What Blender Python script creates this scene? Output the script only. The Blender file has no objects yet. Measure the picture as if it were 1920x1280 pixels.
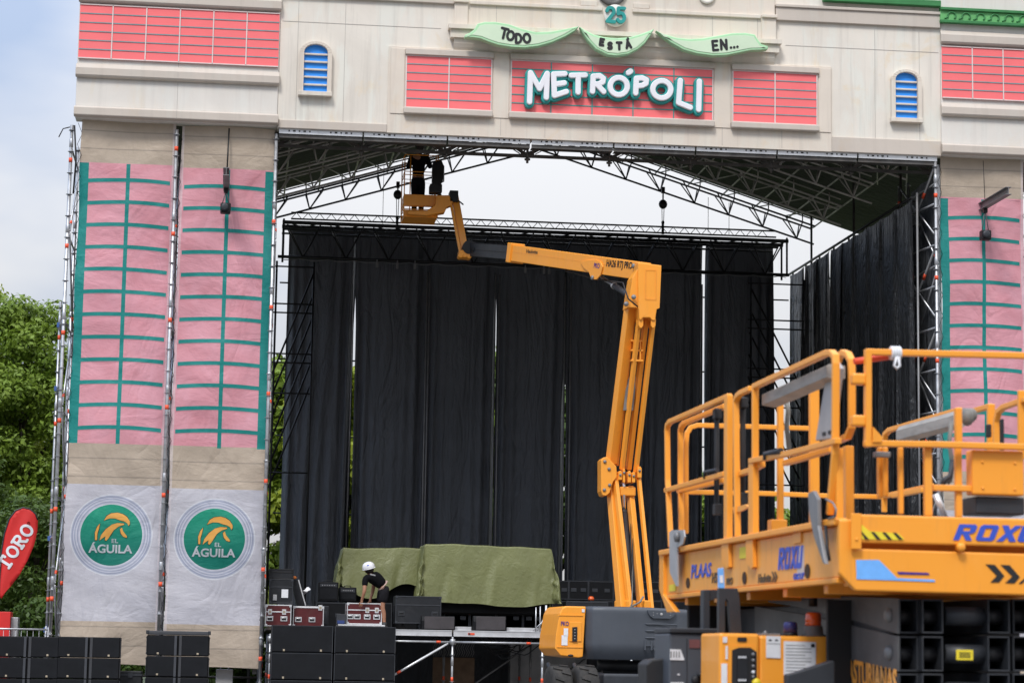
import bpy, bmesh, math, random
import numpy as np
from mathutils import Vector, Matrix
from mathutils.geometry import tessellate_polygon
R = math.radians
V = Vector
SC = bpy.context.scene
COL = SC.collection
random.seed(7)
rng = np.random.default_rng(7)

# ---------------------------------------------------------------- camera
CAM = V((0.0, -52.0, 1.5)); YAW, PITCH, ROLL, FPX = R(6.8), R(7.85), R(0.92), 4270.0
FW = V((math.sin(YAW) * math.cos(PITCH), math.cos(YAW) * math.cos(PITCH), math.sin(PITCH)))
_r0 = FW.cross(V((0, 0, 1))).normalized(); _u0 = _r0.cross(FW)
RT = math.cos(ROLL) * _r0 + math.sin(ROLL) * _u0
UP = -math.sin(ROLL) * _r0 + math.cos(ROLL) * _u0
cd = bpy.data.cameras.new('camera'); cam = bpy.data.objects.new('camera', cd); COL.objects.link(cam)
m3 = Matrix((RT, UP, -FW)).transposed(); cam.matrix_world = Matrix.Translation(CAM) @ m3.to_4x4()
cd.sensor_fit = 'HORIZONTAL'; cd.sensor_width = 36.0; cd.lens = FPX / 1920 * 36.0
cd.clip_end = 3000; cd.dof.use_dof = True; cd.dof.focus_distance = 52.5; cd.dof.aperture_fstop = 3.4
SC.camera = cam


def ray(px, py):
    return FW * FPX + RT * (px - 960) - UP * (py - 640)


def P(px, py, Y=0.0):                      # photo measurement -> point on the plane y = Y
    d = ray(px, py)
    return CAM + d * ((Y - CAM.y) / d.y)


def PP(px, py, o, n):                      # ... on the plane through o with normal n
    d = ray(px, py)
    return CAM + d * ((o - CAM).dot(n) / d.dot(n))


# ---------------------------------------------------------------- world, sun
SUN_EL, SUN_AZ = R(52), R(206)             # azimuth clockwise from +Y: behind the camera, to its left
w = bpy.data.worlds.new('World'); SC.world = w; w.use_nodes = True
nt = w.node_tree; nt.nodes.clear()
out = nt.nodes.new('ShaderNodeOutputWorld'); bg = nt.nodes.new('ShaderNodeBackground')
sky = nt.nodes.new('ShaderNodeTexSky'); sky.sky_type = 'NISHITA'; sky.sun_disc = False
sky.sun_elevation = SUN_EL; sky.sun_rotation = SUN_AZ; sky.air_density = 1.3; sky.dust_density = 2.5
tc = nt.nodes.new('ShaderNodeTexCoord')
mp = nt.nodes.new('ShaderNodeMapping'); mp.inputs['Scale'].default_value = (1.0, 1.0, 2.2); mp.inputs['Location'].default_value = (0.35, 0.0, 0.1)
nz = nt.nodes.new('ShaderNodeTexNoise'); nz.inputs['Scale'].default_value = 3.1; nz.inputs['Detail'].default_value = 5; nz.inputs['Roughness'].default_value = 0.5
nt.links.new(tc.outputs['Generated'], mp.inputs['Vector']); nt.links.new(mp.outputs['Vector'], nz.inputs['Vector'])
sep = nt.nodes.new('ShaderNodeSeparateXYZ'); nt.links.new(tc.outputs['Generated'], sep.inputs[0])


def wm(op, a, b=None, clamp=False):
    n = nt.nodes.new('ShaderNodeMath'); n.operation = op; n.use_clamp = clamp
    for i, x in enumerate((a, b)):
        if x is None: continue
        if isinstance(x, (int, float)): n.inputs[i].default_value = x
        else: nt.links.new(x, n.inputs[i])
    return n.outputs[0]


# overcast dome: brightness rises towards the zenith, thin bluish breaks in the cloud
el = wm('MAXIMUM', sep.outputs['Z'], 0.0)
lum = wm('ADD', wm('MULTIPLY', el, 1.9), 0.525)
# added dimming of the low sky behind the camera, shades the basket under the roof
low_ = wm('SUBTRACT', 1.0, wm('MULTIPLY', el, 2.4, True), True)
bk_ = wm('MULTIPLY', wm('MULTIPLY', sep.outputs['Y'], -1.6, True), low_)
lum = wm('MULTIPLY', lum, wm('SUBTRACT', 1.0, wm('MULTIPLY', bk_, 0.86)))
cr = nt.nodes.new('ShaderNodeValToRGB')
cr.color_ramp.elements[0].position = 0.36; cr.color_ramp.elements[0].color = (0.50, 0.61, 0.83, 1)
cr.color_ramp.elements[1].position = 0.58; cr.color_ramp.elements[1].color = (1.0, 1.0, 1.03, 1)
# the break in the cloud lies to the left of the stage, high up
lf = wm('MULTIPLY', wm('SUBTRACT', -0.004, sep.outputs['X'], ), 2.3, True)
hi = wm('MULTIPLY', wm('SUBTRACT', sep.outputs['Z'], 0.185), 9.0, True)
brk = wm('MULTIPLY', lf, hi)
fac = wm('SUBTRACT', wm('ADD', nz.outputs['Fac'], 0.10), wm('MULTIPLY', brk, 1.0))
nt.links.new(fac, cr.inputs[0])
mul = nt.nodes.new('ShaderNodeMix'); mul.data_type = 'RGBA'; mul.blend_type = 'MULTIPLY'; mul.inputs[0].default_value = 1.0
nt.links.new(cr.outputs[0], mul.inputs[6]); nt.links.new(lum, mul.inputs[7])
skm = nt.nodes.new('ShaderNodeMix'); skm.data_type = 'RGBA'; skm.blend_type = 'MULTIPLY'; skm.inputs[0].default_value = 1.0
nt.links.new(sky.outputs[0], skm.inputs[6]); skm.inputs[7].default_value = (0.09, 0.09, 0.09, 1)
mx = nt.nodes.new('ShaderNodeMix'); mx.data_type = 'RGBA'; mx.inputs[0].default_value = 0.86
nt.links.new(skm.outputs[2], mx.inputs[6]); nt.links.new(mul.outputs[2], mx.inputs[7])
nt.links.new(mx.outputs[2], bg.inputs['Color']); bg.inputs['Strength'].default_value = 1.0
nt.links.new(bg.outputs[0], out.inputs[0])
sd = bpy.data.lights.new('sun', 'SUN'); sd.energy = 2.35; sd.angle = R(14); sd.color = (1.0, 0.96, 0.9)
sun = bpy.data.objects.new('sun', sd); COL.objects.link(sun)
sdir = V((math.sin(SUN_AZ) * math.cos(SUN_EL), math.cos(SUN_AZ) * math.cos(SUN_EL), math.sin(SUN_EL)))
sun.rotation_euler = sdir.to_track_quat('Z', 'Y').to_euler()
SC.view_settings.view_transform = 'Standard'; SC.view_settings.look = 'None'
SC.view_settings.exposure = 0.13; SC.view_settings.gamma = 1.0


# ---------------------------------------------------------------- materials
class NT:
    """small node builder"""
    def __init__(s, name):
        s.m = bpy.data.materials.new(name); s.m.use_nodes = True
        s.t = s.m.node_tree; s.b = s.t.nodes['Principled BSDF']
        s.tc = s.t.nodes.new('ShaderNodeTexCoord')

    def put(s, sock, x):
        if hasattr(x, 'is_output'): s.t.links.new(x, sock)
        else: sock.default_value = x

    def math(s, op, a, b=None, clamp=False):
        n = s.t.nodes.new('ShaderNodeMath'); n.operation = op; n.use_clamp = clamp
        s.put(n.inputs[0], a)
        if b is not None: s.put(n.inputs[1], b)
        return n.outputs[0]

    def mix(s, f, a, b, mode='MIX'):
        n = s.t.nodes.new('ShaderNodeMix'); n.data_type = 'RGBA'; n.blend_type = mode
        s.put(n.inputs[0], f); s.put(n.inputs[6], a); s.put(n.inputs[7], b)
        return n.outputs[2]

    def noise(s, scale, detail=4, rough=0.55, stretch=None, dist=0.0):
        n = s.t.nodes.new('ShaderNodeTexNoise'); n.inputs['Scale'].default_value = scale
        n.inputs['Detail'].default_value = detail; n.inputs['Roughness'].default_value = rough
        n.inputs['Distortion'].default_value = dist
        src = s.tc.outputs['Object']
        if stretch:
            mp = s.t.nodes.new('ShaderNodeMapping'); mp.inputs['Scale'].default_value = stretch
            s.t.links.new(src, mp.inputs['Vector']); src = mp.outputs['Vector']
        s.t.links.new(src, n.inputs['Vector'])
        return n.outputs['Fac']

    def ramp(s, fac, stops, interp='LINEAR'):
        n = s.t.nodes.new('ShaderNodeValToRGB'); n.color_ramp.interpolation = interp
        e = n.color_ramp.elements
        while len(e) < len(stops): e.new(0.5)
        for k, (p, c) in enumerate(stops):
            e[k].position = p; e[k].color = c4(c)
        s.put(n.inputs[0], fac)
        return n.outputs[0]

    def bump(s, h, strength=0.3, dist=0.02):
        n = s.t.nodes.new('ShaderNodeBump'); n.inputs['Strength'].default_value = strength
        n.inputs['Distance'].default_value = dist
        s.put(n.inputs['Height'], h); s.t.links.new(n.outputs[0], s.b.inputs['Normal'])


def c4(c):
    if isinstance(c, (int, float)): c = (c, c, c)
    return (c[0], c[1], c[2], 1.0)


def mat(name, col, rough=0.5, metal=0.0, var=0.12, scale=3.0, bump=0.0, bscale=40.0, bdist=0.01, dirt=0.0,
        dirt_col=(0.12, 0.10, 0.08), stretch=None, bstretch=None, spec=0.5, coat=0.0):
    n = NT(name); col = c4(col)
    f = n.noise(scale, 5, 0.6, stretch)
    lo = c4([x * (1 - var) for x in col[:3]]); hi_ = c4([min(1, x * (1 + var)) for x in col[:3]])
    base = n.mix(n.ramp(f, [(0.3, 0.0), (0.7, 1.0)]), lo, hi_)
    if dirt > 0:
        g = n.noise(scale * 0.6 + 0.7, 7, 0.68, stretch, 0.4)
        base = n.mix(n.math('MULTIPLY', n.ramp(g, [(0.48, 0.0), (0.75, 1.0)]), dirt), base, c4(dirt_col))
    n.t.links.new(base, n.b.inputs['Base Color'])
    n.b.inputs['Metallic'].default_value = metal
    r = n.noise(scale * 2.3, 3)
    n.t.links.new(n.math('ADD', n.math('MULTIPLY', r, 0.22), max(0.02, rough - 0.11)), n.b.inputs['Roughness'])
    n.b.inputs['Specular IOR Level'].default_value = spec
    if coat: n.b.inputs['Coat Weight'].default_value = coat; n.b.inputs['Coat Roughness'].default_value = 0.15
    if bump > 0: n.bump(n.noise(bscale, 4, 0.6, bstretch), bump, bdist)
    return n.m


# ---------------------------------------------------------------- mesh builder
class MB:
    def __init__(s): s.v = []; s.f = []; s.m = []; s.sm = []

    def add(s, verts, faces, mi=0, smooth=False):
        o = len(s.v); s.v.extend([tuple(x) for x in verts])
        for f in faces:
            s.f.append(tuple(i + o for i in f)); s.m.append(mi); s.sm.append(smooth)
        return s

    def obox(s, c, ax, ay, az, mi=0):
        c, ax, ay, az = V(c), V(ax), V(ay), V(az)
        vs = [c + ax * i + ay * j + az * k for k in (-1, 1) for j in (-1, 1) for i in (-1, 1)]
        fs = [(0, 2, 3, 1), (4, 5, 7, 6), (0, 1, 5, 4), (2, 6, 7, 3), (0, 4, 6, 2), (1, 3, 7, 5)]
        if ax.cross(ay).dot(az) < 0: fs = [f[::-1] for f in fs]
        return s.add(vs, fs, mi)

    def box(s, x0, x1, y0, y1, z0, z1, mi=0):
        return s.obox(((x0 + x1) / 2, (y0 + y1) / 2, (z0 + z1) / 2), (abs(x1 - x0) / 2, 0, 0), (0, abs(y1 - y0) / 2, 0), (0, 0, abs(z1 - z0) / 2), mi)

    def bar(s, p, q, w, h, up=(0, 0, 1), mi=0):
        p, q = V(p), V(q); d = q - p; L = d.length
        if L < 1e-6: return s
        d.normalize(); up = V(up)
        side = d.cross(up)
        if side.length < 1e-3: side = d.cross(V((0, 1, 0)))
        side.normalize(); u2 = side.cross(d)
        return s.obox((p + q) / 2, side * (w / 2), d * (L / 2), u2 * (h / 2), mi)

    def tube(s, p, q, r, n=8, mi=0, r2=None, caps=True):
        return s.path([p, q], r, n, mi, caps, None if r2 is None else [r, r2])

    def path(s, pts, r, n=8, mi=0, caps=True, radii=None, rect=None, up=None):
        """sweep along a polyline; round (r) or rectangular (rect=(w,h))"""
        pts = [V(p) for p in pts]; k = len(pts)
        tan = []
        for i in range(k):
            a = pts[max(0, i - 1)]; b = pts[min(k - 1, i + 1)]
            t = (b - a)
            if 0 < i < k - 1: t = (pts[i] - a).normalized() + (b - pts[i]).normalized()
            tan.append(t.normalized())
        if up is None:
            ref = V((0, 0, 1)) if abs(tan[0].z) < 0.9 else V((0, 1, 0))
        else: ref = V(up)
        if rect:
            n = 4
        vs = []; sd = tan[0].cross(ref).normalized()
        for i in range(k):
            t = tan[i]
            sd = (sd - t * sd.dot(t)).normalized()
            u2 = sd.cross(t)
            g = 1.0
            if 0 < i < k - 1:
                c = (pts[i] - pts[i - 1]).normalized().dot(t); g = 1 / max(0.5, c)
            rr = radii[i] if radii else r
            for j in range(n):
                if rect:
                    a, b = ((-1, -1), (1, -1), (1, 1), (-1, 1))[j]
                    vs.append(pts[i] + sd * (a * rect[0] / 2) * (g if up else 1) + u2 * (b * rect[1] / 2) * (1 if up else g))
                else:
                    an = 2 * math.pi * j / n
                    vs.append(pts[i] + (sd * math.cos(an) + u2 * math.sin(an)) * rr)
        fs = []
        for i in range(k - 1):
            for j in range(n):
                fs.append((i * n + j, i * n + (j + 1) % n, (i + 1) * n + (j + 1) % n, (i + 1) * n + j))
        s.add(vs, fs, mi, not rect)
        if caps:
            o = len(s.v) - len(vs)
            s.f.append(tuple(o + j for j in range(n))[::-1]); s.m.append(mi); s.sm.append(False)
            s.f.append(tuple(o + (k - 1) * n + j for j in range(n))); s.m.append(mi); s.sm.append(False)
        return s

    def prism(s, poly, o, u, v, n, mi=0, mi_side=None):
        """extrude the 2D polygon poly (u,v) from o by the vector n"""
        o, u, v, n = V(o), V(u), V(v), V(n)
        k = len(poly)
        ar = sum(poly[i][0] * poly[(i + 1) % k][1] - poly[(i + 1) % k][0] * poly[i][1] for i in range(k))
        if ar < 0: poly = poly[::-1]
        flip = u.cross(v).dot(n) < 0
        a = [o + u * p[0] + v * p[1] for p in poly]; b = [x + n for x in a]
        tris = tessellate_polygon([[V((p[0], p[1], 0)) for p in poly]])
        ft, fb = [], []
        for t in tris:
            q = [poly[i] for i in t]
            cw = (q[1][0] - q[0][0]) * (q[2][1] - q[0][1]) - (q[2][0] - q[0][0]) * (q[1][1] - q[0][1])
            t = tuple(t) if cw > 0 else tuple(t)[::-1]
            ft.append(tuple(i + k for i in t)); fb.append(t[::-1])
        sd = [(i, (i + 1) % k, (i + 1) % k + k, i + k) for i in range(k)]
        if flip: ft = [f[::-1] for f in ft]; fb = [f[::-1] for f in fb]; sd = [f[::-1] for f in sd]
        o0 = len(s.v); s.v.extend([tuple(x) for x in a + b])
        for f in ft + fb: s.f.append(tuple(i + o0 for i in f)); s.m.append(mi); s.sm.append(False)
        for f in sd: s.f.append(tuple(i + o0 for i in f)); s.m.append(mi if mi_side is None else mi_side); s.sm.append(False)
        return s

    def lathe(s, prof, o, axis=(0, 0, 1), n=20, mi=0, smooth=True):
        o = V(o); ax = V(axis).normalized(); ref = V((1, 0, 0)) if abs(ax.x) < 0.9 else V((0, 1, 0))
        a = ax.cross(ref).normalized(); b = ax.cross(a)
        vs = []
        for r, h in prof:
            for j in range(n):
                t = 2 * math.pi * j / n
                vs.append(o + ax * h + (a * math.cos(t) + b * math.sin(t)) * r)
        k = len(prof)
        fs = [(i * n + j, i * n + (j + 1) % n, (i + 1) * n + (j + 1) % n, (i + 1) * n + j) for i in range(k - 1) for j in range(n)]
        s.add(vs, fs, mi, smooth)
        o0 = len(s.v) - len(vs)
        for i in (0, k - 1):
            if prof[i][0] > 1e-4:
                f = tuple(o0 + i * n + j for j in range(n)); s.f.append(f[::-1] if i == 0 else f); s.m.append(mi); s.sm.append(False)
        return s

    def ball(s, c, r, mi=0, sq=(1, 1, 1), n=12):
        c = V(c); vs = []; m = n // 2
        for i in range(m + 1):
            th = math.pi * i / m
            for j in range(n):
                ph = 2 * math.pi * j / n
                vs.append(c + V((math.sin(th) * math.cos(ph) * r * sq[0], math.sin(th) * math.sin(ph) * r * sq[1], math.cos(th) * r * sq[2])))
        fs = [(i * n + j, (i + 1) * n + j, (i + 1) * n + (j + 1) % n, i * n + (j + 1) % n) for i in range(m) for j in range(n)]
        return s.add(vs, fs, mi, True)

    def grid(s, nu, nv, fn, mi=0, smooth=True, flip=False):
        vs = [fn(i / nu, j / nv) for j in range(nv + 1) for i in range(nu + 1)]
        w_ = nu + 1
        fs = [(j * w_ + i, j * w_ + i + 1, (j + 1) * w_ + i + 1, (j + 1) * w_ + i) for j in range(nv) for i in range(nu)]
        if flip: fs = [f[::-1] for f in fs]
        return s.add(vs, fs, mi, smooth)

    def mesh(s, verts, faces, o, u, v, n, mi=0, smooth=False):
        """append 2D-ish mesh data placed in the frame o,u,v,n"""
        o, u, v, n = V(o), V(u), V(v), V(n)
        return s.add([o + u * p[0] + v * p[1] + n * p[2] for p in verts], faces, mi, smooth)

    def build(s, name, mats, parent=None, bevel=0.0, seg=2, solid=0.0, subsurf=0, auto=None):
        me = bpy.data.meshes.new(name)
        me.from_pydata(s.v, [], s.f)
        if not isinstance(mats, (list, tuple)): mats = [mats]
        for m in mats: me.materials.append(m)
        me.polygons.foreach_set('material_index', s.m); me.polygons.foreach_set('use_smooth', s.sm)
        me.update()
        o = bpy.data.objects.new(name, me); COL.objects.link(o)
        if solid:
            md = o.modifiers.new('solid', 'SOLIDIFY'); md.thickness = solid; md.offset = 0
        if bevel:
            md = o.modifiers.new('bevel', 'BEVEL'); md.width = bevel; md.segments = seg; md.limit_method = 'ANGLE'
            md.angle_limit = R(40); md.harden_normals = False
        if parent is not None: child(o, parent)
        return o


def child(o, parent):
    o.parent = parent
    o.matrix_parent_inverse = parent.matrix_basis.inverted() if parent.parent is None else Matrix.Identity(4)
    return o


def tag(o, label=None, cat=None, group=None, kind=None):
    if label: o['label'] = label
    if cat: o['category'] = cat
    if group: o['group'] = group
    if kind: o['kind'] = kind
    return o


def thing(name, label, cat, loc=(0, 0, 0), group=None):
    o = bpy.data.objects.new(name, None); COL.objects.link(o); o.location = loc
    o.empty_display_size = 0.3
    bpy.context.view_layer.update()
    return tag(o, label, cat, group)


def dup(root, dloc, label, kids=True):
    """copy of a thing with its parts and sub-parts, moved by dloc"""
    r = root.copy(); COL.objects.link(r); r.location = root.location + V(dloc); r['label'] = label
    for ch in list(root.children):
        c = ch.copy(); COL.objects.link(c); c.parent = r
        for g in list(ch.children):
            d = g.copy(); COL.objects.link(d); d.parent = c
    return r


# ---------------------------------------------------------------- lettering
def curve_mesh(cu):
    ob = bpy.data.objects.new('tmp', cu); COL.objects.link(ob)
    dg = bpy.context.evaluated_depsgraph_get(); dg.update()
    me = bpy.data.meshes.new_from_object(ob.evaluated_get(dg))
    vs = [tuple(v.co) for v in me.vertices]; fs = [tuple(p.vertices) for p in me.polygons]
    bpy.data.objects.remove(ob); bpy.data.curves.remove(cu); bpy.data.meshes.remove(me)
    return vs, fs


def text_mesh(txt, w=None, h=1.0, bold=0.0, shear=0.0, ext=0.002):
    """text whose capitals are h tall, fitted to width w, origin at the lower left"""
    cu = bpy.data.curves.new('t', 'FONT'); cu.body = txt; cu.size = 1.0; cu.offset = bold; cu.shear = shear
    cu.extrude = 0.01
    cu.resolution_u = 3
    vs, fs = curve_mesh(cu)
    x0 = min(v[0] for v in vs); x1 = max(v[0] for v in vs)
    sx = h / 0.73; sy = h / 0.73
    if w: sx = w / (x1 - x0)
    return [((v[0] - x0) * sx, v[1] * sy, (v[2] / 0.01) * ext) for v in vs], fs


def stroke_loops(strokes, r, step=None):
    """outlines of the union of round strokes (polylines), by marching squares on their distance field"""
    step = step or r / 4
    pts = np.array([p for st in strokes for p in st], float)
    x0, y0 = pts.min(0) - r - 2 * step; x1, y1 = pts.max(0) + r + 2 * step
    nx, ny = int((x1 - x0) / step) + 2, int((y1 - y0) / step) + 2
    X, Y = np.meshgrid(x0 + np.arange(nx) * step, y0 + np.arange(ny) * step)
    D = np.full(X.shape, 1e9)
    for st in strokes:
        segs = list(zip(st[:-1], st[1:])) if len(st) > 1 else [(st[0], st[0])]
        for a, b in segs:
            ax, ay = a; dx, dy = b[0] - ax, b[1] - ay; L = dx * dx + dy * dy
            t = np.clip(((X - ax) * dx + (Y - ay) * dy) / L, 0, 1) if L > 1e-12 else 0
            D = np.minimum(D, np.hypot(X - ax - t * dx, Y - ay - t * dy))
    F = r - D
    nxt = {}; pos = {}

    def cut(k, i, j, i2, j2):
        a, b = F[j, i], F[j2, i2]; t = a / (a - b)
        pos[k] = (X[j, i] + t * (X[j2, i2] - X[j, i]), Y[j, i] + t * (Y[j2, i2] - Y[j, i]))
        return k
    B = F > 0
    js, is_ = np.where((B[:-1, :-1] != B[1:, :-1]) | (B[:-1, :-1] != B[:-1, 1:]) | (B[:-1, :-1] != B[1:, 1:]))
    for j, i in zip(js.tolist(), is_.tolist()):
        c = [B[j, i], B[j, i + 1], B[j + 1, i + 1], B[j + 1, i]]
        co = [(i, j), (i + 1, j), (i + 1, j + 1), (i, j + 1)]
        ek = [('h', i, j), ('v', i + 1, j), ('h', i, j + 1), ('v', i, j)]
        ent, ext = [], []
        for e in range(4):
            a, b = c[e], c[(e + 1) % 4]
            if a != b:
                k = cut(ek[e], *co[e], *co[(e + 1) % 4])
                (ext if a else ent).append((e, k))
        for n_, (e, k) in enumerate(ext):
            cand = sorted(ent, key=lambda q: (q[0] - e) % 4 if len(ent) > 1 else 0)
            nxt[k] = cand[-1 if len(ent) > 1 else 0][1] if len(ent) > 1 else ent[0][1]
    loops = []
    left = set(nxt)
    while left:
        k = left.pop(); lp = [k]; q = nxt[k]
        while q in left:
            left.discard(q); lp.append(q); q = nxt[q]
        if len(lp) > 5: loops.append([pos[a] for a in lp])
    return loops


def stroke_mesh(strokes, r, ext=0.02, bev=0.0, step=None):
    cu = bpy.data.curves.new('s', 'CURVE'); cu.dimensions = '2D'; cu.fill_mode = 'BOTH'
    cu.extrude = ext; cu.bevel_depth = bev; cu.bevel_resolution = 2
    for lp in stroke_loops(strokes, r - bev, step):
        sp = cu.splines.new('POLY'); sp.points.add(len(lp) - 1); sp.use_cyclic_u = True
        for p, q in zip(sp.points, lp): p.co = (q[0], q[1], 0, 1)
    return curve_mesh(cu)


def arc(cx, cy, rx, ry, a0, a1, n=12):
    return [(cx + rx * math.cos(R(a0 + (a1 - a0) * i / n)), cy + ry * math.sin(R(a0 + (a1 - a0) * i / n))) for i in range(n + 1)]


# hand-lettered capitals as strokes in a 1 x 1 box (x to .7)
GLY = {
    'M': [[(0, 0), (0.02, 1), (0.36, 0.35), (0.70, 1), (0.72, 0)]],
    'E': [[(0.5, 1), (0, 1), (0, 0), (0.52, 0.02)], [(0, 0.52), (0.42, 0.52)]],
    'T': [[(0, 1), (0.66, 1)], [(0.33, 1), (0.33, 0)]],
    'R': [[(0, 0), (0, 1), (0.3, 1)] + arc(0.3, 0.74, 0.26, 0.26, 80, -90) + [(0.02, 0.46)], [(0.22, 0.46), (0.58, 0)]],
    'O': [arc(0.36, 0.5, 0.36, 0.5, 90, 450, 28)],
    'P': [[(0, 0), (0, 1), (0.3, 1)] + arc(0.3, 0.72, 0.26, 0.28, 80, -90) + [(0.02, 0.44)]],
    'L': [[(0, 1), (0, 0), (0.5, 0)]],
    'I': [[(0, 1), (0, 0)]],
    'D': [[(0, 0), (0, 1), (0.2, 1)] + arc(0.2, 0.5, 0.38, 0.5, 80, -80) + [(0.2, 0), (0, 0)]],
    'S': [arc(0.3, 0.75, 0.26, 0.25, 30, 270) + arc(0.3, 0.25, 0.28, 0.25, 90, -150)],
    'A': [[(0, 0), (0.33, 1), (0.66, 0)], [(0.14, 0.36), (0.52, 0.36)]],
    'N': [[(0, 0), (0, 1), (0.58, 0), (0.58, 1)]],
    '2': [arc(0.3, 0.72, 0.28, 0.28, 170, -20) + [(0.05, 0.03), (0.62, 0.0)]],
    '5': [[(0.56, 1), (0.1, 1), (0.07, 0.58)] + arc(0.28, 0.33, 0.29, 0.32, 110, -150)],
    '.': [[(0.05, 0.0), (0.06, 0.01)]],
}
# ---------------------------------------------------------------- the materials used
M_cream = None
def facade_mat(name, col, stain=0.35):
    n = NT(name)
    f = n.noise(0.35, 6, 0.62, None, 0.5); g = n.noise(1.1, 6, 0.6, (1.6, 1.0, 0.45), 0.6)
    a = n.mix(n.ramp(f, [(0.35, 0.0), (0.65, 1.0)]), c4([x * 0.93 for x in col]), c4([min(1, x * 1.05) for x in col]))
    # repainted patches: yellowish and greenish white
    p = n.ramp(g, [(0.50, 0.0), (0.60, 1.0)])
    a = n.mix(n.math('MULTIPLY', p, stain), a, c4((col[0] * 1.0, col[1] * 1.06, col[2] * 1.08)))
    q = n.ramp(n.noise(0.8, 6, 0.7, (1.0, 1.0, 0.6), 1.2), [(0.56, 0.0), (0.68, 1.0)])
    a = n.mix(n.math('MULTIPLY', q, stain * 0.8), a, c4((col[0] * 1.0, col[1] * 0.90, col[2] * 0.74)))
    s = n.ramp(n.noise(1.0, 5, 0.65, (5.0, 1.0, 0.25)), [(0.52, 0.0), (0.8, 1.0)])
    a = n.mix(n.math('MULTIPLY', s, stain * 0.7), a, c4([x * 0.62 for x in col]))
    n.t.links.new(a, n.b.inputs['Base Color']); n.b.inputs['Roughness'].default_value = 0.78
    n.b.inputs['Specular IOR Level'].default_value = 0.25
    n.bump(n.noise(7.0, 6, 0.6), 0.12, 0.02)
    return n.m


M_cream = facade_mat('cream_paint', (0.69, 0.615, 0.53), 0.7)
M_centre = facade_mat('patched_cream_paint', (0.73, 0.68, 0.605), 0.85)
M_white = facade_mat('pale_paint', (0.70, 0.665, 0.615), 0.4)
M_trim = facade_mat('trim_paint', (0.55, 0.49, 0.43), 0.35)
M_red = mat('coral_paint', (0.90, 0.17, 0.18), 0.6, var=0.05, scale=1.2, bump=0.05, bscale=9)
M_teal = mat('teal_paint', (0.015, 0.30, 0.28), 0.55, var=0.12)
M_tealline = mat('grey_teal_line', (0.17, 0.31, 0.33), 0.6, var=0.15, scale=6)
M_mull = mat('pale_mullion', (0.70, 0.60, 0.58), 0.6, var=0.08)
M_blue = mat('bright_blue_paint', (0.025, 0.29, 0.90), 0.5, var=0.08)
M_lett = mat('letter_white', (0.80, 0.80, 0.84), 0.5, var=0.04)
M_green = mat('cornice_green', (0.13, 0.42, 0.14), 0.6, var=0.15, scale=4, bump=0.1, bscale=12)
M_dgreen = mat('cornice_dark_green', (0.035, 0.20, 0.06), 0.6, var=0.15, scale=4)
M_ribbon = mat('ribbon_pale_green', (0.61, 0.75, 0.55), 0.65, var=0.06, scale=1.6, bump=0.08, bscale=8)
M_ribbon2 = mat('ribbon_edge_green', (0.42, 0.70, 0.42), 0.65, var=0.08, scale=2)
M_ink = mat('black_lettering', (0.012, 0.012, 0.014), 0.6, var=0.2)
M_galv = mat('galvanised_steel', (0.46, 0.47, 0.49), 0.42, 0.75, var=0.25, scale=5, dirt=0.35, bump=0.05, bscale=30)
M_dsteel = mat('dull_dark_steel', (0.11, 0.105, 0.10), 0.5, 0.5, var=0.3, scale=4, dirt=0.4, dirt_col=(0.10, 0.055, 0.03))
M_alu = mat('aluminium', (0.72, 0.73, 0.75), 0.38, 0.55, var=0.12, scale=4, dirt=0.15)
M_black = mat('black_steel', (0.012, 0.012, 0.013), 0.45, 0.3, var=0.3, scale=5)
M_tagred = mat('red_marker_tape', (0.80, 0.09, 0.03), 0.5, var=0.1)
def paint_mat(name, col, streak=(0.35, 0.16, 0.06), amt=0.45, fade=0.25):
    """hire machine enamel: sun-faded patches, fine scratches, brown run marks"""
    n = NT(name)
    a = n.mix(n.noise(1.3, 4), c4([x * 0.94 for x in col]), c4([min(1, x * 1.05) for x in col]))
    f = n.ramp(n.noise(2.0, 6, 0.7, (1, 1, 0.5), 0.6), [(0.52, 0.0), (0.72, 1.0)])
    a = n.mix(n.math('MULTIPLY', f, fade), a, c4((0.85, 0.47, 0.16)))
    st = n.ramp(n.noise(3.0, 6, 0.7, (5, 5, 0.5), 0.3), [(0.56, 0.0), (0.74, 1.0)])
    a = n.mix(n.math('MULTIPLY', st, amt), a, c4(streak))
    sc = n.ramp(n.noise(16.0, 5, 0.8, (1, 1, 3), 2.0), [(0.66, 0.0), (0.70, 1.0)])
    a = n.mix(n.math('MULTIPLY', sc, 0.55), a, c4((0.20, 0.11, 0.06)))
    n.t.links.new(a, n.b.inputs['Base Color'])
    n.t.links.new(n.math('ADD', n.math('MULTIPLY', n.noise(4.0, 5, 0.7), 0.35), 0.26), n.b.inputs['Roughness'])
    n.b.inputs['Coat Weight'].default_value = 0.12
    n.bump(n.noise(2.2, 3), 0.05, 0.02)
    return n.m


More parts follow.
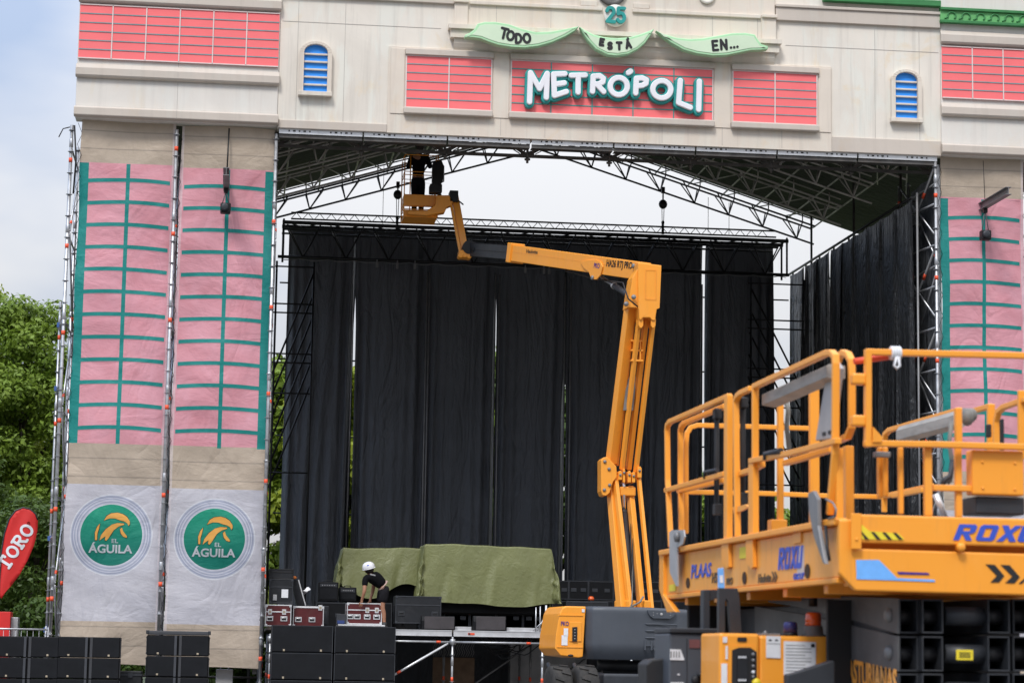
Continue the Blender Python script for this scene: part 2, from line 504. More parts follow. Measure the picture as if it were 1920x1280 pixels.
M_orange = paint_mat('machine_orange', (0.90, 0.345, 0.030), amt=0.22, fade=0.12)
M_orange2 = paint_mat('weathered_orange', (0.87, 0.36, 0.05), amt=0.5, fade=0.7)
M_orange3 = M_orange
M_cowl = mat('machine_grey_plastic', (0.060, 0.069, 0.085), 0.48, var=0.10, scale=1.6, bump=0.03, bscale=60, dirt=0.10, dirt_col=(0.14, 0.14, 0.14))
M_dgrey = mat('dark_grey_steel', (0.033, 0.037, 0.045), 0.5, 0.2, var=0.2, scale=3, dirt=0.15)
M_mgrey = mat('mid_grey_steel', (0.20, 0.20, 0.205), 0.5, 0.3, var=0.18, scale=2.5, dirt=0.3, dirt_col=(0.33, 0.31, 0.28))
M_lgrey = mat('light_grey_steel', (0.40, 0.40, 0.41), 0.45, 0.35, var=0.12, scale=3, dirt=0.15)
M_chrome = mat('chrome_rod', (0.85, 0.86, 0.88), 0.12, 1.0, var=0.03)
M_rubber = mat('tyre_rubber', (0.020, 0.019, 0.018), 0.85, var=0.3, scale=8, dirt=0.4, dirt_col=(0.09, 0.075, 0.06))
M_bluetext = mat('blue_lettering', (0.035, 0.085, 0.50), 0.45, var=0.12, scale=8)
M_purple = mat('purple_marker', (0.05, 0.02, 0.22), 0.5, var=0.1)
M_lblue = mat('light_blue_sticker', (0.16, 0.42, 0.87), 0.45, var=0.12, scale=7)
M_yellow = mat('yellow_sticker', (0.78, 0.62, 0.03), 0.5, var=0.1, scale=8)
M_paper = mat('white_sticker', (0.72, 0.73, 0.76), 0.5, var=0.08, scale=12)
M_greytext = mat('grey_lettering', (0.10, 0.07, 0.04), 0.6, var=0.1)
M_beacon = mat('beacon_orange_lens', (0.78, 0.12, 0.02), 0.25, var=0.1, coat=0.4)
M_cable = mat('grey_hose', (0.17, 0.165, 0.15), 0.6, var=0.2, scale=9)
M_speaker = mat('speaker_black', (0.0055, 0.006, 0.0075), 0.6, spec=0.22, var=0.2, scale=6, bump=0.1, bscale=220, bdist=0.003)
M_grille = mat('speaker_grille', (0.0085, 0.0095, 0.012), 0.7, spec=0.2, var=0.25, scale=2.5, bump=0.3, bscale=300, bdist=0.004)
M_spkgrey = mat('speaker_grey_horn', (0.055, 0.058, 0.066), 0.5, var=0.15, scale=4)
M_badge = mat('badge', (0.45, 0.38, 0.28), 0.4, 0.4, var=0.2)
M_burg = mat('burgundy_laminate', (0.085, 0.012, 0.014), 0.38, var=0.15, scale=5, dirt=0.15)
M_case = mat('black_case_laminate', (0.016, 0.0175, 0.021), 0.55, spec=0.3, var=0.2, scale=4, dirt=0.12, dirt_col=(0.12, 0.12, 0.12))
M_wedge = mat('wedge_grille_brown', (0.048, 0.042, 0.045), 0.6, var=0.2, scale=5, bump=0.2, bscale=200, bdist=0.004)
M_truss = mat('weathered_tube', (0.44, 0.42, 0.39), 0.5, 0.3, var=0.3, scale=4, dirt=0.4, dirt_col=(0.12, 0.07, 0.04))
M_arm = mat('arm_grey', (0.095, 0.095, 0.098), 0.5, 0.2, var=0.2, scale=1.6, dirt=0.45, dirt_col=(0.20, 0.195, 0.19))
M_conc = mat('grey_concrete', (0.36, 0.36, 0.37), 0.85, var=0.12, scale=2, bump=0.15, bscale=25, dirt=0.2)
M_deckfloor = mat('stage_ply', (0.055, 0.042, 0.032), 0.6, var=0.25, scale=3, dirt=0.2)
M_flag = mat('flag_red', (0.62, 0.022, 0.020), 0.55, var=0.08, scale=2, bump=0.12, bscale=7)
M_skin = mat('skin', (0.36, 0.17, 0.10), 0.55, var=0.1, scale=9)
M_tee = mat('black_cotton', (0.006, 0.006, 0.0075), 0.9, spec=0.1, var=0.2, scale=9, bump=0.25, bscale=22)
M_shorts = mat('dark_grey_shorts', (0.012, 0.0115, 0.014), 0.9, spec=0.12, var=0.2, scale=9, bump=0.25, bscale=22)
M_helmet = mat('white_helmet', (0.72, 0.72, 0.74), 0.3, var=0.05, coat=0.3)
M_hair = mat('dark_hair', (0.02, 0.014, 0.01), 0.7, var=0.3, scale=30)
M_boot = mat('dark_boot', (0.025, 0.024, 0.024), 0.7, var=0.2)
M_plank = mat('scaffold_plank', (0.16, 0.10, 0.06), 0.75, var=0.25, scale=5)


def cloth_mat(name, col, rough, amp, sheen=0.0, scale=1.0, spec=0.3, vert=0.35, crease=1.0):
    n = NT(name)
    f = n.noise(0.7 * scale, 5, 0.6)
    a = n.mix(f, c4([x * 0.7 for x in col]), c4([x * 1.3 for x in col]))
    n.t.links.new(a, n.b.inputs['Base Color'])
    n.b.inputs['Roughness'].default_value = rough; n.b.inputs['Specular IOR Level'].default_value = spec
    n.b.inputs['Sheen Weight'].default_value = sheen
    h = n.math('ADD', n.noise(1.6 * scale, 6, 0.62, (1.5, 1.5, vert), 0.9), n.math('MULTIPLY', n.noise(7 * scale, 4, 0.6, (1, 1, 0.6), 1.0), 0.22))
    r1 = n.math('ABSOLUTE', n.math('SUBTRACT', n.noise(1.1 * scale, 3, 0.5, (1.2, 1.2, vert * 1.3), 1.6), 0.5))      # sharp creases
    h = n.math('SUBTRACT', h, n.math('MULTIPLY', n.math('SUBTRACT', 0.12, r1, True), 2.4 * crease))
    n.bump(h, amp, 0.16)
    return n.m


M_drape = cloth_mat('black_backdrop_cloth', (0.098, 0.106, 0.120), 0.62, 0.7, 0.0, 1.0, 0.3, 0.22)
M_vinyl = cloth_mat('black_side_vinyl', (0.016, 0.017, 0.019), 0.34, 0.55, 0.0, 1.6, 0.5)
M_roof = cloth_mat('dark_roof_canvas', (0.028, 0.030, 0.027), 0.6, 0.25)
M_tarp = cloth_mat('olive_tarpaulin', (0.155, 0.166, 0.066), 0.46, 0.17, 0.0, 2.0, 0.4, 1.0, 0.5)


def banner_mat(name, x0, x1, side, z_top, z_p0, z_p1, z_w1, z_bot, zl0, pitch, xv, ec=None):
    """printed banner: beige / coral pink with teal glazing bars / beige / pale grey with the ringed emblem / beige"""
    n = NT(name)
    sp = n.t.nodes.new('ShaderNodeSeparateXYZ'); n.t.links.new(n.tc.outputs['Object'], sp.inputs[0])
    X, Z = sp.outputs['X'], sp.outputs['Z']
    span = z_top - z_bot
    t = n.math('DIVIDE', n.math('SUBTRACT', Z, z_bot), span)
    q = lambda z: max(0.0, min(1.0, (z - z_bot) / span))
    beige, pink, grey = (0.51, 0.43, 0.335), (0.75, 0.345, 0.395), (0.56, 0.56, 0.605)
    zb = z_p1 - 0.95
    base = n.ramp(t, [(0.0, beige), (q(z_w1), grey), (q(zb), beige), (q(z_p1), pink), (q(z_p0), beige)], 'CONSTANT')
    pinkz = n.math('MULTIPLY', n.math('GREATER_THAN', Z, z_p1), n.math('LESS_THAN', Z, z_p0))
    # mottled print
    nz1 = n.noise(1.3, 5, 0.6, None, 0.6)
    base = n.mix(0.16, base, n.ramp(nz1, [(0.3, (0.25, 0.18, 0.2)), (0.7, (1, 0.9, 0.95))]), 'OVERLAY')
    # beige: printed courses
    cs = n.math('FRACT', n.math('DIVIDE', n.math('SUBTRACT', Z, z_bot), 0.42))
    cl = n.math('LESS_THAN', cs, 0.07)
    nb = n.math('SUBTRACT', 1.0, pinkz)
    gz = n.math('MULTIPLY', n.math('GREATER_THAN', Z, z_w1), n.math('LESS_THAN', Z, zb))
    bz = n.math('MULTIPLY', nb, n.math('SUBTRACT', 1.0, gz))
    base = n.mix(n.math('MULTIPLY', n.math('MULTIPLY', cl, bz), 0.38), base, c4((0.16, 0.14, 0.13)))
    # teal bars, slightly bowed
    u = n.math('DIVIDE', n.math('SUBTRACT', X, (x0 + x1) / 2), (x1 - x0) / 2)
    zz = n.math('ADD', Z, n.math('MULTIPLY', n.math('MULTIPLY', u, u), 0.055))
    fr = n.math('FRACT', n.math('ADD', n.math('DIVIDE', n.math('SUBTRACT', zl0 + 0.045, zz), pitch), 20.0))
    hl = n.math('LESS_THAN', fr, 0.09 / pitch)
    hl = n.math('MULTIPLY', hl, n.math('LESS_THAN', Z, zl0 + 0.1))
    vl = n.math('LESS_THAN', n.math('ABSOLUTE', n.math('SUBTRACT', X, xv)), 0.045)
    ex = x0 if side < 0 else x1
    ed = n.math('LESS_THAN', n.math('ABSOLUTE', n.math('SUBTRACT', X, ex)), 0.20)
    inner = n.math('GREATER_THAN', n.math('ABSOLUTE', n.math('SUBTRACT', X, x1 if side < 0 else x0)), 0.10)
    ln = n.math('MAXIMUM', n.math('MAXIMUM', n.math('MULTIPLY', hl, inner), vl), ed)
    ln = n.math('MULTIPLY', ln, pinkz)
    tn = n.mix(n.noise(2.5, 4), c4((0.008, 0.20, 0.185)), c4((0.025, 0.33, 0.30)))
    # printed dark edge along each bar
    sh = n.math('MULTIPLY', n.math('MULTIPLY', n.math('LESS_THAN', fr, 0.115 / pitch), pinkz), inner)
    base = n.mix(n.math('MULTIPLY', sh, 0.35), base, c4((0.10, 0.07, 0.08)))
    base = n.mix(ln, base, tn)
    # pale welded hem
    hem = n.math('LESS_THAN', n.math('ABSOLUTE', n.math('SUBTRACT', X, x1 if side < 0 else x0)), 0.07)
    base = n.mix(n.math('MULTIPLY', hem, 0.45), base, c4((0.8, 0.72, 0.75)))
    if ec:
        dx = n.math('SUBTRACT', X, ec[0]); dz = n.math('SUBTRACT', Z, ec[1])
        d = n.math('SQRT', n.math('ADD', n.math('MULTIPLY', dx, dx), n.math('MULTIPLY', dz, dz)))
        gr = n.mix(n.math('ADD', n.math('MULTIPLY', dz, 0.9), 0.35, True), c4((0.004, 0.175, 0.13)), c4((0.02, 0.34, 0.21)))
        wht, bl, b2 = (0.62, 0.63, 0.70), (0.30, 0.33, 0.45), (0.46, 0.48, 0.57)
        rings = n.ramp(d, [(0.0, bl), (0.695, wht), (0.735, b2), (0.755, bl), (0.775, wht), (0.80, b2), (0.815, bl), (0.835, wht), (0.86, bl), (0.885, b2), (0.912, (0.75, 0.76, 0.8)), (0.925, grey)], 'LINEAR')
        base = n.mix(n.math('LESS_THAN', d, 0.925), base, rings)
        base = n.mix(n.math('LESS_THAN', d, 0.69), base, gr)
    n.t.links.new(base, n.b.inputs['Base Color'])
    n.b.inputs['Roughness'].default_value = 0.5; n.b.inputs['Specular IOR Level'].default_value = 0.35
    h = n.math('ADD', n.noise(1.2, 6, 0.6, (0.8, 1, 1.8), 0.8), n.math('MULTIPLY', n.noise(6, 5, 0.65, (0.7, 1, 1.4), 1.4), 0.25))
    rd = n.math('ABSOLUTE', n.math('SUBTRACT', n.noise(0.55, 3, 0.5, (1.6, 1, 0.8), 1.2), 0.5))
    h = n.math('SUBTRACT', n.math('MULTIPLY', h, 0.6), n.math('MULTIPLY', n.math('SUBTRACT', 0.14, rd, True), 2.2))
    n.bump(h, 0.42, 0.12)
    tr_ = n.t.nodes.new('ShaderNodeBsdfTranslucent'); n.t.links.new(base, tr_.inputs['Color'])
    ms = n.t.nodes.new('ShaderNodeMixShader'); ms.inputs[0].default_value = 0.24
    n.t.links.new(n.b.outputs[0], ms.inputs[1]); n.t.links.new(tr_.outputs[0], ms.inputs[2]); n.t.links.new(ms.outputs[0], n.t.nodes['Material Output'].inputs[0])
    return n.m
# ================================================================ SETTING
g = MB()
g.grid(40, 40, lambda a, b: (-420 + 840 * a, -70 + 800 * b, 0.0))
def ground_mat():
    n = NT('asphalt')
    f = n.noise(0.25, 6, 0.65); h = n.noise(30, 4, 0.7)
    a = n.mix(f, c4((0.10, 0.097, 0.093)), c4((0.18, 0.172, 0.163)))
    far = n.math('GREATER_THAN', n.math('ADD', sepy(n), n.math('MULTIPLY', n.noise(0.3), 4.0)), 8.0)
    a = n.mix(far, a, n.mix(n.noise(2.0), c4((0.02, 0.035, 0.010)), c4((0.045, 0.06, 0.02))))
    n.t.links.new(a, n.b.inputs['Base Color']); n.b.inputs['Roughness'].default_value = 0.9
    n.bump(h, 0.3, 0.02); return n.m
def sepy(n):
    s = n.t.nodes.new('ShaderNodeSeparateXYZ'); n.t.links.new(n.tc.outputs['Object'], s.inputs[0]); return s.outputs['Y']
o = g.build('ground', ground_mat()); tag(o, kind='structure')

# ================================================================ THEATRE-LIKE FACADE
XL0, XL1, XR0, XR1 = -4.0, 0.63, 16.53, 21.15      # left wing, right wing; the centre lies between
ZB = 13.58
fac_t = thing('stage_facade', 'cream painted mock palace front with coral windows spanning the top of the stage', 'facade', (8.5, 0.3, ZB))


def moulding(mb, x0, x1, z0, z1, dep, mi=0, slope=0.6):
    """ledge with a chamfered underside"""
    prof = [(0.0, z0), (dep, z0 + (z1 - z0) * slope), (dep, z1), (0.0, z1)]
    mb.prism(prof, (x0, 0, 0), (0, -1, 0), (0, 0, 1), (x1 - x0, 0, 0), mi)


mat('joint_grey', (0.40, 0.37, 0.34))


def seam(mb, x, z0, z1, yf, mi):
    q = MB(); q.box(x - 0.0045, x + 0.0045, yf - 0.004, yf + 0.003, z0, z1)
    q.build('panel_joint', bpy.data.materials['joint_grey'], fac_t)


for (a, b, sx) in ((XL0, XL1, -1), (XR0, XR1, 1)):
    mb = MB()
    mb.box(a, b, 0.0, 0.45, ZB, 19.6)
    M2 = MB()
    mb.build('wing_wall', M_white, fac_t, 0.03, 3)
    for (z0, z1, dep, sl) in ((ZB + 0.005, ZB + 0.27, 0.13, 0.45), (14.52, 14.77, 0.12, 0.75), (16.30, 16.56, 0.12, 0.75)):
        mm = MB(); e = 0.02
        # tapered / rounded course running round the wing
        prof = [(0.02, z0), (dep, z0 + 0.04), (dep, z1 - 0.05), (dep - 0.03, z1 - 0.01), (0.02, z1)] if sl < 0.5 else \
               [(0.02, z0), (dep * 0.75, z0 + 0.015), (dep, z0 + 0.06), (dep, z1 - 0.03), (dep * 0.8, z1), (0.02, z1 + 0.10)]
        mm.prism(prof, (a - e, 0, 0), (0, -1, 0), (0, 0, 1), (b - a + 2 * e, 0, 0))
        mm.build('ledge_moulding', M_trim, fac_t, 0.02, 3)
    # coral window strip with glazing lines
    z0, z1 = 14.985, 16.255
    wb = MB(); wb.box(a + 0.02, b - 0.02, -0.035, 0.02, z0, z1)
    win = wb.build('coral_window', M_red, fac_t)
    lb = MB()
    for k in range(1, 6):
        zz = z0 + (z1 - z0) * k / 6
        lb.box(a + 0.03, b - 0.03, -0.046, -0.034, zz - 0.011, zz + 0.011)
    lb.build('glazing_lines', M_tealline, win)
    vb = MB()
    for k in range(1, 6):
        xx = a + (b - a) * k / 6
        vb.box(xx - 0.013, xx + 0.013, -0.055, -0.034, z0, z1)
    vb.box(a + 0.02, b - 0.02, -0.055, -0.034, z0 - 0.012, z0 + 0.012); vb.box(a + 0.02, b - 0.02, -0.055, -0.034, z1 - 0.012, z1 + 0.012)
    vb.build('mullions', M_mull, win)
    sm = MB(); seam(sm, (a + b) / 2, ZB + 0.3, 14.5, 0.0, 0); seam(sm, (a + b) / 2, 14.8, 14.97, 0.0, 0)
    seam(sm, (a + b) / 2, ZB + 0.03, ZB + 0.25, -0.131, 0); seam(sm, (a + b) / 2, 14.6, 14.73, -0.121, 0)
    # green wave cornice above
    gc = MB(); gc.box(a - 0.03, b + 0.03, -0.10, 0.0, 16.86, 17.16, 0)
    gc.box(a - 0.04, b + 0.04, -0.15, 0.0, 16.82, 16.89, 1); gc.box(a - 0.04, b + 0.04, -0.16, 0.0, 17.13, 17.20, 1)
    x = a + 0.12
    while x < b - 0.3:
        pts = [(x - 0.05, -0.115, 16.92)] + [(x + 0.13 + 0.10 * math.cos(t), -0.115, 17.00 + 0.09 * math.sin(t)) for t in [R(200 - 25 * i) for i in range(11)]]
        gc.path(pts, 0.022, 6, 1); x += 0.36
    gc.build('wave_cornice', [M_green, M_dgreen], fac_t, 0.01)

# ---- centre
mb = MB()
mb.box(XL1 + 0.003, XR0 - 0.003, 0.03, 0.45, ZB - 0.03, 22.5)
mb.build('centre_wall', M_centre, fac_t, 0.01)
mb = MB(); mb.box(3.18, 13.82, -0.01, 0.03, ZB - 0.045, 15.62); mb.build('window_bay_wall', M_cream, fac_t, 0.008)
mb = MB(); mb.box(XL1 + 0.02, 3.177, -0.012, 0.03, ZB - 0.035, ZB + 0.16); mb.build('base_band', M_trim, fac_t, 0.012)
mb = MB(); mb.box(13.823, XR0 - 0.02, -0.012, 0.03, ZB - 0.035, ZB + 0.33); mb.build('base_band', M_trim, fac_t, 0.012)
mb = MB()
for xx in (1.05, 2.15): seam(mb, xx, ZB + 0.18, 16.6, 0.03, 0)
for xx in (14.9, 16.0): seam(mb, xx, ZB + 0.3, 16.6, 0.03, 0)
for xx in (5.85, 6.9, 8.4, 9.7, 11.15, 12.6): seam(mb, xx, ZB, 14.1, -0.01, 0)
for xx in (5.7, 7.0, 8.3, 9.6, 10.9, 12.0): seam(mb, xx, 16.22, 16.7, -0.05, 0)
for a, b in ((XL1 + 0.05, 4.4), (12.7, XR0 - 0.05)):
    mb = MB(); mb.box(a, b, 0.024, 0.034, 16.10, 16.11); mb.build('panel_joint', bpy.data.materials['joint_grey'], fac_t)
# side bands high up
for (a, b) in ((XL1 + 0.02, 4.70), (12.45, XR0 - 0.02)):
    mb = MB(); mb.box(a, b, -0.05, 0.03, 16.70, 17.02); mb.box(a - 0.01, b + 0.01, -0.09, 0.03, 17.02, 17.09)
    mb.build('side_band', M_trim, fac_t, 0.012)
for a, b in ((13.6, XR0 - 0.02), (XL1 + 0.02, 3.4)):
    mb = MB(); mb.box(a, b, -0.14, 0.03, 17.21, 17.36); mb.build('green_cornice', M_dgreen, fac_t, 0.015)
# entablature steps under the ribbon signs
ENT0, ENT1 = 4.56, 12.55
mb = MB()
mb.box(ENT0, ENT1, -0.24, 0.03, 16.06, 16.17)
mb.box(ENT0 + 0.05, ENT1 - 0.05, -0.17, 0.03, 15.86, 16.06)
prof = [(0.01, 15.60), (0.05, 15.66), (0.09, 15.74), (0.115, 15.86), (0.01, 15.86)]
mb.prism(prof, (ENT0 + 0.14, 0, 0), (0, -1, 0), (0, 0, 1), (ENT1 - ENT0 - 0.28, 0, 0))
mb.build('entablature', M_cream, fac_t, 0.018, 3)
# attic block
mb = MB()
mb.box(4.72, 12.42, -0.05, 0.03, 16.172, 22.5)
mb.box(4.70, 5.02, -0.10, -0.05, 16.172, 16.72); mb.box(12.10, 12.44, -0.10, -0.05, 16.172, 16.72)
mb.box(5.06, 8.22, -0.11, -0.05, 16.70, 16.79); mb.box(8.95, 12.06, -0.11, -0.05, 16.70, 16.79)
mb.box(4.68, 5.03, -0.16, -0.05, 16.72, 16.80); mb.box(12.09, 12.46, -0.16, -0.05, 16.72, 16.80)
mb.box(7.70, 8.10, -0.09, -0.05, 16.80, 16.93); mb.box(8.98, 9.36, -0.09, -0.05, 16.80, 16.93)
mb.build('attic_block', M_cream, fac_t, 0.012)
# pedestal and roundels cut by the top of the picture
mb = MB(); mb.lathe([(0.36, 0.0), (0.36, 0.07), (0.27, 0.07), (0.27, 0.02), (0.0, 0.02)], (8.45, -0.05, 17.20), (0, -1, 0), 36)
mb.build('dark_roundel', M_dsteel, fac_t, 0.01)
mb = MB(); mb.lathe([(0.20, 0.0), (0.20, 0.06), (0.15, 0.07), (0.14, 0.02), (0.0, 0.02)], (10.75, -0.05, 17.20), (0, -1, 0), 32)
mb.build('pale_roundel', M_white, fac_t, 0.008)

# central windows
for (x0, x1, nm) in ((3.60, 5.61, 0), (6.08, 10.91, 1), (11.40, 13.45, 0)):
    z0, z1 = 14.16, 15.40
    wb = MB(); wb.box(x0, x1, -0.035, -0.008, z0, z1)
    win = wb.build('coral_window', M_red, fac_t)
    lb = MB()
    for k in range(1, 6):
        zz = z0 + (z1 - z0) * k / 6 + 0.01
        lb.box(x0, x1, -0.045, -0.034, zz - 0.011, zz + 0.011)
    if nm:
        for k in range(1, 5):
            xx = x0 + 0.98 * k - 0.03; lb.box(xx - 0.012, xx + 0.012, -0.048, -0.034, z0, z1)
    lb.build('glazing_lines', M_teal if nm else M_tealline, win)
    vb = MB()
    if not nm: vb.box((x0 + x1) / 2 - 0.014, (x0 + x1) / 2 + 0.014, -0.055, -0.034, z0, z1)
    for (a, b, c, d) in ((x0 - .012, x0 + .012, z0, z1), (x1 - .012, x1 + .012, z0, z1), (x0, x1, z0 - .012, z0 + .012), (x0, x1, z1 - .008, z1 + .02)):
        vb.box(a, b, -0.05, -0.033, c, d)
    vb.build('mullions', M_mull, win)
    fb = MB(); fb.box(x0 - 0.03, x1 + 0.05, -0.10, -0.008, z1 + 0.021, z1 + 0.16)
    fb.build('lintel', M_trim, win, 0.012)
    fb = MB(); fb.box(x0 - 0.05, x1 + 0.04, -0.15, -0.008, z0 - 0.17, z0 - 0.013)
    fb.build('sill', M_trim, win, 0.03, 3)
# raised surrounds
for (a, b) in ((3.24, 3.56), (5.66, 6.03), (10.95, 11.35), (13.50, 13.80)):
    mb = MB(); mb.box(a, b, -0.028, -0.008, 14.0, 15.57); mb.build('window_pier', M_cream, fac_t, 0.008)

# arched blue louvre windows
for xc in (1.48, 15.65):
    z0, hw = 14.44, 0.275
    top = lambda h: [(h * math.cos(R(a)), 15.36 + h * 0.72 * math.sin(R(a))) for a in range(0, 181, 15)]
    wb = MB(); wb.prism([(-hw, z0)] + [(hw, z0)] + top(hw), (xc, 0.0295, 0), (1, 0, 0), (0, 0, 1), (0, -0.022, 0))
    win = wb.build('arched_window', M_blue, fac_t)
    fb = MB(); ring = []
    outer = [(0.375, z0 - 0.02)] + top(0.375) + [(-0.375, z0 - 0.02)]
    inner = [(hw, z0 - 0.02)] + top(hw) + [(-hw, z0 - 0.02)]
    for i in range(len(outer) - 1):
        fb.prism([outer[i], outer[i + 1], inner[i + 1], inner[i]], (xc, 0.028, 0), (1, 0, 0), (0, 0, 1), (0, -0.128, 0))
    fb.box(xc - 0.395, xc + 0.395, -0.13, 0.028, z0 - 0.12, z0 - 0.018)
    fb.build('frame', M_cream, win, 0.008)
    sb = MB()
    for k in range(5):
        zz = z0 + 0.165 + 0.182 * k
        sb.prism([(0.0, zz - 0.03), (0.055, zz - 0.026), (0.055, zz + 0.012), (0.0, zz + 0.022)], (xc - hw + 0.003, 0.006, 0), (0, -1, 0), (0, 0, 1), (2 * hw - 0.006, 0, 0))
    sb.build('louvre_slats', M_cream, win, 0.006)

# ---- signs on the facade
# METROPOLI letters: (glyph, x, base z, height, slant)
sg = thing('letter_sign', 'bubbly white letters on teal backing reading METRÓPOLI on the wide coral window', 'sign', (8.5, -0.04, 14.8))
SC_X = 4.83 / 379.0
def sx_(px): return 6.08 + (px - 957) * 4.83 / 379.0
def sz_(py, px): return 14.16 + (212 + (px - 957) * 0.0335 - py) / 81.4
LET = [('M', [[(990, 196), (991, 139)], [(991, 139), (1008, 170), (1022, 140)], [(1022, 140), (1021, 187)]]),
       ('E', [[(1055, 140), (1034, 141), (1036, 183), (1058, 175)], [(1036, 161), (1054, 158)]]),
       ('T', [[(1067, 143), (1093, 142)], [(1080, 143), (1080, 176)]]),
       ('R', [[(1107, 174), (1108, 144), (1120, 143), (1127, 148), (1126, 155), (1119, 159), (1109, 160)], [(1116, 161), (1128, 174)]]),
       ('O', [[(1156 + 16 * math.cos(t), 163 + 17 * math.sin(t)) for t in [i * math.pi / 14 for i in range(29)]], [(1174, 136), (1178, 133)]]),
       ('P', [[(1188, 176), (1189, 147), (1200, 146), (1208, 150), (1207, 157), (1200, 161), (1190, 162)]]),
       ('O', [[(1237 + 17 * math.cos(t), 168 + 17 * math.sin(t)) for t in [i * math.pi / 14 for i in range(29)]]]),
       ('L', [[(1272, 150), (1269, 194), (1291, 203)]]),
       ('I', [[(1308, 151), (1307, 207)]])]
for nme, st in LET:
    S = [[(sx_(p[0]), sz_(p[1], p[0])) for p in s_] for s_ in st]
    cx = sum(p[0] for s_ in S for p in s_) / sum(len(s_) for s_ in S)
    fw = stroke_mesh(S, 0.066, 0.03, 0.022); bk = stroke_mesh(S, 0.118, 0.055, 0.02)
    b = MB(); b.mesh(*fw, (0, -0.185, 0), (1, 0, 0), (0, 0, 1), (0, -1, 0))
    lo = b.build('letter', M_lett, sg)
    b = MB(); b.mesh([(x, y - 0.012, z) for x, y, z in bk[0]], bk[1], (0, -0.098, 0), (1, 0, 0), (0, 0, 1), (0, -1, 0))
    b.build('backing', M_teal, lo)

# pale green ribbon signs
def ribbon(name, label, outer, words):
    pts = [P(x, y, 0.0) for x, y in outer]
    c = sum(pts, V()) / len(pts)
    t = thing(name, label, 'sign', (c.x, -0.2, c.z), 'ribbon signs above the wide coral window')
    poly = [(p.x, p.z) for p in pts]
    b = MB(); b.prism(poly, (0, -0.245, 0), (1, 0, 0), (0, 0, 1), (0, -0.20, 0)); bo = b.build('ribbon', M_ribbon2, t, 0.045, 3)
    # paler flat face, set in from the rim
    k = len(poly); ins = []
    A = sum(poly[i][0] * poly[(i + 1) % k][1] - poly[(i + 1) % k][0] * poly[i][1] for i in range(k))
    sgn = 1 if A > 0 else -1
    for i in range(k):
        a, b_, c_ = V(poly[i - 1]), V(poly[i]), V(poly[(i + 1) % k])
        d1, d2 = (b_ - a).normalized(), (c_ - b_).normalized()
        n = V((-(d1 + d2).y, (d1 + d2).x)) * sgn
        n = n.normalized() if n.length > 0.3 else V((0, 0))
        g_ = min(1.8, 1 / max(0.45, abs(n.dot(V((-d1.y, d1.x)) * sgn)))) if n.length else 0
        q = b_ + n * 0.062 * g_; ins.append((q.x, q.y))
    b = MB(); b.prism(ins, (0, -0.444, 0), (1, 0, 0), (0, 0, 1), (0, -0.012, 0)); b.build('face', M_ribbon, t)
    lt = MB()
    for gl, px, py, hpx, rot in words:
        o_ = P(px, py, 0.0); hh = hpx / 81.5
        ca, sa = math.cos(R(rot)), math.sin(R(rot))
        accent = gl == 'Á'
        st = GLY['A' if accent else gl]
        if accent: st = st + [[(0.33, 1.2), (0.46, 1.36)]]
        S = [[((x * ca - y * sa) * hh, (x * sa + y * ca) * hh) for x, y in s_] for s_ in st]
        m_ = stroke_mesh(S, 0.030, 0.004, 0.0, 0.008)
        lt.mesh(*m_, (o_.x, -0.463, o_.z), (1, 0, 0), (0, 0, 1), (0, -1, 0))
    lt.build('lettering', M_ink, t)
    return t


ribbon('ribbon_sign', 'wavy pale green ribbon sign reading TODO, left one of three',
       [(868, 75), (878, 71), (886, 64), (892, 54), (905, 51), (925, 51), (950, 55), (975, 64), (1000, 70), (1028, 69), (1055, 64), (1081, 58.5), (1072, 68), (1055, 78), (1030, 89), (1005, 96), (980, 99), (955, 98), (930, 94), (912, 88), (897, 82), (882, 80), (868, 80)],
       [('T', 933, 80, 19, -12), ('O', 946, 84, 17, -6), ('D', 963, 90, 17, 0), ('O', 978, 90, 17, 6)])
ribbon('ribbon_sign', 'small crescent pale green ribbon sign reading ESTÁ, between the two wavy ones',
       [(1081, 58.5), (1092, 66), (1108, 74), (1128, 79), (1150, 81), (1175, 79), (1196, 73), (1212, 67), (1221, 63), (1214, 76), (1204, 90), (1190, 102), (1172, 111), (1152, 114), (1132, 112), (1112, 102), (1097, 86), (1088, 72)],
       [('E', 1119, 94, 12, -8), ('S', 1134, 101, 12, -3), ('T', 1151, 102, 13, 2), ('Á', 1169, 100, 13, 12)])
ribbon('ribbon_sign', 'wavy pale green ribbon sign reading EN, right one of three',
       [(1223, 66), (1240, 74), (1262, 80), (1287, 82.5), (1312, 81), (1340, 76), (1365, 71.5), (1390, 71), (1408, 74), (1414, 84), (1420, 92), (1433, 96), (1432, 102), (1418, 103.5), (1400, 104), (1380, 108), (1355, 113), (1330, 114), (1300, 110), (1275, 103), (1252, 90), (1236, 78)],
       [('E', 1330, 104, 18, 6), ('N', 1345, 102, 18, 4), ('.', 1362, 99, 15, 0), ('.', 1368, 98.5, 15, 0), ('.', 1374, 97.5, 15, 0)])
# medallion with the number 25
c = P(1152, 33, 0.0)
t = thing('medallion_sign', 'round cream medallion with teal number 25 above the ribbons', 'sign', (c.x, -0.1, c.z))
b = MB(); b.lathe([(0.27, 0.0), (0.27, 0.05), (0.25, 0.07), (0.0, 0.07)], (c.x, -0.11, c.z), (0, -1, 0), 40)
b.build('disc', M_white, t)
b = MB()
S1 = [[(-.22 + x * .30, -.17 + y * .34) for x, y in s_] for s_ in GLY['2']]; S2 = [[(.035 + x * .30, -.17 + y * .34) for x, y in s_] for s_ in GLY['5'][::-1]]
b.mesh(*stroke_mesh(S1 + S2, 0.042, 0.02, 0.008, 0.012), (c.x, -0.20, c.z), (1, 0, 0), (0, 0, 1), (0, -1, 0))
b.build('numerals', M_teal, t)
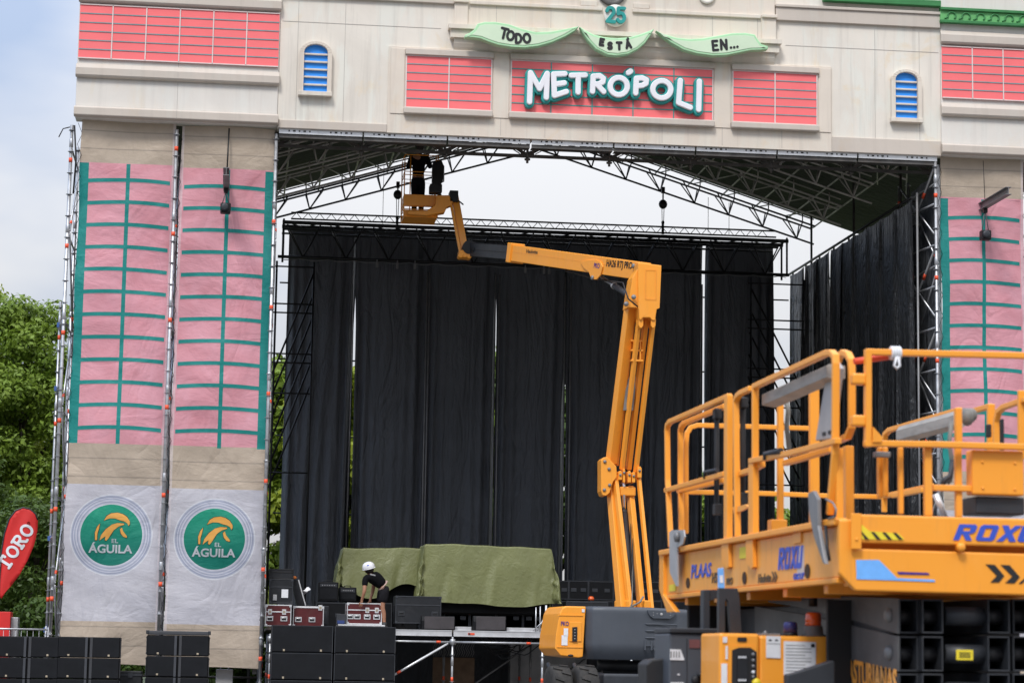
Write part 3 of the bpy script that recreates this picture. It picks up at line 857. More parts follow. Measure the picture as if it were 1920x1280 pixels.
# ================================================================ SCAFFOLD TOWERS
def post_mb(x, y, z0, z1, r=0.040, pitch=0.5, tags=2.0, ph=0.0):
    b = MB(); b.tube((x, y, z0), (x, y, z1), r, 10)
    z = z0 + 0.3
    while z < z1:
        b.lathe([(r, -0.005), (r + 0.034, -0.004), (r + 0.034, 0.004), (r, 0.005)], (x, y, z), n=10, smooth=False); z += pitch
    z = z0 + 1.0 + ph
    while z < z1 - 0.2:
        b.lathe([(r, -0.10), (r + 0.007, -0.09), (r + 0.007, 0.09), (r, 0.10)], (x, y, z), n=10); z += 2.0
    z = z0 + 0.6 + ph
    while z < z1 - 0.3:
        b.lathe([(r + 0.004, -0.05), (r + 0.004, 0.05)], (x, y, z), n=10, mi=1); z += tags
    return b


def tower(label, xs, ys, ztop, outer=None, faces=()):
    t = thing('scaffold_tower', label, 'scaffolding', (sum(xs) / len(xs), ys[0], 0), 'scaffold towers beside the stage')
    for i, x in enumerate(xs):
        for j, y in enumerate(ys):
            post_mb(x, y, 0.0, ztop - (0.05 if j else 0), ph=0.37 * i + 0.5 * j, tags=2.0 if not j else 50).build('standard', [M_galv, M_tagred], t)
    z = 0.9
    while z < ztop:
        for i in range(len(xs)):
            if len(ys) > 1:
                b = MB(); b.tube((xs[i], ys[0], z), (xs[i], ys[1], z), 0.024, 8); b.build('ledger', M_galv, t)
        if len(ys) > 1:
            for i in range(len(xs) - 1):
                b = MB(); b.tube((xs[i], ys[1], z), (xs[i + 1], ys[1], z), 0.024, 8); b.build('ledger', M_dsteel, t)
        z += 2.0
    if len(ys) > 1:
        for i in range(len(xs)):
            z = 0.95; k = 0
            while z < ztop - 2:
                b = MB(); ya, yb = (ys[0], ys[1]) if k % 2 else (ys[1], ys[0])
                b.tube((xs[i] + 0.05, ya, z), (xs[i] + 0.05, yb, z + 1.95), 0.024, 8)
                q = V((xs[i] + 0.05, ya + (yb - ya) * 0.12, z + 0.24)); d = V((0, yb - ya, 1.95)).normalized()
                b.tube(q - d * 0.06, q + d * 0.06, 0.03, 8, 1)
                b.build('brace', [M_galv, M_tagred], t); z += 2.0; k += 1
    return t


tl = tower('galvanised scaffold tower behind the left printed banners, with tall outrigger posts', (-4.06, -1.67, 0.62), (0.10, 2.25), 13.42)
# rails that hold the banner edges
for x in (-1.86, 0.50):
    b = MB(); b.box(x - 0.05, x + 0.05, 0.30, 0.40, 1.0, 13.4); b.build('banner_rail', M_dsteel, tl)
for x in (-1.75,):
    b = MB(); b.box(x - 0.03, x + 0.03, 0.32, 0.42, 1.0, 13.4); b.build('banner_rail', M_galv, tl)
# outrigger posts on the left
p0, p1 = P(113, 565, 0.9), P(91, 1190, 0.9)
ox = (p0.x + p1.x) / 2 - 0.02
b = post_mb(ox, 0.9, 0.0, p0.z, 0.030); b.build('outrigger_post', [M_galv, M_tagred], tl)
b = post_mb(ox + 0.22, 1.9, 0.0, p0.z - 0.6, 0.030, ph=0.4); b.build('outrigger_post', [M_galv, M_tagred], tl)
for py in (606, 726, 1008, 1180):
    z = P(120, py, 0.6).z; b = MB()
    b.tube((ox, 0.9, z - 0.12), (-4.06, 0.1, z + 0.14), 0.024); b.tube((ox, 0.9, z), (-4.06, 0.1, z), 0.024)
    b.box(ox - 0.06, ox + 0.06, 0.84, 0.96, z - 0.06, z + 0.05, 1)
    b.build('tie_tube', [M_galv, mat('blue_clamp', (0.05, 0.12, 0.35)) if 'blue_clamp' not in bpy.data.materials else bpy.data.materials['blue_clamp']], tl)
b = MB()                                          # loose cable ends at the top corner
b.path([(-4.1, 0.0, 13.35), (-4.25, -0.02, 13.30), (-4.34, -0.02, 13.1)], 0.014, 6); b.path([(-4.0, 0.02, 13.4), (-3.93, 0, 12.6), (-3.96, 0, 11.8)], 0.02, 6)
b.build('cable', M_black, tl)

tr = tower('galvanised scaffold tower at the right of the stage opening, open side showing its braces', (16.40, 18.75), (0.10, 2.35), 13.42)
b = post_mb(16.12, 2.2, 0.0, 13.2, 0.03, ph=0.2); b.build('standard', [M_galv, M_tagred], tr)
b = post_mb(16.20, 2.5, 0.0, 13.2, 0.024, ph=0.9); b.build('standard', [M_galv, M_tagred], tr)
for k in range(6):                                   # open lattice side towards the stage
    z0 = 1.4 + 2.0 * k
    b = MB(); b.tube((16.14, 2.2, z0), (16.38, 0.14, z0 + 1.9), 0.030, 8); q = V((16.14, 2.2, z0)).lerp(V((16.38, 0.14, z0 + 1.9)), 0.7); d = V((0.24, -2.06, 1.9)).normalized(); b.tube(q - d * 0.08, q + d * 0.08, 0.036, 8, 1); b.build('brace', [M_mgrey, M_tagred], tr)
    b = MB(); b.tube((16.20, 2.5, z0 + 1.9), (16.42, 0.3, z0 + 0.3), 0.026, 8); b.build('brace', M_galv, tr)
    for dz in (0.0, 1.0):
        b = MB(); b.tube((16.14, 2.2, z0 + dz), (16.38, 0.14, z0 + dz), 0.026, 8); b.build('ledger', M_galv, tr)
b = MB(); b.box(16.50, 16.58, 0.28, 0.38, 1.0, 13.4); b.build('banner_rail', M_galv, tr)
b = MB(); b.grid(10, 30, lambda a, c: (16.55 + 0.04 * math.sin(9 * a + 3 * c), 0.45 + 2.2 * a, 13.2 - 12.0 * c)); b.build('black_lining', M_drape, tr)

# ================================================================ PRINTED BANNERS
def cloth_y(x, z, seed):
    return (0.020 * math.sin(2.1 * z + 1.3 * x + seed) + 0.028 * math.sin(1.15 * (x - 0.55 * z) * 2.2 + seed * 2) + 0.006 * math.sin(5.2 * z - 2.4 * x + seed)
            + 0.005 * math.sin(8.5 * z + 3.1 * x + 2 * seed))


TEXT_CACHE = {}
EAG = [[(375, 485), (400, 440), (440, 415), (500, 408), (545, 420), (585, 445), (612, 485), (614, 510), (603, 530), (590, 505), (562, 488), (520, 478), (480, 463), (430, 462), (395, 475)],
       [(340, 672), (355, 620), (395, 565), (450, 520), (500, 505), (560, 508), (562, 520), (515, 535), (470, 570), (445, 610), (425, 645), (405, 672), (390, 665), (395, 630), (372, 645)],
       [(300, 668), (297, 600), (315, 545), (340, 513), (332, 560), (319, 610), (318, 668)],
       [(525, 560), (543, 545), (555, 580), (592, 625), (590, 641), (560, 632), (535, 602)]]


def banner(label, x0, x1, side, ztop, zp0, zp1, zw1, zbot, zl0, pitch, xv, ec, seed):
    m = banner_mat('printed_banner' + str(seed), x0, x1, side, ztop, zp0, zp1, zw1, zbot, zl0, pitch, xv, ec)
    t = thing('printed_banner', label, 'banner', ((x0 + x1) / 2, 0.22, zbot), 'printed banners on the scaffold towers')
    b = MB(); Y0 = 0.22

    def f(a, c):
        x = x0 + (x1 - x0) * a; z = ztop + (zbot - ztop) * c
        e = 1 - min(1, min(a, 1 - a) * 9)
        xx = x + (0.015 * math.sin(z * 2.3 + seed) * (1 if a < 0.5 else -1)) * (1 if e > 0 else 0)
        zz = z + (0.03 * math.sin(a * math.pi) if c == 0 or c == 1 else 0)
        return (xx, Y0 + cloth_y(x, z, seed), zz)
    b.grid(34, 190, f)
    b.build('cloth', m, t)
    if ec:
        s = 0.69 / (285.0) * 1.0
        e = MB(); cx, cz = ec
        put = lambda px, pz: (px, Y0 + cloth_y(px, pz, seed) - 0.012, pz)
        for poly in EAG:
            q = [(cx + (x - 448) * s, cz - (y - 618) * s) for x, y in poly]
            tr_ = tessellate_polygon([[V((a[0], a[1], 0)) for a in q]])
            big = [(cx + (x - 448) * s, cz - (y - 618) * s) for x, y in poly]
            gx = sum(a[0] for a in q) / len(q); gz = sum(a[1] for a in q) / len(q)
            e.add([put(*a) for a in q], [tuple(i) for i in tr_], 0)
            d = [((a[0] - gx) * 1.0 + gx + (0.010 if a[0] > gx else -0.010), a[1] + (0.010 if a[1] > gz else -0.010)) for a in q]
            e.add([(a[0], Y0 + cloth_y(a[0], a[1], seed) - 0.008, a[1]) for a in d], [tuple(i) for i in tr_], 1)
        for txt, xx, yy, ww, hh, bd in (('EL', 453, 690, 60, 40, 0.012), ('ÁGUILA', 243, 783, 404, 78, 0.028)):
            key = txt
            if key not in TEXT_CACHE: TEXT_CACHE[key] = text_mesh(txt, ww * s, hh * s, bd)
            vs, fs = TEXT_CACHE[key]
            e.add([put(cx + (xx - 448) * s + v[0], cz - (yy - 618) * s + v[1]) for v in vs], fs, 2)
        e.build('emblem', [mat('emblem_gold', (0.62, 0.30, 0.055), 0.5) if 'emblem_gold' not in bpy.data.materials else bpy.data.materials['emblem_gold'], M_ink,
                           mat('emblem_white', (0.68, 0.69, 0.73), 0.5) if 'emblem_white' not in bpy.data.materials else bpy.data.materials['emblem_white']], t)
    # lacing along both edges
    for x, sg_ in ((x0 + 0.02, -1), (x1 - 0.02, 1)):
        k = MB(); pts = []; z = zbot + 0.1; i = 0
        while z < ztop - 0.05:
            pts.append((x, Y0 - 0.025, z) if i % 2 == 0 else (x + sg_ * 0.10, Y0 - 0.05, z)); z += 0.25; i += 1
        k.path(pts, 0.006, 5); k.build('lacing_cord', M_black, t)
    return t


z_ = lambda px, py: P(px, py, 0.22).z
x_ = lambda px, py: P(px, py, 0.22).x
bx0, bx1 = (x_(156, 240) + x_(111, 1165)) / 2, (x_(327, 240) + x_(301, 1165)) / 2
ec1 = P(208.7, 1002.4, 0.22); ec2 = P(402, 1010, 0.22)
pit = (z_(240, 338) - z_(230, 801)) / 11.0
banner('eagle emblem banner with teal left edge, the outermost of the two left banners', bx0, bx1, -1, z_(240, 226), z_(240, 308), z_(222, 832), z_(205, 1165), z_(240, 1247), z_(240, 338), pit, (x_(238, 400) + x_(222, 780)) / 2, (ec1.x, ec1.z), 1.0)
bx2, bx3 = (x_(339, 240) + x_(309, 1165)) / 2, (x_(513, 240) + x_(492, 1165)) / 2
banner('eagle emblem banner with teal right edge, next to the stage opening', bx2, bx3, 1, z_(425, 240), z_(425, 319), z_(410, 840), z_(400, 1172), z_(395, 1252), z_(430, 350), (z_(430, 350) - z_(412, 807)) / 11.0, (x_(426, 400) + x_(412, 780)) / 2, (ec2.x, ec2.z), 2.3)
banner('printed banner with teal left edge at the right of the stage, behind the scissor lift', 16.56, 18.62, -1, z_(1840, 293), z_(1840, 374), z_(1840, 886), z_(1840, 1200), 1.1, z_(1845, 408), (z_(1845, 408) - z_(1847, 868)) / 11.3, x_(1846, 600), None, 3.9)

# beams that poke through the banners, with their small hoists
for lab1, lab2, px, py, dyb in (('steel beam end poking through the printed banner left of the stage', 'small dark chain motor hanging in front of the left printed banner', 424.5, 348, 1.5),
                           ('steel beam poking through the printed banner right of the stage', 'small dark chain motor hanging in front of the right printed banner', 1843, 386, 1.75)):
    q = P(px, py, 0.1)
    t = thing('hoist_beam', lab1, 'beam', (q.x, 0.0, q.z), 'beams poking out through the banners')
    b = MB(); x, z = q.x, q.z
    b.box(x - 0.07, x + 0.07, -dyb, 0.6, z - 0.09, z - 0.075); b.box(x - 0.07, x + 0.07, -dyb, 0.6, z + 0.075, z + 0.09); b.box(x - 0.006, x + 0.006, -dyb, 0.6, z - 0.075, z + 0.075)
    b.build('beam', M_mgrey, t)
    b = MB(); b.box(x - 0.05, x + 0.05, -0.10, 0.0, z - 0.20, z - 0.092); b.tube((x, -0.05, z + 0.09), (x + 0.02, 0.1, 13.5), 0.018 if px < 900 else 0.008, 6)
    b.build('trolley', M_black, t)
    h = thing('chain_motor', lab2, 'hoist', (x, -0.2, z - 0.75), 'small motors under the beams')
    zz = z - (0.56 if px < 900 else 0.74)
    b = MB(); b.box(x - 0.12, x + 0.12, -0.16, 0.06, zz - 0.13, zz + 0.11); b.build('housing', M_black, h, 0.03, 3)
    b = MB(); b.lathe([(0.09, 0.0), (0.09, 0.05), (0.05, 0.06), (0.0, 0.06)], (x - 0.02, -0.16, zz), (0, -1, 0), 16); b.build('end_cap', M_dgrey, h)
    b = MB()
    for s in (-0.08, 0.08): b.path([(x + s, -0.05, zz + 0.1), (x + s * 0.3, -0.05, z - 0.25), (x, -0.05, z - 0.19)], 0.012, 6)
    b.build('sling', M_mgrey, h)
# ================================================================ STAGE ROOF
rf = thing('stage_roof', 'dark canvas gable roof on lattice trusses over the stage', 'roof', (8.5, 6.5, 13.4))
# perforated fascia channel and its tie chord, in 2.07 m bays
XA, XB = 0.66, 16.45
nb = 8; bay = (XB - XA) / nb
for k in range(nb):
    a, b_ = XA + k * bay + 0.02, XA + (k + 1) * bay - 0.02
    b = MB(); zt = 13.555
    b.box(a, b_, 0.06, 0.072, zt - 0.125, zt); b.box(a, b_, 0.072, 0.36, zt - 0.012, zt - 0.002)
    b.box(a, b_, 0.10, 0.112, zt - 0.215, zt - 0.128, 1); b.box(a, b_, 0.112, 0.36, zt - 0.215, zt - 0.203, 1)
    for g_ in (0.12, 0.62):
        for q in range(5):
            xx = a + (b_ - a) * (g_ + q * 0.062)
            b.box(xx - (0.03 if q in (1, 3) else 0.017), xx + (0.03 if q in (1, 3) else 0.017), 0.056, 0.061, zt - 0.075, zt - 0.040, 2)
    b.build('fascia_channel', [M_alu, M_dsteel, M_black], rf)
ZT = P(872, 288, 0.7).z
for k in range(nb):
    a, b_ = XA + k * bay, XA + (k + 1) * bay
    b = MB(); b.bar((a, 0.7, ZT), (b_, 0.7, ZT), 0.05, 0.075)
    b.build('tie_chord', M_dsteel, rf)
for k in range(nb + 1):
    x = XA + k * bay
    b = MB()
    b.box(x - 0.16, x + 0.16, 0.68, 0.72, ZT - 0.04, ZT + 0.09); b.tube((x, 0.7, ZT - 0.17), (x, 0.7, ZT + 0.42), 0.03, 8)
    b.lathe([(0.03, -0.02), (0.07, -0.02), (0.07, 0.02), (0.03, 0.02)], (x, 0.7, ZT - 0.08), n=8)
    b.build('node_bracket', M_dsteel, rf)
    for s in (-1, 1):
        if (k == 0 and s < 0) or (k == nb and s > 0): continue
        b = MB(); p, q = V((x + s * 0.10, 0.7, ZT + 0.05)), V((x + s * 0.78, 0.5, ZT + 0.42))
        b.tube(p, q, 0.016, 6)
        m_ = p + (q - p) * 0.45; d = (q - p).normalized(); n_ = d.cross(V((0, 1, 0)))
        for o_ in (-0.045, 0.045): b.bar(m_ - d * 0.28 + n_ * o_, m_ + d * 0.16 + n_ * o_, 0.03, 0.02, n_, 1 if s > 0 else 0)
        b.build('turnbuckle', [M_dsteel, M_mgrey], rf)
for k in range(nb):
    x = XA + k * bay
    b = MB(); b.tube((x, 0.7, ZT + 0.05), (x + bay * 0.5, 0.35, ZT + 0.46), 0.022, 6); b.tube((x + bay * 0.5, 0.35, ZT + 0.46), (x + bay, 0.7, ZT + 0.05), 0.022, 6)
    b.build('web_bar', M_dsteel, rf)

# canvas slopes
a0, a1 = P(522, 351, 13.4), P(758, 287, 13.4)
SL = 0.305; XC = 8.55
zr = 0.5 * (a0.z + SL * (XC - a0.x) + a1.z + SL * (XC - a1.x)) - 0.1     # ridge height
roofz = lambda x: zr - SL * abs(x - XC)
for s in (-1, 1):
    b = MB()

    def f(u_, v_):
        x = XC + s * u_ * 11.5; y = 0.35 + 13.3 * v_
        sag = -0.05 * abs(math.sin(v_ * math.pi * 4)) * (0.5 + 0.5 * math.sin(u_ * 9))
        return (x, y, roofz(x) + sag + 0.03)
    b.grid(24, 40, f, flip=s < 0)
    b.build('roof_canvas', M_roof, rf, solid=0.02)
# lattice trusses
dA = 0.30; dB = 0.80


def roof_truss(y, heavy):
    b = MB(); r = 0.030
    for s in (-1, 1):
        N = 8; span = 8.3
        X = lambda i: XC + s * (span * i / N)
        for yy in ((y, y + 0.42) if heavy else (y,)):
            b.tube((XC, yy, roofz(XC) - dA), (X(N), yy, roofz(X(N)) - dA), r, 8)
        yb = y + (0.21 if heavy else 0)
        b.tube((XC, yb, roofz(XC) - dB), (X(N), yb, roofz(X(N)) - dB), r, 8)
        b.tube((XC, yb, roofz(XC) - 0.05), (X(N), yb, roofz(X(N)) - 0.05), 0.022, 6)
        for i in range(N):
            xm = X(i + 0.5); zm = roofz(xm) - dB
            for yy in ((y, y + 0.42) if heavy else (y,)):
                b.tube((xm, yb, zm), (X(i + 0.12), yy, roofz(X(i + 0.12)) - dA), 0.02, 6)
                b.tube((xm, yb, zm), (X(i + 0.62), yy, roofz(X(i + 0.62)) - dA), 0.02, 6)
            b.tube((X(i + 0.62), y, roofz(X(i + 0.62)) - dA), (X(i + 0.62), y, roofz(X(i + 0.62)) - 0.02), 0.018, 6)
    return b


for y, hv in ((13.3, True), (10.2, True), (7.0, True), (3.8, True), (1.2, False)):
    roof_truss(y, hv).build('roof_truss', M_black if y > 12 else M_truss, rf)
for s in (-1, 1):
    for i, xx in enumerate((0.6, 1.6, 2.6, 3.6, 4.6, 5.6, 6.6, 7.4)):
        x = XC + s * (xx + 0.9)
        b = MB(); b.tube((x, 0.7, roofz(x) - 0.28), (x, 13.6, roofz(x) - 0.28), 0.024, 6)
        b.tube((x, 3.9, roofz(x) - 0.28), (x + s * 0.9, 7.0, roofz(x + s * 0.9) - 0.28), 0.018, 6); b.tube((x, 10.2, roofz(x) - 0.28), (x - s * 0.9, 13.3, roofz(x - s * 0.9) - 0.28), 0.018, 6)
        b.build('purlin', M_truss, rf)
for s in (-1, 1):                                    # eave columns carry the roof down to the towers
    for y in (0.6, 4.0, 8.5, 13.2):
        x = XC + s * 8.15
        b = MB(); b.tube((x, y, 0.0 if y > 3 else 12.9), (x, y, roofz(x)), 0.035, 8); b.build('eave_column', M_dsteel, rf)

# ================================================================ REAR LATTICE TRUSS, HOISTS
XT0, XT1 = P(529, 440, 11.3).x, P(1478, 500, 11.3).x
zt_ = (P(640, 421, 11.3).z + P(1400, 449, 11.3).z) / 2; zb_ = (P(640, 483, 11.3).z + P(1400, 508, 11.3).z) / 2
bt = thing('lattice_truss', 'long black lattice truss flown level above the black back curtains', 'truss', ((XT0 + XT1) / 2, 11.5, zb_))
b = MB()
for y in (11.3, 11.95): b.tube((XT0, y, zt_), (XT1, y, zt_), 0.055, 8); b.tube((XT0, y, zt_ - 0.2), (XT1 - 0.3, y, zt_ - 0.2), 0.03, 8)
b.build('top_chord', M_black, bt)
b = MB(); b.tube((XT0 - 0.1, 11.6, zb_), (XT1 + 0.1, 11.6, zb_), 0.045, 8); b.build('bottom_chord', M_black, bt)
b = MB(); N = 12; dx = (XT1 - XT0) / N
for i in range(N):
    xm = XT0 + dx * (i + 0.5)
    for y in (11.3, 11.95):
        b.tube((xm, 11.6, zb_), (XT0 + dx * i + 0.12, y, zt_), 0.02, 6); b.tube((xm, 11.6, zb_), (XT0 + dx * (i + 1) - 0.12, y, zt_), 0.02, 6)
    b.tube((XT0 + dx * i + 0.1, 11.3, zt_), (XT0 + dx * (i + 0.5), 11.95, zt_), 0.016, 6); b.tube((XT0 + dx * (i + 0.5), 11.95, zt_), (XT0 + dx * (i + 1) - 0.1, 11.3, zt_), 0.016, 6)
for x in (XT0 + 0.04, XT1 - 0.04): b.tube((x, 11.3, zb_ - 0.1), (x, 11.3, zt_ + 0.1), 0.03, 6); b.tube((x, 11.95, zb_ - 0.1), (x, 11.95, zt_ + 0.1), 0.03, 6)
b.build('truss_web', M_black, bt)
zu = (P(640, 407, 12.0).z + P(1300, 434, 12.0).z) / 2
b = MB(); xq0, xq1 = XT0 + 0.25, P(1455, 440, 12.0).x
b.tube((xq0, 12.0, zu + 0.09), (xq1, 12.0, zu + 0.09), 0.026, 6); b.tube((xq0, 12.0, zu - 0.09), (xq1, 12.0, zu - 0.09), 0.026, 6)
x = xq0
while x < xq1 - 0.3: b.tube((x, 12, zu - 0.09), (x + 0.15, 12, zu + 0.09), 0.010, 5); b.tube((x + 0.15, 12, zu + 0.09), (x + 0.3, 12, zu - 0.09), 0.010, 5); x += 0.33
b.build('upper_ladder_truss', M_black, bt)
b = MB(); x = XT0                                     # cable loom and small fixtures along the bottom chord
pts = []
while x < XT1: pts.append((x, 11.54, zb_ - 0.05 - 0.05 * abs(math.sin(x * 4.1)))); x += 0.12
b.path(pts, 0.012, 5)
b.build('cable_loom', M_mgrey, bt)
for px in (707, 745, 778, 985, 1020, 1030):
    x = P(px, 500, 11.5).x; b = MB(); b.box(x - 0.035, x + 0.035, 11.46, 11.54, zb_ - 0.24, zb_ - 0.08); b.tube((x, 11.5, zb_ - 0.1), (x, 11.5, zb_), 0.02, 6); b.build('cable_connector', M_mgrey, bt, 0.012)

for px, pt, pm, pb, side in ((745, 346, 365, 428, 'left one by the lift basket'), (1243, 356, 383, 436, 'right one')):
    x = P(px, 400, 12.6).x; zt2, zm2, zb2 = P(px, pt, 12.6).z, P(px, pm, 12.6).z, P(px, pb, 12.6).z
    t = thing('chain_hoist', 'black chain hoist carrying the rear lattice truss, ' + side, 'hoist', (x, 12.6, zm2), 'chain hoists carrying the rear truss')
    b = MB(); b.box(x - 0.05, x + 0.05, 12.55, 12.65, zt2 - 0.1, zt2 + 0.08); b.tube((x, 12.6, zt2), (x, 12.9, roofz(x) - 0.8), 0.014, 6); b.tube((x, 12.6, zm2), (x, 12.6, zt2), 0.025, 6); b.build('hook', M_black, t, 0.02)
    b = MB(); b.ball((x, 12.6, zm2), 0.13, 0, (1, 0.8, 1.1)); b.build('hoist_body', M_black, t)
    b = MB()
    for s in (-0.035, 0.035): b.tube((x + s, 12.6, zm2), (x + s * 0.4, 12.6, zb2), 0.011, 5)
    b.ball((x, 12.6, zb2 + 0.30), 0.05); b.tube((x, 12.6, zb2 + 0.3), (x, 12.6, zb2 - 0.05), 0.04, 6); b.build('load_chain', M_black, t)
for px, y0, y1 in ((720, 310, 420), (1328, 370, 436), (1367, 380, 440)):
    a, c = P(px, y0, 12.4), P(px, y1, 12.4); b = MB(); b.tube(a, (a.x, 12.4, c.z), 0.008, 5)
    tag(b.build('rigging_rope', M_dgrey), {720: 'thin dark rope hanging left of the chain hoist near the basket', 1328: 'thin rope hanging right of the right-hand chain hoist, nearer it', 1367: 'thin rope hanging farther right of the right-hand chain hoist'}[px], 'rope', 'thin ropes hanging from the roof')

# ================================================================ BLACK CURTAINS
ZD = 2.06                                             # stage floor


def curtain(name, label, group, p0, p1, ztop, zbot, seed, m, fold=0.05, nf=7, taper=0.03, top_fn=None, edge_fn=None, dy=0.0):
    p0, p1 = V(p0), V(p1); d = p1 - p0; n = V((d.y, -d.x, 0)).normalized(); r_ = random.Random(seed)
    ph = [r_.uniform(0, 6.28) for _ in range(8)]; fr = [nf * r_.uniform(0.7, 1.4) for _ in range(8)]
    b = MB()

    def f(a, c):
        z = ztop + (zbot - ztop) * c
        if top_fn: z = top_fn(a) + (zbot - top_fn(a)) * c
        k = a + 0.06 * math.sin(c * 5 + ph[1]) * math.sin(a * math.pi)
        edge = math.exp(-min(a, 1 - a) * 8)
        off = fold * (0.35 * math.sin(fr[0] * 6.28 * k * 0.5 + ph[0] + 0.8 * math.sin(3 * c + ph[2])) * (0.4 + c) + 0.4 * math.sin(fr[1] * 3.1 * k + ph[3]) * c + (4.2 * edge * c ** 0.4) * math.sin(46 * a + ph[4] + 2 * c)
                      + 0.9 * max(0, math.sin(fr[2] * 2.2 * a + ph[5])) ** 6 * max(0.0, c - 0.35) * 2.2)
        sx = taper * math.sin(2.6 * c + ph[6]) * (a - 0.5) * 2 * c ** 0.5 - 0.045 * c * (1 if a > 0.5 else -1) * (abs(a - 0.5) * 2) ** 4
        if edge_fn: sx = edge_fn(a, c)
        q = p0 + d * a + d.normalized() * sx + n * (off + dy - (0.24 * edge if edge_fn else 0))
        return (q.x, q.y, z)
    b.grid(56, 60, f)
    return tag(b.build(name, m), label, 'curtain', group)


YB = 12.25
zc = (P(600, 429, YB).z + P(1400, 460, YB).z) / 2
EC = [533, 662, 796.5, 928, 1060.5, 1194, 1322, 1453]; HG = [0, 1.6, -1.5, 0.9, 1.8, -1.5, 3.2, 0]; GT = [0, .12, 0, .1, .3, 0, .0, 0]
order = ['leftmost', 'second', 'third', 'fourth', 'fifth', 'sixth', 'rightmost']
xb = lambda px: P(px, 760, YB).x
CX = []
for i in range(7):
    a, c = EC[i], EC[i + 1]
    pm = 0.0152
    def gap(cc, h, g0): return (h if cc > g0 + 0.12 else (-1.5 + (h + 1.5) * max(0.0, (cc - g0) / 0.12)) if h > 0 and g0 > 0 else h) * pm
    ef = lambda a_, cc, i=i: (gap(cc, HG[i], GT[i]) * max(0.0, 1 - a_ * 3) if i else 0) - (gap(cc, HG[i + 1], GT[i + 1]) * max(0.0, a_ * 3 - 2) if i < 6 else 0)
    curtain('backdrop_curtain', '%s of the seven tall black back curtains%s' % (order[i], '' if i in (0, 6) else ', counted from the left'), 'black curtains across the back of the stage',
            (xb(a), YB, 0), (xb(c), YB, 0), zc, ZD + 0.05, 11 + i, M_drape, 0.075 if i in (0, 5, 6) else 0.05, 9 if i in (0, 5, 6) else 4, 0.0, edge_fn=ef, dy=0.05 * (i % 2))
# scaffolding standards and ledgers behind the curtains, wing frames on both sides
bs = thing('rear_scaffold', 'dark scaffold frame behind and beside the black back curtains', 'scaffolding', (8.3, 12.8, 0))
for px in (661, 796, 927, 1060, 1193, 1322):
    x = xb(px)
    for s in (() if px in (1193,) else (-0.07,) if px not in (796, 927, 1060) else ((-0.02, 0.05) if px == 796 else (-0.055, 0.06) if px == 927 else (-0.085, 0.09))):
        yf = 12.42 if px in (661, 1322) else 11.98
        b = MB(); b.tube((x + s, yf, 0), (x + s, yf, 12.3), 0.024, 8); b.build('standard', M_mgrey, bs)
for z in (3.2, 5.4, 7.6, 9.8, 12.0):
    b = MB(); b.tube((XT0, 12.9, z), (XT1 + 0.4, 12.9, z), 0.024, 6); b.build('ledger', M_black, bs)
for x0, x1, xs in ((P(516, 600, 11).x, P(586, 600, 11).x, 1), (P(1408, 600, 11).x, P(1508, 600, 11).x, -1)):
    for x in (x0, x1): b = MB(); b.tube((x, 11.0, ZD), (x, 11.0, 12.3), 0.03, 8); b.build('standard', M_black, bs)
    for z in (12.15, 11.1, 10.85, 9.7, 9.45, 8.6, 6.4):
        b = MB(); b.tube((x0 - 0.1, 11, z), (x1 + (0.3 if xs < 0 else 0), 11, z), 0.024, 6); b.build('ledger', M_black, bs)
    for k in range(6):
        b = MB(); za = 12.0 - 0.62 * k
        b.tube(((x1 if xs > 0 else x0), 11 + 0.1 * k, za), ((x0 if xs > 0 else x1) - 0.05, 11 + 0.1 * k, za - 2.9), 0.028, 6); b.build('brace', M_black, bs)

# side curtains on the right, hung from a sloping rail
XS = 15.95
ys = lambda px, py=900: -52 + 15.95 * 1.0 / math.tan(math.atan2(ray(px, py).x, ray(px, py).y))
SE = [(1481, 1508), (1511, 1533), (1531, 1556.5), (1559, 1582), (1580, 1602.5), (1603.5, 1630), (1628, 1655), (1653, 1684), (1681, 1714)]
so = ['farthest back', 'second from the back', 'third from the back', 'fourth from the back', 'middle', 'fourth from the front', 'third from the front', 'second from the front', 'frontmost']
def zside(y):                                        # rail height, from the front end to the back end
    return 12.62 + 0.012 * y
for i, (a, c) in enumerate(SE):
    ya, yc = ys(c), ys(a)
    curtain('side_curtain', '%s of the glossy black curtains along the right side of the stage' % so[i], 'glossy black curtains along the right side of the stage',
            (XS, ya, 0), (XS, yc, 0), 0, ZD + 0.05 + (1.6 if 0 < i < 5 else 0), 40 + i, M_vinyl, 0.035, 6, 0.02, top_fn=lambda q, ya=ya, yc=yc: zside(ya + (yc - ya) * q) - 0.05 - 0.05 * math.sin(q * math.pi))
t = thing('curtain_rail', 'black tube rail carrying the side curtains on the right', 'rail', (XS, 7, 12.6))
b = MB(); y0, y1 = ys(1714), ys(1479)
b.tube((XS, y0, zside(y0)), (XS, y1, zside(y1)), 0.035, 8); b.build('rail', M_black, t)
for i in range(9):
    y = y0 + (y1 - y0) * i / 8
    b = MB(); b.tube((XS + 0.13, y, 0), (XS + 0.13, y, zside(y) + 0.12), 0.028, 8); b.build('post', M_dsteel if i % 3 else M_mgrey, t)
for z in (4, 5, 6, 7, 8, 9, 10, 11, 12):
    b = MB(); b.tube((XS + 0.16, y0, z), (XS + 0.16, y1, z), 0.022, 6); b.build('ledger', M_black, t)

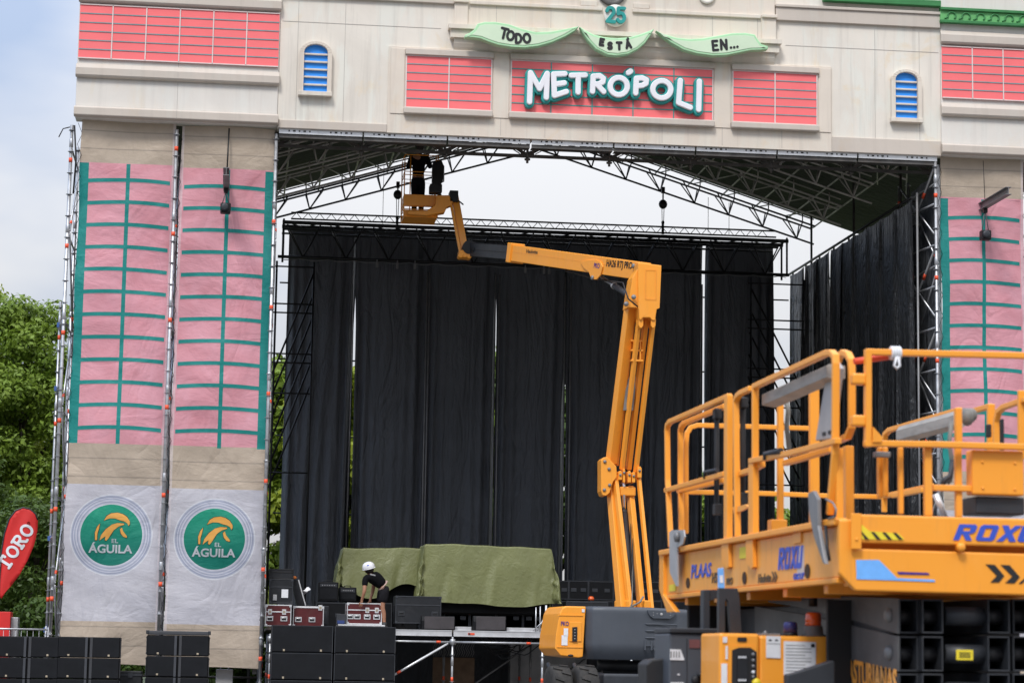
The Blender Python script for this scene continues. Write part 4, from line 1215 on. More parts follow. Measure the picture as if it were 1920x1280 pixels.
# ================================================================ STAGE PLATFORM
sp_ = thing('stage_platform', 'raised black stage deck on galvanised scaffold legs', 'stage', (8.5, 6, 0))
b = MB(); b.box(0.75, 16.3, 0.32, 12.9, ZD - 0.06, ZD); b.build('deck', M_deckfloor, sp_)
bd_ = 2.07; xs0 = P(848, 1230, 0.2).x; XP = [xs0 + bd_ * k for k in range(-2, 6)]
for k in range(len(XP) - 1):
    b = MB(); b.box(XP[k] + 0.02, XP[k + 1] - 0.02, 0.2, 0.25, ZD - 0.14, ZD - 0.005); b.box(XP[k] + 0.02, XP[k + 1] - 0.02, 0.19, 0.2, ZD - 0.02, ZD - 0.002); b.box(XP[k] + 0.02, XP[k + 1] - 0.02, 0.19, 0.2, ZD - 0.14, ZD - 0.122)
    xx = XP[k] + 0.35; b.box(xx, xx + 0.15, 0.184, 0.189, ZD - 0.10, ZD - 0.055, 1); b.box(xx + 0.01, xx + 0.05, 0.180, 0.1835, ZD - 0.095, ZD - 0.06, 2)
    b.build('edge_beam', [M_alu, M_tagred, M_ink], sp_)
    b = MB(); b.tube((XP[k] + 0.05, 0.2, ZD - 0.27), (XP[k + 1] - 0.05, 0.2, ZD - 0.27), 0.026, 8)
    b.lathe([(0.029, -0.05), (0.029, 0.05)], (XP[k] + 1.75, 0.2, ZD - 0.27), (1, 0, 0), 8, 1); b.build('ledger', [M_galv, M_tagred], sp_)
for k, x in enumerate(XP):
    for y in (0.2, 2.3, 4.4):
        b = post_mb(x, y, 0.0, ZD - 0.15, 0.026, 0.6, 2.0, 0.35)
        if y < 1: b.lathe([(0.03, 0), (0.07, 0.02), (0.07, 0.12), (0.05, 0.14), (0.03, 0.14)], (x, y, ZD - 0.34), n=10)
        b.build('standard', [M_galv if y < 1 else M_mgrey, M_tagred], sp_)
for k in (1,):
    b = MB(); p, q = V((XP[1] + 0.05, 0.2, ZD - 1.45)), V((XP[2] - 0.1, 0.2, ZD - 0.3)); b.tube(p, q, 0.027, 8)
    m_ = p + (q - p) * 0.42; d = (q - p).normalized(); b.tube(m_ - d * 0.05, m_ + d * 0.05, 0.031, 8, 1); b.build('brace', [M_alu, M_tagred], sp_)
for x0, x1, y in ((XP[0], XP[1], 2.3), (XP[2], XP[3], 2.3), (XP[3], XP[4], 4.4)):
    b = MB(); b.tube((x0, y, 0.3), (x1, y, ZD - 0.3), 0.024, 6); b.build('brace', M_mgrey, sp_)
# black skirt lining at the rear of the understage
b = MB(); b.grid(30, 4, lambda a, c: (0.8 + 15.4 * a, 5.2 + 0.1 * math.sin(40 * a), ZD - 0.1 - 1.95 * c)); tag(b.build('stage_skirt', M_drape), 'black cloth skirt hanging under the stage deck', 'skirt')
q0, q1 = P(955, 1205, 4.8), P(1075, 1275, 4.8)
b = MB(); b.box(q0.x, q1.x + 0.3, 4.6, 5.0, 0.0, q0.z); b.box(q0.x - 0.03, q1.x + 0.33, 4.57, 5.03, q0.z, q0.z + 0.04); tag(b.build('grey_cabinet', M_lgrey, None, 0.015), 'pale grey cabinet standing under the stage behind the legs', 'cabinet')
# board and mesh under the stage
t = thing('wire_hurdle', 'chain link panel in a wooden frame leaning under the stage', 'hurdle', (P(860, 1250, 2.6).x, 2.6, 0))
b = MB(); qx0, qx1, qz = P(812, 1215, 2.6).x, P(890, 1215, 2.6).x, P(850, 1222, 2.6).z
for i in range(9):
    x = qx0 + (qx1 - qx0) * i / 9
    b.path([(x + (0.05 if j % 2 else 0), 2.6, qz + 0.30 - j * 0.1) for j in range(5)], 0.006, 4); b.path([(x + (0.05 if not j % 2 else 0.10), 2.6, qz + 0.30 - j * 0.1) for j in range(5)], 0.006, 4)
b.build('wire_mesh', M_lgrey, t)
b = MB(); b.box(qx0, qx1, 2.55, 2.65, 0.0, qz - 0.12); b.build('board', M_plank, t, 0.01)
# ================================================================ TREES
def leaf_mat(name, c0, c1):
    n = NT(name)
    f = n.noise(1.1, 4, 0.6); g_ = n.noise(9.0, 2)
    a = n.mix(n.ramp(f, [(0.35, 0.0), (0.65, 1.0)]), c4(c0), c4(c1))
    a = n.mix(n.math('MULTIPLY', g_, 0.5), a, c4([x * 1.25 for x in c1]))
    n.t.links.new(a, n.b.inputs['Base Color']); n.b.inputs['Roughness'].default_value = 0.5
    n.b.inputs['Specular IOR Level'].default_value = 0.35
    tr_ = n.t.nodes.new('ShaderNodeBsdfTranslucent'); n.t.links.new(n.mix(0.35, a, c4((0.16, 0.22, 0.02))), tr_.inputs['Color'])
    ms = n.t.nodes.new('ShaderNodeMixShader'); ms.inputs[0].default_value = 0.32
    o_ = n.t.nodes['Material Output']
    n.t.links.new(n.b.outputs[0], ms.inputs[1]); n.t.links.new(tr_.outputs[0], ms.inputs[2]); n.t.links.new(ms.outputs[0], o_.inputs[0])
    return n.m


M_leaf = [leaf_mat('foliage_bright', (0.17, 0.25, 0.024), (0.34, 0.39, 0.04)), leaf_mat('foliage_mid', (0.11, 0.19, 0.026), (0.21, 0.30, 0.04)), leaf_mat('foliage_dark', (0.040, 0.078, 0.015), (0.09, 0.15, 0.028))]
M_bark = mat('bark', (0.06, 0.045, 0.035), 0.85, var=0.3, scale=6, bump=0.5, bscale=14, bdist=0.05, bstretch=(1, 1, 0.2))


def tree(label, x, y, h, rad, mi, nclump=46, nleaf=260, seed=0, low=0.25, leaf=0.16, group='trees behind the stage', cat='tree'):
    r = np.random.default_rng(seed); t = thing('leafy_tree', label, cat, (x, y, 0), group)
    b = MB(); top = V((x + r.normal() * 0.3, y, h * 0.72))
    b.path([(x, y, 0), (x + 0.1, y, h * 0.25), tuple(V((x, y, h * 0.5)) * 0.6 + V((top.x, top.y, h * 0.5)) * 0.4), tuple(top)], 0.2, 9, radii=[h * 0.022, h * 0.017, h * 0.012, h * 0.005])
    cl = []
    for k in range(nclump):
        th = r.uniform(0, 6.283); zz = low + (1 - low) * r.beta(1.3, 1.2)
        prof = math.sin(math.pi * min(1, max(0.06, (zz - low + 0.12) / (1.02 - low + 0.12)))) ** 0.62
        rr = rad * prof * r.uniform(0.45, 1.05)
        c = V((x + rr * math.cos(th), y + rr * math.sin(th), h * min(0.97, zz)))
        cl.append((c, rad * r.uniform(0.20, 0.36)))
        if k % 3 == 0:
            s = V((x, y, max(h * 0.15, c.z - rad * 0.7))); mdl = (s + c) / 2 + V((0, 0, 0.25))
            b.path([s, mdl, c], 0.05, 6, radii=[h * 0.007, h * 0.005, h * 0.002])
    b.build('trunk', M_bark, t)
    P_ = []
    for c, cr_ in cl:
        n_ = int(nleaf * (cr_ / (rad * 0.28)) ** 2)
        d = r.normal(size=(n_, 3)); d /= np.linalg.norm(d, axis=1)[:, None]
        rr = cr_ * (0.35 + 0.75 * r.random(n_) ** 0.6)
        p = np.array(c) + d * rr[:, None] * np.array([1.15, 1.15, 0.72])
        P_.append(np.c_[p, d])
    A = np.concatenate(P_); pos = A[:, :3]; nrm = A[:, 3:] * 0.6 + r.normal(size=(len(A), 3)) * 0.55 + np.array([0, 0, 0.45])
    nrm /= np.linalg.norm(nrm, axis=1)[:, None]
    u = np.cross(nrm, r.normal(size=(len(A), 3))); u /= np.linalg.norm(u, axis=1)[:, None]; v = np.cross(nrm, u)
    s = leaf * r.uniform(0.6, 1.35, len(A))[:, None]
    q = np.stack([pos - u * s, pos + v * s * 0.5 + nrm * s * 0.12, pos + u * s, pos - v * s * 0.5 + nrm * s * 0.12], 1).reshape(-1, 3)
    me = bpy.data.meshes.new('crown'); n4 = len(q)
    me.vertices.add(n4); me.vertices.foreach_set('co', q.astype(np.float32).ravel())
    me.loops.add(n4); me.loops.foreach_set('vertex_index', np.arange(n4, dtype=np.int32))
    me.polygons.add(n4 // 4); me.polygons.foreach_set('loop_start', np.arange(0, n4, 4, dtype=np.int32))
    me.update(calc_edges=True); me.validate()
    me.materials.append(M_leaf[mi])
    o = bpy.data.objects.new('crown', me); COL.objects.link(o); child(o, t)
    return t


tree('tall bright green tree at the left edge, its top against the sky', -10.0, 24.0, 13.4, 3.7, 0, 86, 900, 1, 0.2, 0.095)
tree('mid green tree just left of the scaffold tower, behind the outrigger posts', -7.0, 21.5, 12.4, 2.9, 1, 76, 820, 2, 0.15, 0.095)
tree('low dark bushy tree behind the red feather flag', -8.4, 16.0, 7.4, 2.7, 2, 58, 700, 3, 0.05, 0.09)
tree('dark shrubby tree behind the foot of the outrigger posts', -5.6, 13.5, 5.6, 2.0, 2, 48, 620, 4, 0.03, 0.085)
tree('bright low tree at the left edge, in front of the tall bright one', -10.6, 19.5, 9.6, 2.2, 0, 40, 700, 5, 0.45, 0.09)
tree('dark tree filling the gap between the two left trees', -9.0, 27.0, 10.5, 3.6, 2, 50, 420, 6, 0.02, 0.15)
for i, (x, y, h, rad, mi) in enumerate(((0.6, 24, 11.3, 2.6, 1), (3.2, 23, 10.6, 2.6, 0), (7.4, 24, 11.6, 2.6, 1), (10.3, 23, 11.8, 2.6, 2), (14.6, 24, 8.2, 2.4, 1), (20.4, 25, 6.3, 2.2, 2), (17.2, 24, 7.2, 2.2, 1))):
    tree(['tree behind the left scaffold tower, seen between tower and curtains', 'bright tree seen through the slit right of the leftmost back curtain', 'tree seen through the slit between third and fourth back curtains', 'dark tree seen through the slit right of the fourth back curtain', 'tree seen through the slit left of the rightmost back curtain', 'small dark tree seen under the side curtains through the lift railings', 'tree in the gap between the back curtains and the side curtains'][i],
         x, y, h, rad, mi, 64, 420, 20 + i, 0.0, 0.18)

for i, (x, y, h, rad, lb) in enumerate(((-3.2, 9.0, 2.2, 1.3, 'dark low shrub behind the foot of the outer eagle banner'), (-0.9, 8.0, 2.0, 1.2, 'dark low shrub behind the taller line array stack'), (1.0, 9.5, 2.1, 1.1, 'dark low shrub at the foot of the left scaffold tower'))):
    tree(lb, x, y, h, rad, 2, 30, 260, 50 + i, 0.0, 0.07, 'shrubs behind the left banners', 'shrub')
# ================================================================ SPEAKERS IN FRONT OF THE STAGE
def cab_proto(w, h, d, name, label, cat, group, loc, style):
    """speaker cabinet, front towards -Y, built round its bottom centre"""
    t = thing(name, label, cat, (0, 0, 0), group)
    b = MB(); b.box(-w / 2, w / 2, 0, d, 0.004, h - 0.004); b.build('cabinet_body', M_speaker, t, 0.012)
    if style == 'array':
        for s in (-1, 1):
            b = MB(); a0, a1 = (0.06, w / 2 - 0.018)
            b.box(min(s * a0, s * a1), max(s * a0, s * a1), -0.022, -0.002, 0.022, h - 0.022); gr = b.build('grille', M_grille, t, 0.006)
            b = MB(); x = s * (w / 2 - 0.24) ; b.box(x - 0.022, x + 0.022, -0.032, -0.0235, 0.035, 0.075); b.build('badge', M_badge, gr, 0.004)
            b = MB(); x = s * 0.085; b.prism([(0.0, 0.004), (0.055, 0.004), (0.055, 0.03), (0.0, 0.06)], (x - s * 0.06, 0, 0.012), (s, 0, 0), (0, -1, 0), (0, 0, h - 0.024)); b.build('waveguide', M_spkgrey, t, 0.004)
        for s in (-1, 1):
            b = MB(); x = s * (w / 2 + 0.004); b.box(min(x, x + s * 0.012), max(x, x + s * 0.012), 0.02, 0.12, 0.03, h - 0.03)
            b.tube((x + s * 0.02, 0.05, h - 0.06), (x - s * 0.02, 0.05, h - 0.06), 0.018, 8); b.tube((x + s * 0.02, 0.05, 0.06), (x - s * 0.02, 0.05, 0.06), 0.018, 8); b.build('rigging_plate', M_dgrey, t)
    else:
        b = MB(); b.box(-w / 2 + 0.022, w / 2 - 0.022, -0.02, -0.002, 0.024, h - 0.024); gr = b.build('grille', M_grille, t, 0.006)
        for x in (-0.40, 0.42):
            b = MB(); b.box(x - 0.022, x + 0.022, -0.028, -0.0205, 0.03, 0.075); b.build('badge', M_badge, gr, 0.004)
        for s in (-1, 1):
            b = MB(); x = s * (w / 2 - 0.010); b.box(x - 0.009, x + 0.009, -0.016, -0.001, 0.01, h - 0.01); b.build('edge_strip', M_dgrey, t)
        b = MB(); b.box(-w / 2 + 0.03, w / 2 - 0.03, -0.014, -0.001, h - 0.020, h - 0.006); b.build('edge_strip', M_dgrey, t)
    t.location = loc
    return t


YA = -1.1
top = P(165, 1193, YA).z; hA = 38.2 / (4270 / (52 + YA)) ; wA = 1.345
xA2 = P(166, 1230, YA).x; xA1 = P(51, 1230, YA).x; xB = P(333, 1230, YA).x
base = top - 4 * hA
array_l = []
nm = ['topmost', 'second from top', 'third from top', 'bottom']
proto = cab_proto(wA, hA, 0.55, 'line_array_speaker', '', 'speaker', 'black line array cabinets stacked in front of the left banners', (xA2, YA, top - hA), 'array')
proto['label'] = 'black line array cabinet, topmost of the stack left of the gap, beside the tall stack'
loc0 = V((xA2, YA, top - hA))
topB = P(335, 1190, YA).z
for cx, tz, who in ((xA2, top, 'the stack under the first eagle banner'), (xA1, top - 0.012, 'the stack at the left picture edge'), (xB, topB, 'the taller stack')):
    for k in range(4):
        lb = 'black line array cabinet, %s of %s' % (nm[k], who)
        if cx == xA2 and k == 0: proto['label'] = lb; continue
        dup(proto, V((cx, YA, tz - hA * (k + 1))) - loc0, lb)
t = thing('array_bumper_frame', 'flat grey rigging frame lying on top of the taller line array stack', 'frame', (xB, YA, topB))
b = MB(); b.box(xB - wA / 2, xB + wA / 2, YA - 0.02, YA + 0.55, topB + 0.004, topB + 0.02)
for s in (-1, 1): b.box(xB + s * wA / 2 - 0.03, xB + s * wA / 2 + 0.03, YA - 0.04, YA + 0.57, topB + 0.02, topB + 0.10)
b.build('frame', M_dgrey, t, 0.01)
b = MB(); b.box(xB - wA / 2 + 0.03, xB + wA / 2 - 0.03, YA - 0.025, YA + 0.03, topB + 0.02, topB + 0.09); b.build('cross_bar', M_spkgrey, t, 0.01)
for cx, zz, lb in ((xA2, top - 4 * hA, 'black wheeled board under the line array stack beneath the first eagle banner'), (xA1, top - 4 * hA - 0.012, 'black wheeled board under the leftmost line array stack'), (xB, topB - 4 * hA, 'black wheeled board under the taller line array stack')):
    t = thing('speaker_dolly', lb, 'dolly', (cx, YA, 0), 'wheeled boards under the line arrays')
    b = MB(); b.box(cx - wA / 2, cx + wA / 2, YA, YA + 0.55, max(0.14, zz - 0.10), zz - 0.002); b.build('board', M_case, t, 0.01)
    for sx in (-0.5, 0.5):
        for sy in (0.08, 0.47):
            b = MB(); b.lathe([(0.05, -0.02), (0.05, 0.02)], (cx + sx, YA + sy, 0.05), (1, 0, 0), 14); b.box(cx + sx - 0.03, cx + sx + 0.03, YA + sy - 0.03, YA + sy + 0.03, 0.08, max(0.16, zz - 0.09)); b.build('caster', M_rubber, t)
# low case between the stacks, grey block beside
q0, q1 = P(223, 1257, -0.6), P(266, 1257, -0.6)
t = thing('equipment_case', 'low black equipment case between the line array stacks', 'case', ((q0.x + q1.x) / 2, -0.6, 0))
b = MB(); b.box(q0.x, q1.x, -0.6, 0.0, 0, q0.z); b.build('case_body', M_case, t, 0.02)
b = MB(); b.box(q0.x - 0.01, q1.x + 0.01, -0.615, -0.601, q0.z - 0.10, q0.z - 0.06); b.box(q0.x + 0.2, q0.x + 0.3, -0.63, -0.615, q0.z - 0.14, q0.z - 0.03); b.build('edge_trim', M_dgrey, t)
q0, q1 = P(405, 1254, 0.3), P(437, 1254, 0.3)
t = thing('concrete_block', 'pale grey ballast block standing right of the taller line array stack', 'block', (q0.x, 0.3, 0))
b = MB(); b.box(q0.x, q1.x, 0.45, 1.3, 0, q0.z); b.build('block', M_conc, t, 0.02); b = MB(); b.path([(q0.x + 0.1, 0.7, q0.z), (q0.x + 0.1, 0.7, q0.z + 0.08), (q1.x - 0.1, 0.7, q0.z + 0.08), (q1.x - 0.1, 0.7, q0.z)], 0.015, 6); b.build('lifting_loop', M_galv, t)

# subwoofers
YS_ = -0.75; wS = 113.5 / (4270 / (52 + YS_)) ; hS = 50.3 / (4270 / (52 + YS_))
zs = P(625, 1172.5, YS_).z; xs1, xs2 = P(566, 1220, YS_).x, P(684, 1222, YS_).x
pr = cab_proto(wS, hS, 0.9, 'subwoofer', 'wide black subwoofer, upper left of the four stacked beside the eagle banner', 'subwoofer', 'wide subwoofers stacked in front of the stage', (xs1, YS_, zs - hS), 'sub')
l0 = V((xs1, YS_, zs - hS))
for cx, k, lb in ((xs2, 0, 'upper right of the four stacked below the bending worker'), (xs1, 1, 'second row, left column, below another'), (xs2, 1, 'second row, right column, beside the scaffold brace'), (xs1, 2, 'bottom row of the left column'), (xs2, 2, 'bottom row of the right column')):
    dup(pr, V((cx, YS_, zs - hS * (k + 1))) - l0, 'wide black subwoofer, ' + lb)
for cx, lb in ((xs1, 'low black plinth under the left subwoofer column'), (xs2, 'low black plinth under the right subwoofer column')):
    t = thing('speaker_plinth', lb, 'plinth', (cx, YS_, 0), 'plinths under the subwoofers')
    b = MB(); b.box(cx - wS / 2, cx + wS / 2, YS_ + 0.02, YS_ + 0.9, 0, zs - 3 * hS - 0.003); b.build('plinth_body', M_case, t, 0.015)
    b = MB(); b.box(cx - wS / 2 + 0.04, cx + wS / 2 - 0.04, YS_, YS_ + 0.019, 0.05, 0.12); b.build('trim', M_dgrey, t)

# ================================================================ CASES AND GEAR ON THE STAGE
def flight_case(label, px0, px1, pyt, Y, dep, m, latches=(), side_latches=True, zb=None, group='flight cases on the stage', name='flight_case', lidf=0.33, rim=M_alu):
    q0, q1 = P(px0, 1160, Y), P(px1, 1160, Y); zb = ZD + 0.02 if zb is None else zb; zt2 = P((px0 + px1) / 2, pyt, Y).z
    x0, x1 = q0.x, q1.x
    t = thing(name, label, 'flight case', ((x0 + x1) / 2, Y, zb), group)
    b = MB(); b.box(x0 + 0.006, x1 - 0.006, Y + 0.006, Y + dep - 0.006, zb + 0.006, zt2 - 0.006); b.build('case_panel', m, t)
    b = MB(); e = 0.022
    for z in (zb, zt2 - e):
        b.box(x0, x1, Y, Y + e, z, z + e); b.box(x0, x1, Y + dep - e, Y + dep, z, z + e); b.box(x0, x0 + e, Y + e, Y + dep - e, z, z + e); b.box(x1 - e, x1, Y + e, Y + dep - e, z, z + e)
    for x in (x0, x1 - e):
        for y in (Y, Y + dep - e): b.box(x, x + e, y, y + e, zb + e, zt2 - e)
    zl = zt2 - (zt2 - zb) * lidf
    b.box(x0 + e, x1 - e, Y - 0.001, Y + 0.012, zl - 0.012, zl + 0.012); b.box(x0 - 0.001, x0 + 0.012, Y + e, Y + dep - e, zl - 0.012, zl + 0.012)
    for x in (x0, x1 - 0.05):
        for z in (zb, zt2 - 0.05): b.box(x - 0.004, x + 0.054, Y - 0.005, Y + 0.05, z - 0.003, z + 0.053)
    b.build('edge_extrusion', rim, t, 0.004)
    for fx, kind in latches:
        xx = x0 + (x1 - x0) * fx; hh = (zt2 - zb)
        if kind == 'h':
            b = MB(); zz = zb + hh * 0.36; b.box(xx - 0.075, xx + 0.075, Y - 0.008, Y + 0.004, zz - 0.055, zz + 0.055); b.box(xx - 0.055, xx + 0.055, Y - 0.012, Y - 0.0085, zz - 0.035, zz + 0.035, 1)
            b.path([(xx - 0.045, Y - 0.02, zz + 0.02), (xx + 0.045, Y - 0.02, zz + 0.02)], 0.008, 6)
            b.build('handle', [rim, M_ink], t, 0.003)
        else:
            b = MB(); b.box(xx - 0.045, xx + 0.045, Y - 0.010, Y + 0.004, zl - 0.06, zl + 0.06); b.box(xx - 0.025, xx + 0.025, Y - 0.016, Y - 0.0105, zl - 0.03, zl + 0.03, 1); b.build('latch', [rim, M_badge], t, 0.003)
    return t


Yf = 0.55
flight_case('burgundy flight case beside the left scaffold post, under the black open case', 497, 546, 1133, Yf, 0.7, M_burg, ((0.18, 'h'), (0.72, 'h'), (0.18, 'l'), (0.72, 'l')))
flight_case('long burgundy flight case without lid latches, second from the left post', 549, 607, 1136, Yf + 0.25, 0.7, M_burg, ((0.18, 'h'), (0.62, 'h'), (0.88, 'l')), lidf=0.06)
flight_case('burgundy flight case held by the bending worker', 650, 716, 1130, Yf + 0.15, 0.75, M_burg, ((0.10, 'h'), (0.30, 'h'), (0.58, 'h'), (0.85, 'h'), (0.58, 'l'), (0.85, 'l')), zb=ZD + 0.10)
flight_case('large black wheeled trunk right of the bending worker', 741, 827, 1117, 0.7, 0.75, M_case, ((0.13, 'h'), (0.86, 'h')), zb=ZD + 0.14, rim=M_dgrey)
for cx in (755, 812):
    q = P(cx, 1165, 0.85); t = q
    b = MB(); b.lathe([(0.055, -0.02), (0.055, 0.02)], (q.x, 0.85, ZD + 0.055), (0, 1, 0), 14); b.box(q.x - 0.03, q.x + 0.03, 0.82, 0.88, ZD + 0.07, ZD + 0.14)
    o = b.build('caster', M_rubber, [x for x in bpy.data.objects if x.parent is None and x.get('label', '').startswith('large black wheeled')][0])
flight_case('tall black case with grey paper label, standing on the burgundy case by the post', 503, 548, 1085, Yf + 0.05, 0.6, M_case, (), zb=P(525, 1131, Yf + 0.05).z + 0.004, rim=M_dgrey)
pz0, pz1 = P(528, 1104, Yf + 0.05), P(540, 1120, Yf + 0.05)
b = MB(); b.box(pz0.x, pz1.x, Yf + 0.038, Yf + 0.046, pz1.z, pz0.z); tag(b.build('paper_sheet', M_paper), 'sheet of white paper taped on the tall black case', 'paper')
b = MB(); a_, c_ = P(512, 1114, Yf + .05), P(519, 1125, Yf + .05)
b.box(a_.x, c_.x, Yf + 0.036, Yf + 0.046, c_.z, a_.z); tag(b.build('label_holder', M_lgrey, None, 0.01), 'small pale label holder fixed on the tall black case', 'label')
flight_case('flat black case on top of the tall black case', 502, 548, 1066, Yf + 0.1, 0.5, M_case, (), zb=P(525, 1085, Yf + 0.05).z + 0.004, rim=M_black)
# open lid with cable
q0, q1 = P(550, 1086, 1.2), P(560, 1134, 1.2)
t = thing('leaning_board', 'black case lid leaning beside the tall black case, with an orange rag', 'board', (q0.x, 1.2, ZD))
b = MB(); zb2 = q1.z
b.prism([(q0.x - 0.05, q0.z), (q0.x + 0.10, q0.z), (q1.x + 0.14, zb2), (q1.x - 0.04, zb2)], (0, 1.2, 0), (1, 0, 0), (0, 0, 1), (0, 0.6, 0)); b.build('lid_panel', M_case, t, 0.01)
b = MB(); b.bar((q0.x + 0.12, 1.22, q0.z), (q1.x + 0.16, 1.22, zb2), 0.025, 0.025); b.build('edge_extrusion', M_alu, t)
b = MB(); b.ball((q0.x + 0.0, 1.18, q0.z + 0.045), 0.06, 0, (1.4, 0.8, 0.7), 8); tag(b.build('orange_rag', mat('rag_orange', (0.55, 0.16, 0.03), 0.8)), 'small crumpled orange rag on the leaning case lid', 'rag')
q = P(570, 1112, 1.3); b = MB(); b.grid(6, 6, lambda a, c: (q.x - 0.08 + 0.20 * a + 0.03 * math.sin(c * 4), 1.3 + 0.08 * math.sin(a * 5 + c * 3), q.z - 0.06 + 0.09 * c + 0.12 * a + 0.02 * math.sin(9 * a))); tag(b.build('paper_bag', M_paper), 'crumpled pale paper stuck beside the leaning case lid', 'paper')
# support for the lid and the top case: low rack under the lid
t = thing('equipment_rack', 'black low rack under the leaning case lid', 'rack', (q1.x, 1.3, ZD))
b = MB(); b.box(q1.x - 0.2, q1.x + 0.7, 1.15, 1.8, ZD + 0.004, zb2 - 0.004); b.build('rack_body', M_case, t, 0.015)
b = MB(); b.box(q1.x - 0.15, q1.x + 0.65, 1.135, 1.149, ZD + 0.1, ZD + 0.4); b.build('rack_front', M_dgrey, t)

# guitar amplifiers and black cases, back left
def amp(label, px0, px1, pyt, pyb, Y, group='amplifiers and black boxes on the stage'):
    q0, q1 = P(px0, pyt, Y), P(px1, pyb, Y); x0, x1 = q0.x, q1.x
    t = thing('guitar_amplifier', label, 'amplifier', ((x0 + x1) / 2, Y, q1.z), group)
    b = MB(); b.box(x0, x1, Y, Y + 0.4, q1.z, q0.z); b.build('cabinet_body', M_speaker, t, 0.02)
    b = MB(); b.box(x0 + 0.04, x1 - 0.04, Y - 0.01, Y - 0.001, q1.z + 0.05, q0.z - 0.14); b.build('grille', M_grille, t)
    b = MB(); b.box(x0 + 0.04, x1 - 0.04, Y - 0.01, Y - 0.001, q0.z - 0.12, q0.z - 0.04)
    for k in range(6): b.lathe([(0.012, 0), (0.012, 0.02)], (x0 + 0.1 + k * (x1 - x0 - 0.2) / 5, Y - 0.01, q0.z - 0.08), (0, -1, 0), 8, 1)
    b.build('control_panel', [M_dgrey, M_lgrey], t)
    b = MB(); b.path([(x0 + 0.12, Y + 0.2, q0.z), (x0 + 0.15, Y + 0.2, q0.z + 0.04), (x1 - 0.15, Y + 0.2, q0.z + 0.04), (x1 - 0.12, Y + 0.2, q0.z)], 0.012, 6); b.build('handle', M_black, t)
    return t


def black_box(label, px0, px1, pyt, Y, zb, d=0.6, name='road_case', m=None, cat='case'):
    q0, q1 = P(px0, pyt, Y), P(px1, pyt, Y); x0, x1 = q0.x, q1.x; zt2 = q0.z
    t = thing(name, label, cat, ((x0 + x1) / 2, Y, zb), 'amplifiers and black boxes on the stage')
    b = MB(); b.box(x0, x1, Y, Y + d, zb, zt2); b.build('case_body', m or M_speaker, t, 0.012)
    b = MB(); zc_ = (zb + zt2) / 2
    b.box(x0 - 0.003, x1 + 0.003, Y - 0.006, Y - 0.001, zt2 - 0.03, zt2 - 0.012); b.box(x0 - 0.003, x1 + 0.003, Y - 0.006, Y - 0.001, zb + 0.01, zb + 0.03); b.box(x0 - 0.004, x0 + 0.014, Y - 0.0065, Y - 0.0005, zb, zt2); b.box(x1 - 0.014, x1 + 0.004, Y - 0.0065, Y - 0.0005, zb, zt2)
    b.build('edge_trim', M_dgrey, t)
    for s in (0.25, 0.75):
        b = MB(); xx = x0 + (x1 - x0) * s; b.box(xx - 0.07, xx + 0.07, Y - 0.012, Y - 0.001, zc_ - 0.04, zc_ + 0.05); b.build('handle', M_dgrey, t, 0.004)
    return t


ztop_ = lambda px, py, Y: P(px, py, Y).z
black_box('black road case under the amplifier left of the worker', 594, 648, 1128, 2.6, ZD + 0.004)
amp('black guitar amplifier on a road case, left of the bending worker', 597, 634, 1090, 1127, 2.65)
amp('black amplifier behind the worker’s arm, under the small tarpaulin', 636, 668, 1100, 1127, 3.0)
black_box('black road case behind the burgundy case of the worker', 652, 735, 1128, 3.0, ZD + 0.004)
# dolly plate under the worker's case
q0, q1 = P(634, 1166, 0.5), P(722, 1166, 0.5)
t = thing('case_dolly', 'flat white edged dolly board under the worker’s burgundy case', 'dolly', ((q0.x + q1.x) / 2, 0.5, ZD))
b = MB(); b.box(q0.x, q1.x, 0.45, 1.55, ZD + 0.055, ZD + 0.09); b.build('board', M_alu, t, 0.006)
for sx in (0.1, 0.9):
    for sy in (0.55, 1.4):
        b = MB(); xx = q0.x + (q1.x - q0.x) * sx; b.lathe([(0.026, -0.015), (0.026, 0.015)], (xx, sy, ZD + 0.028), (1, 0, 0), 12); b.build('caster', M_rubber, t)
q0, q1 = P(631, 1152, 0.6), P(650, 1163, 0.6)
b = MB(); b.box(q0.x, q1.x, 0.6, 0.95, ZD + 0.091, q0.z + 0.02); b.box(q0.x + 0.02, q1.x - 0.05, 0.59, 0.599, ZD + 0.11, ZD + 0.18, 1); tag(b.build('blue_toolbox', [M_dgrey, mat('toolbox_blue', (0.015, 0.035, 0.14), 0.5)], None, 0.006), 'small blue toolbox left of the worker’s burgundy case', 'toolbox')
# monitors
for px0, px1, lb in ((791, 853, 'left of the two brown floor wedges near the stage edge'), (888, 949, 'right of the two brown floor wedges near the stage edge')):
    q0, q1 = P(px0, 1154, 0.35), P(px1, 1176, 0.35)
    t = thing('floor_monitor', lb, 'speaker', ((q0.x + q1.x) / 2, 0.35, ZD), 'floor monitors on the stage edge')
    b = MB(); b.prism([(0.0, 0.0), (0.45, 0.0), (0.45, 0.12), (0.28, q0.z - ZD), (0.06, q0.z - ZD), (0.0, 0.20)], (q0.x, 0.35, ZD + 0.003), (0, 1, 0), (0, 0, 1), (q1.x - q0.x, 0, 0)); b.build('cabinet_body', M_speaker, t, 0.012)
    b = MB(); b.box(q0.x + 0.06, q1.x - 0.02, 0.335, 0.349, ZD + 0.02, q0.z - 0.01); b.build('grille', M_wedge, t, 0.006)
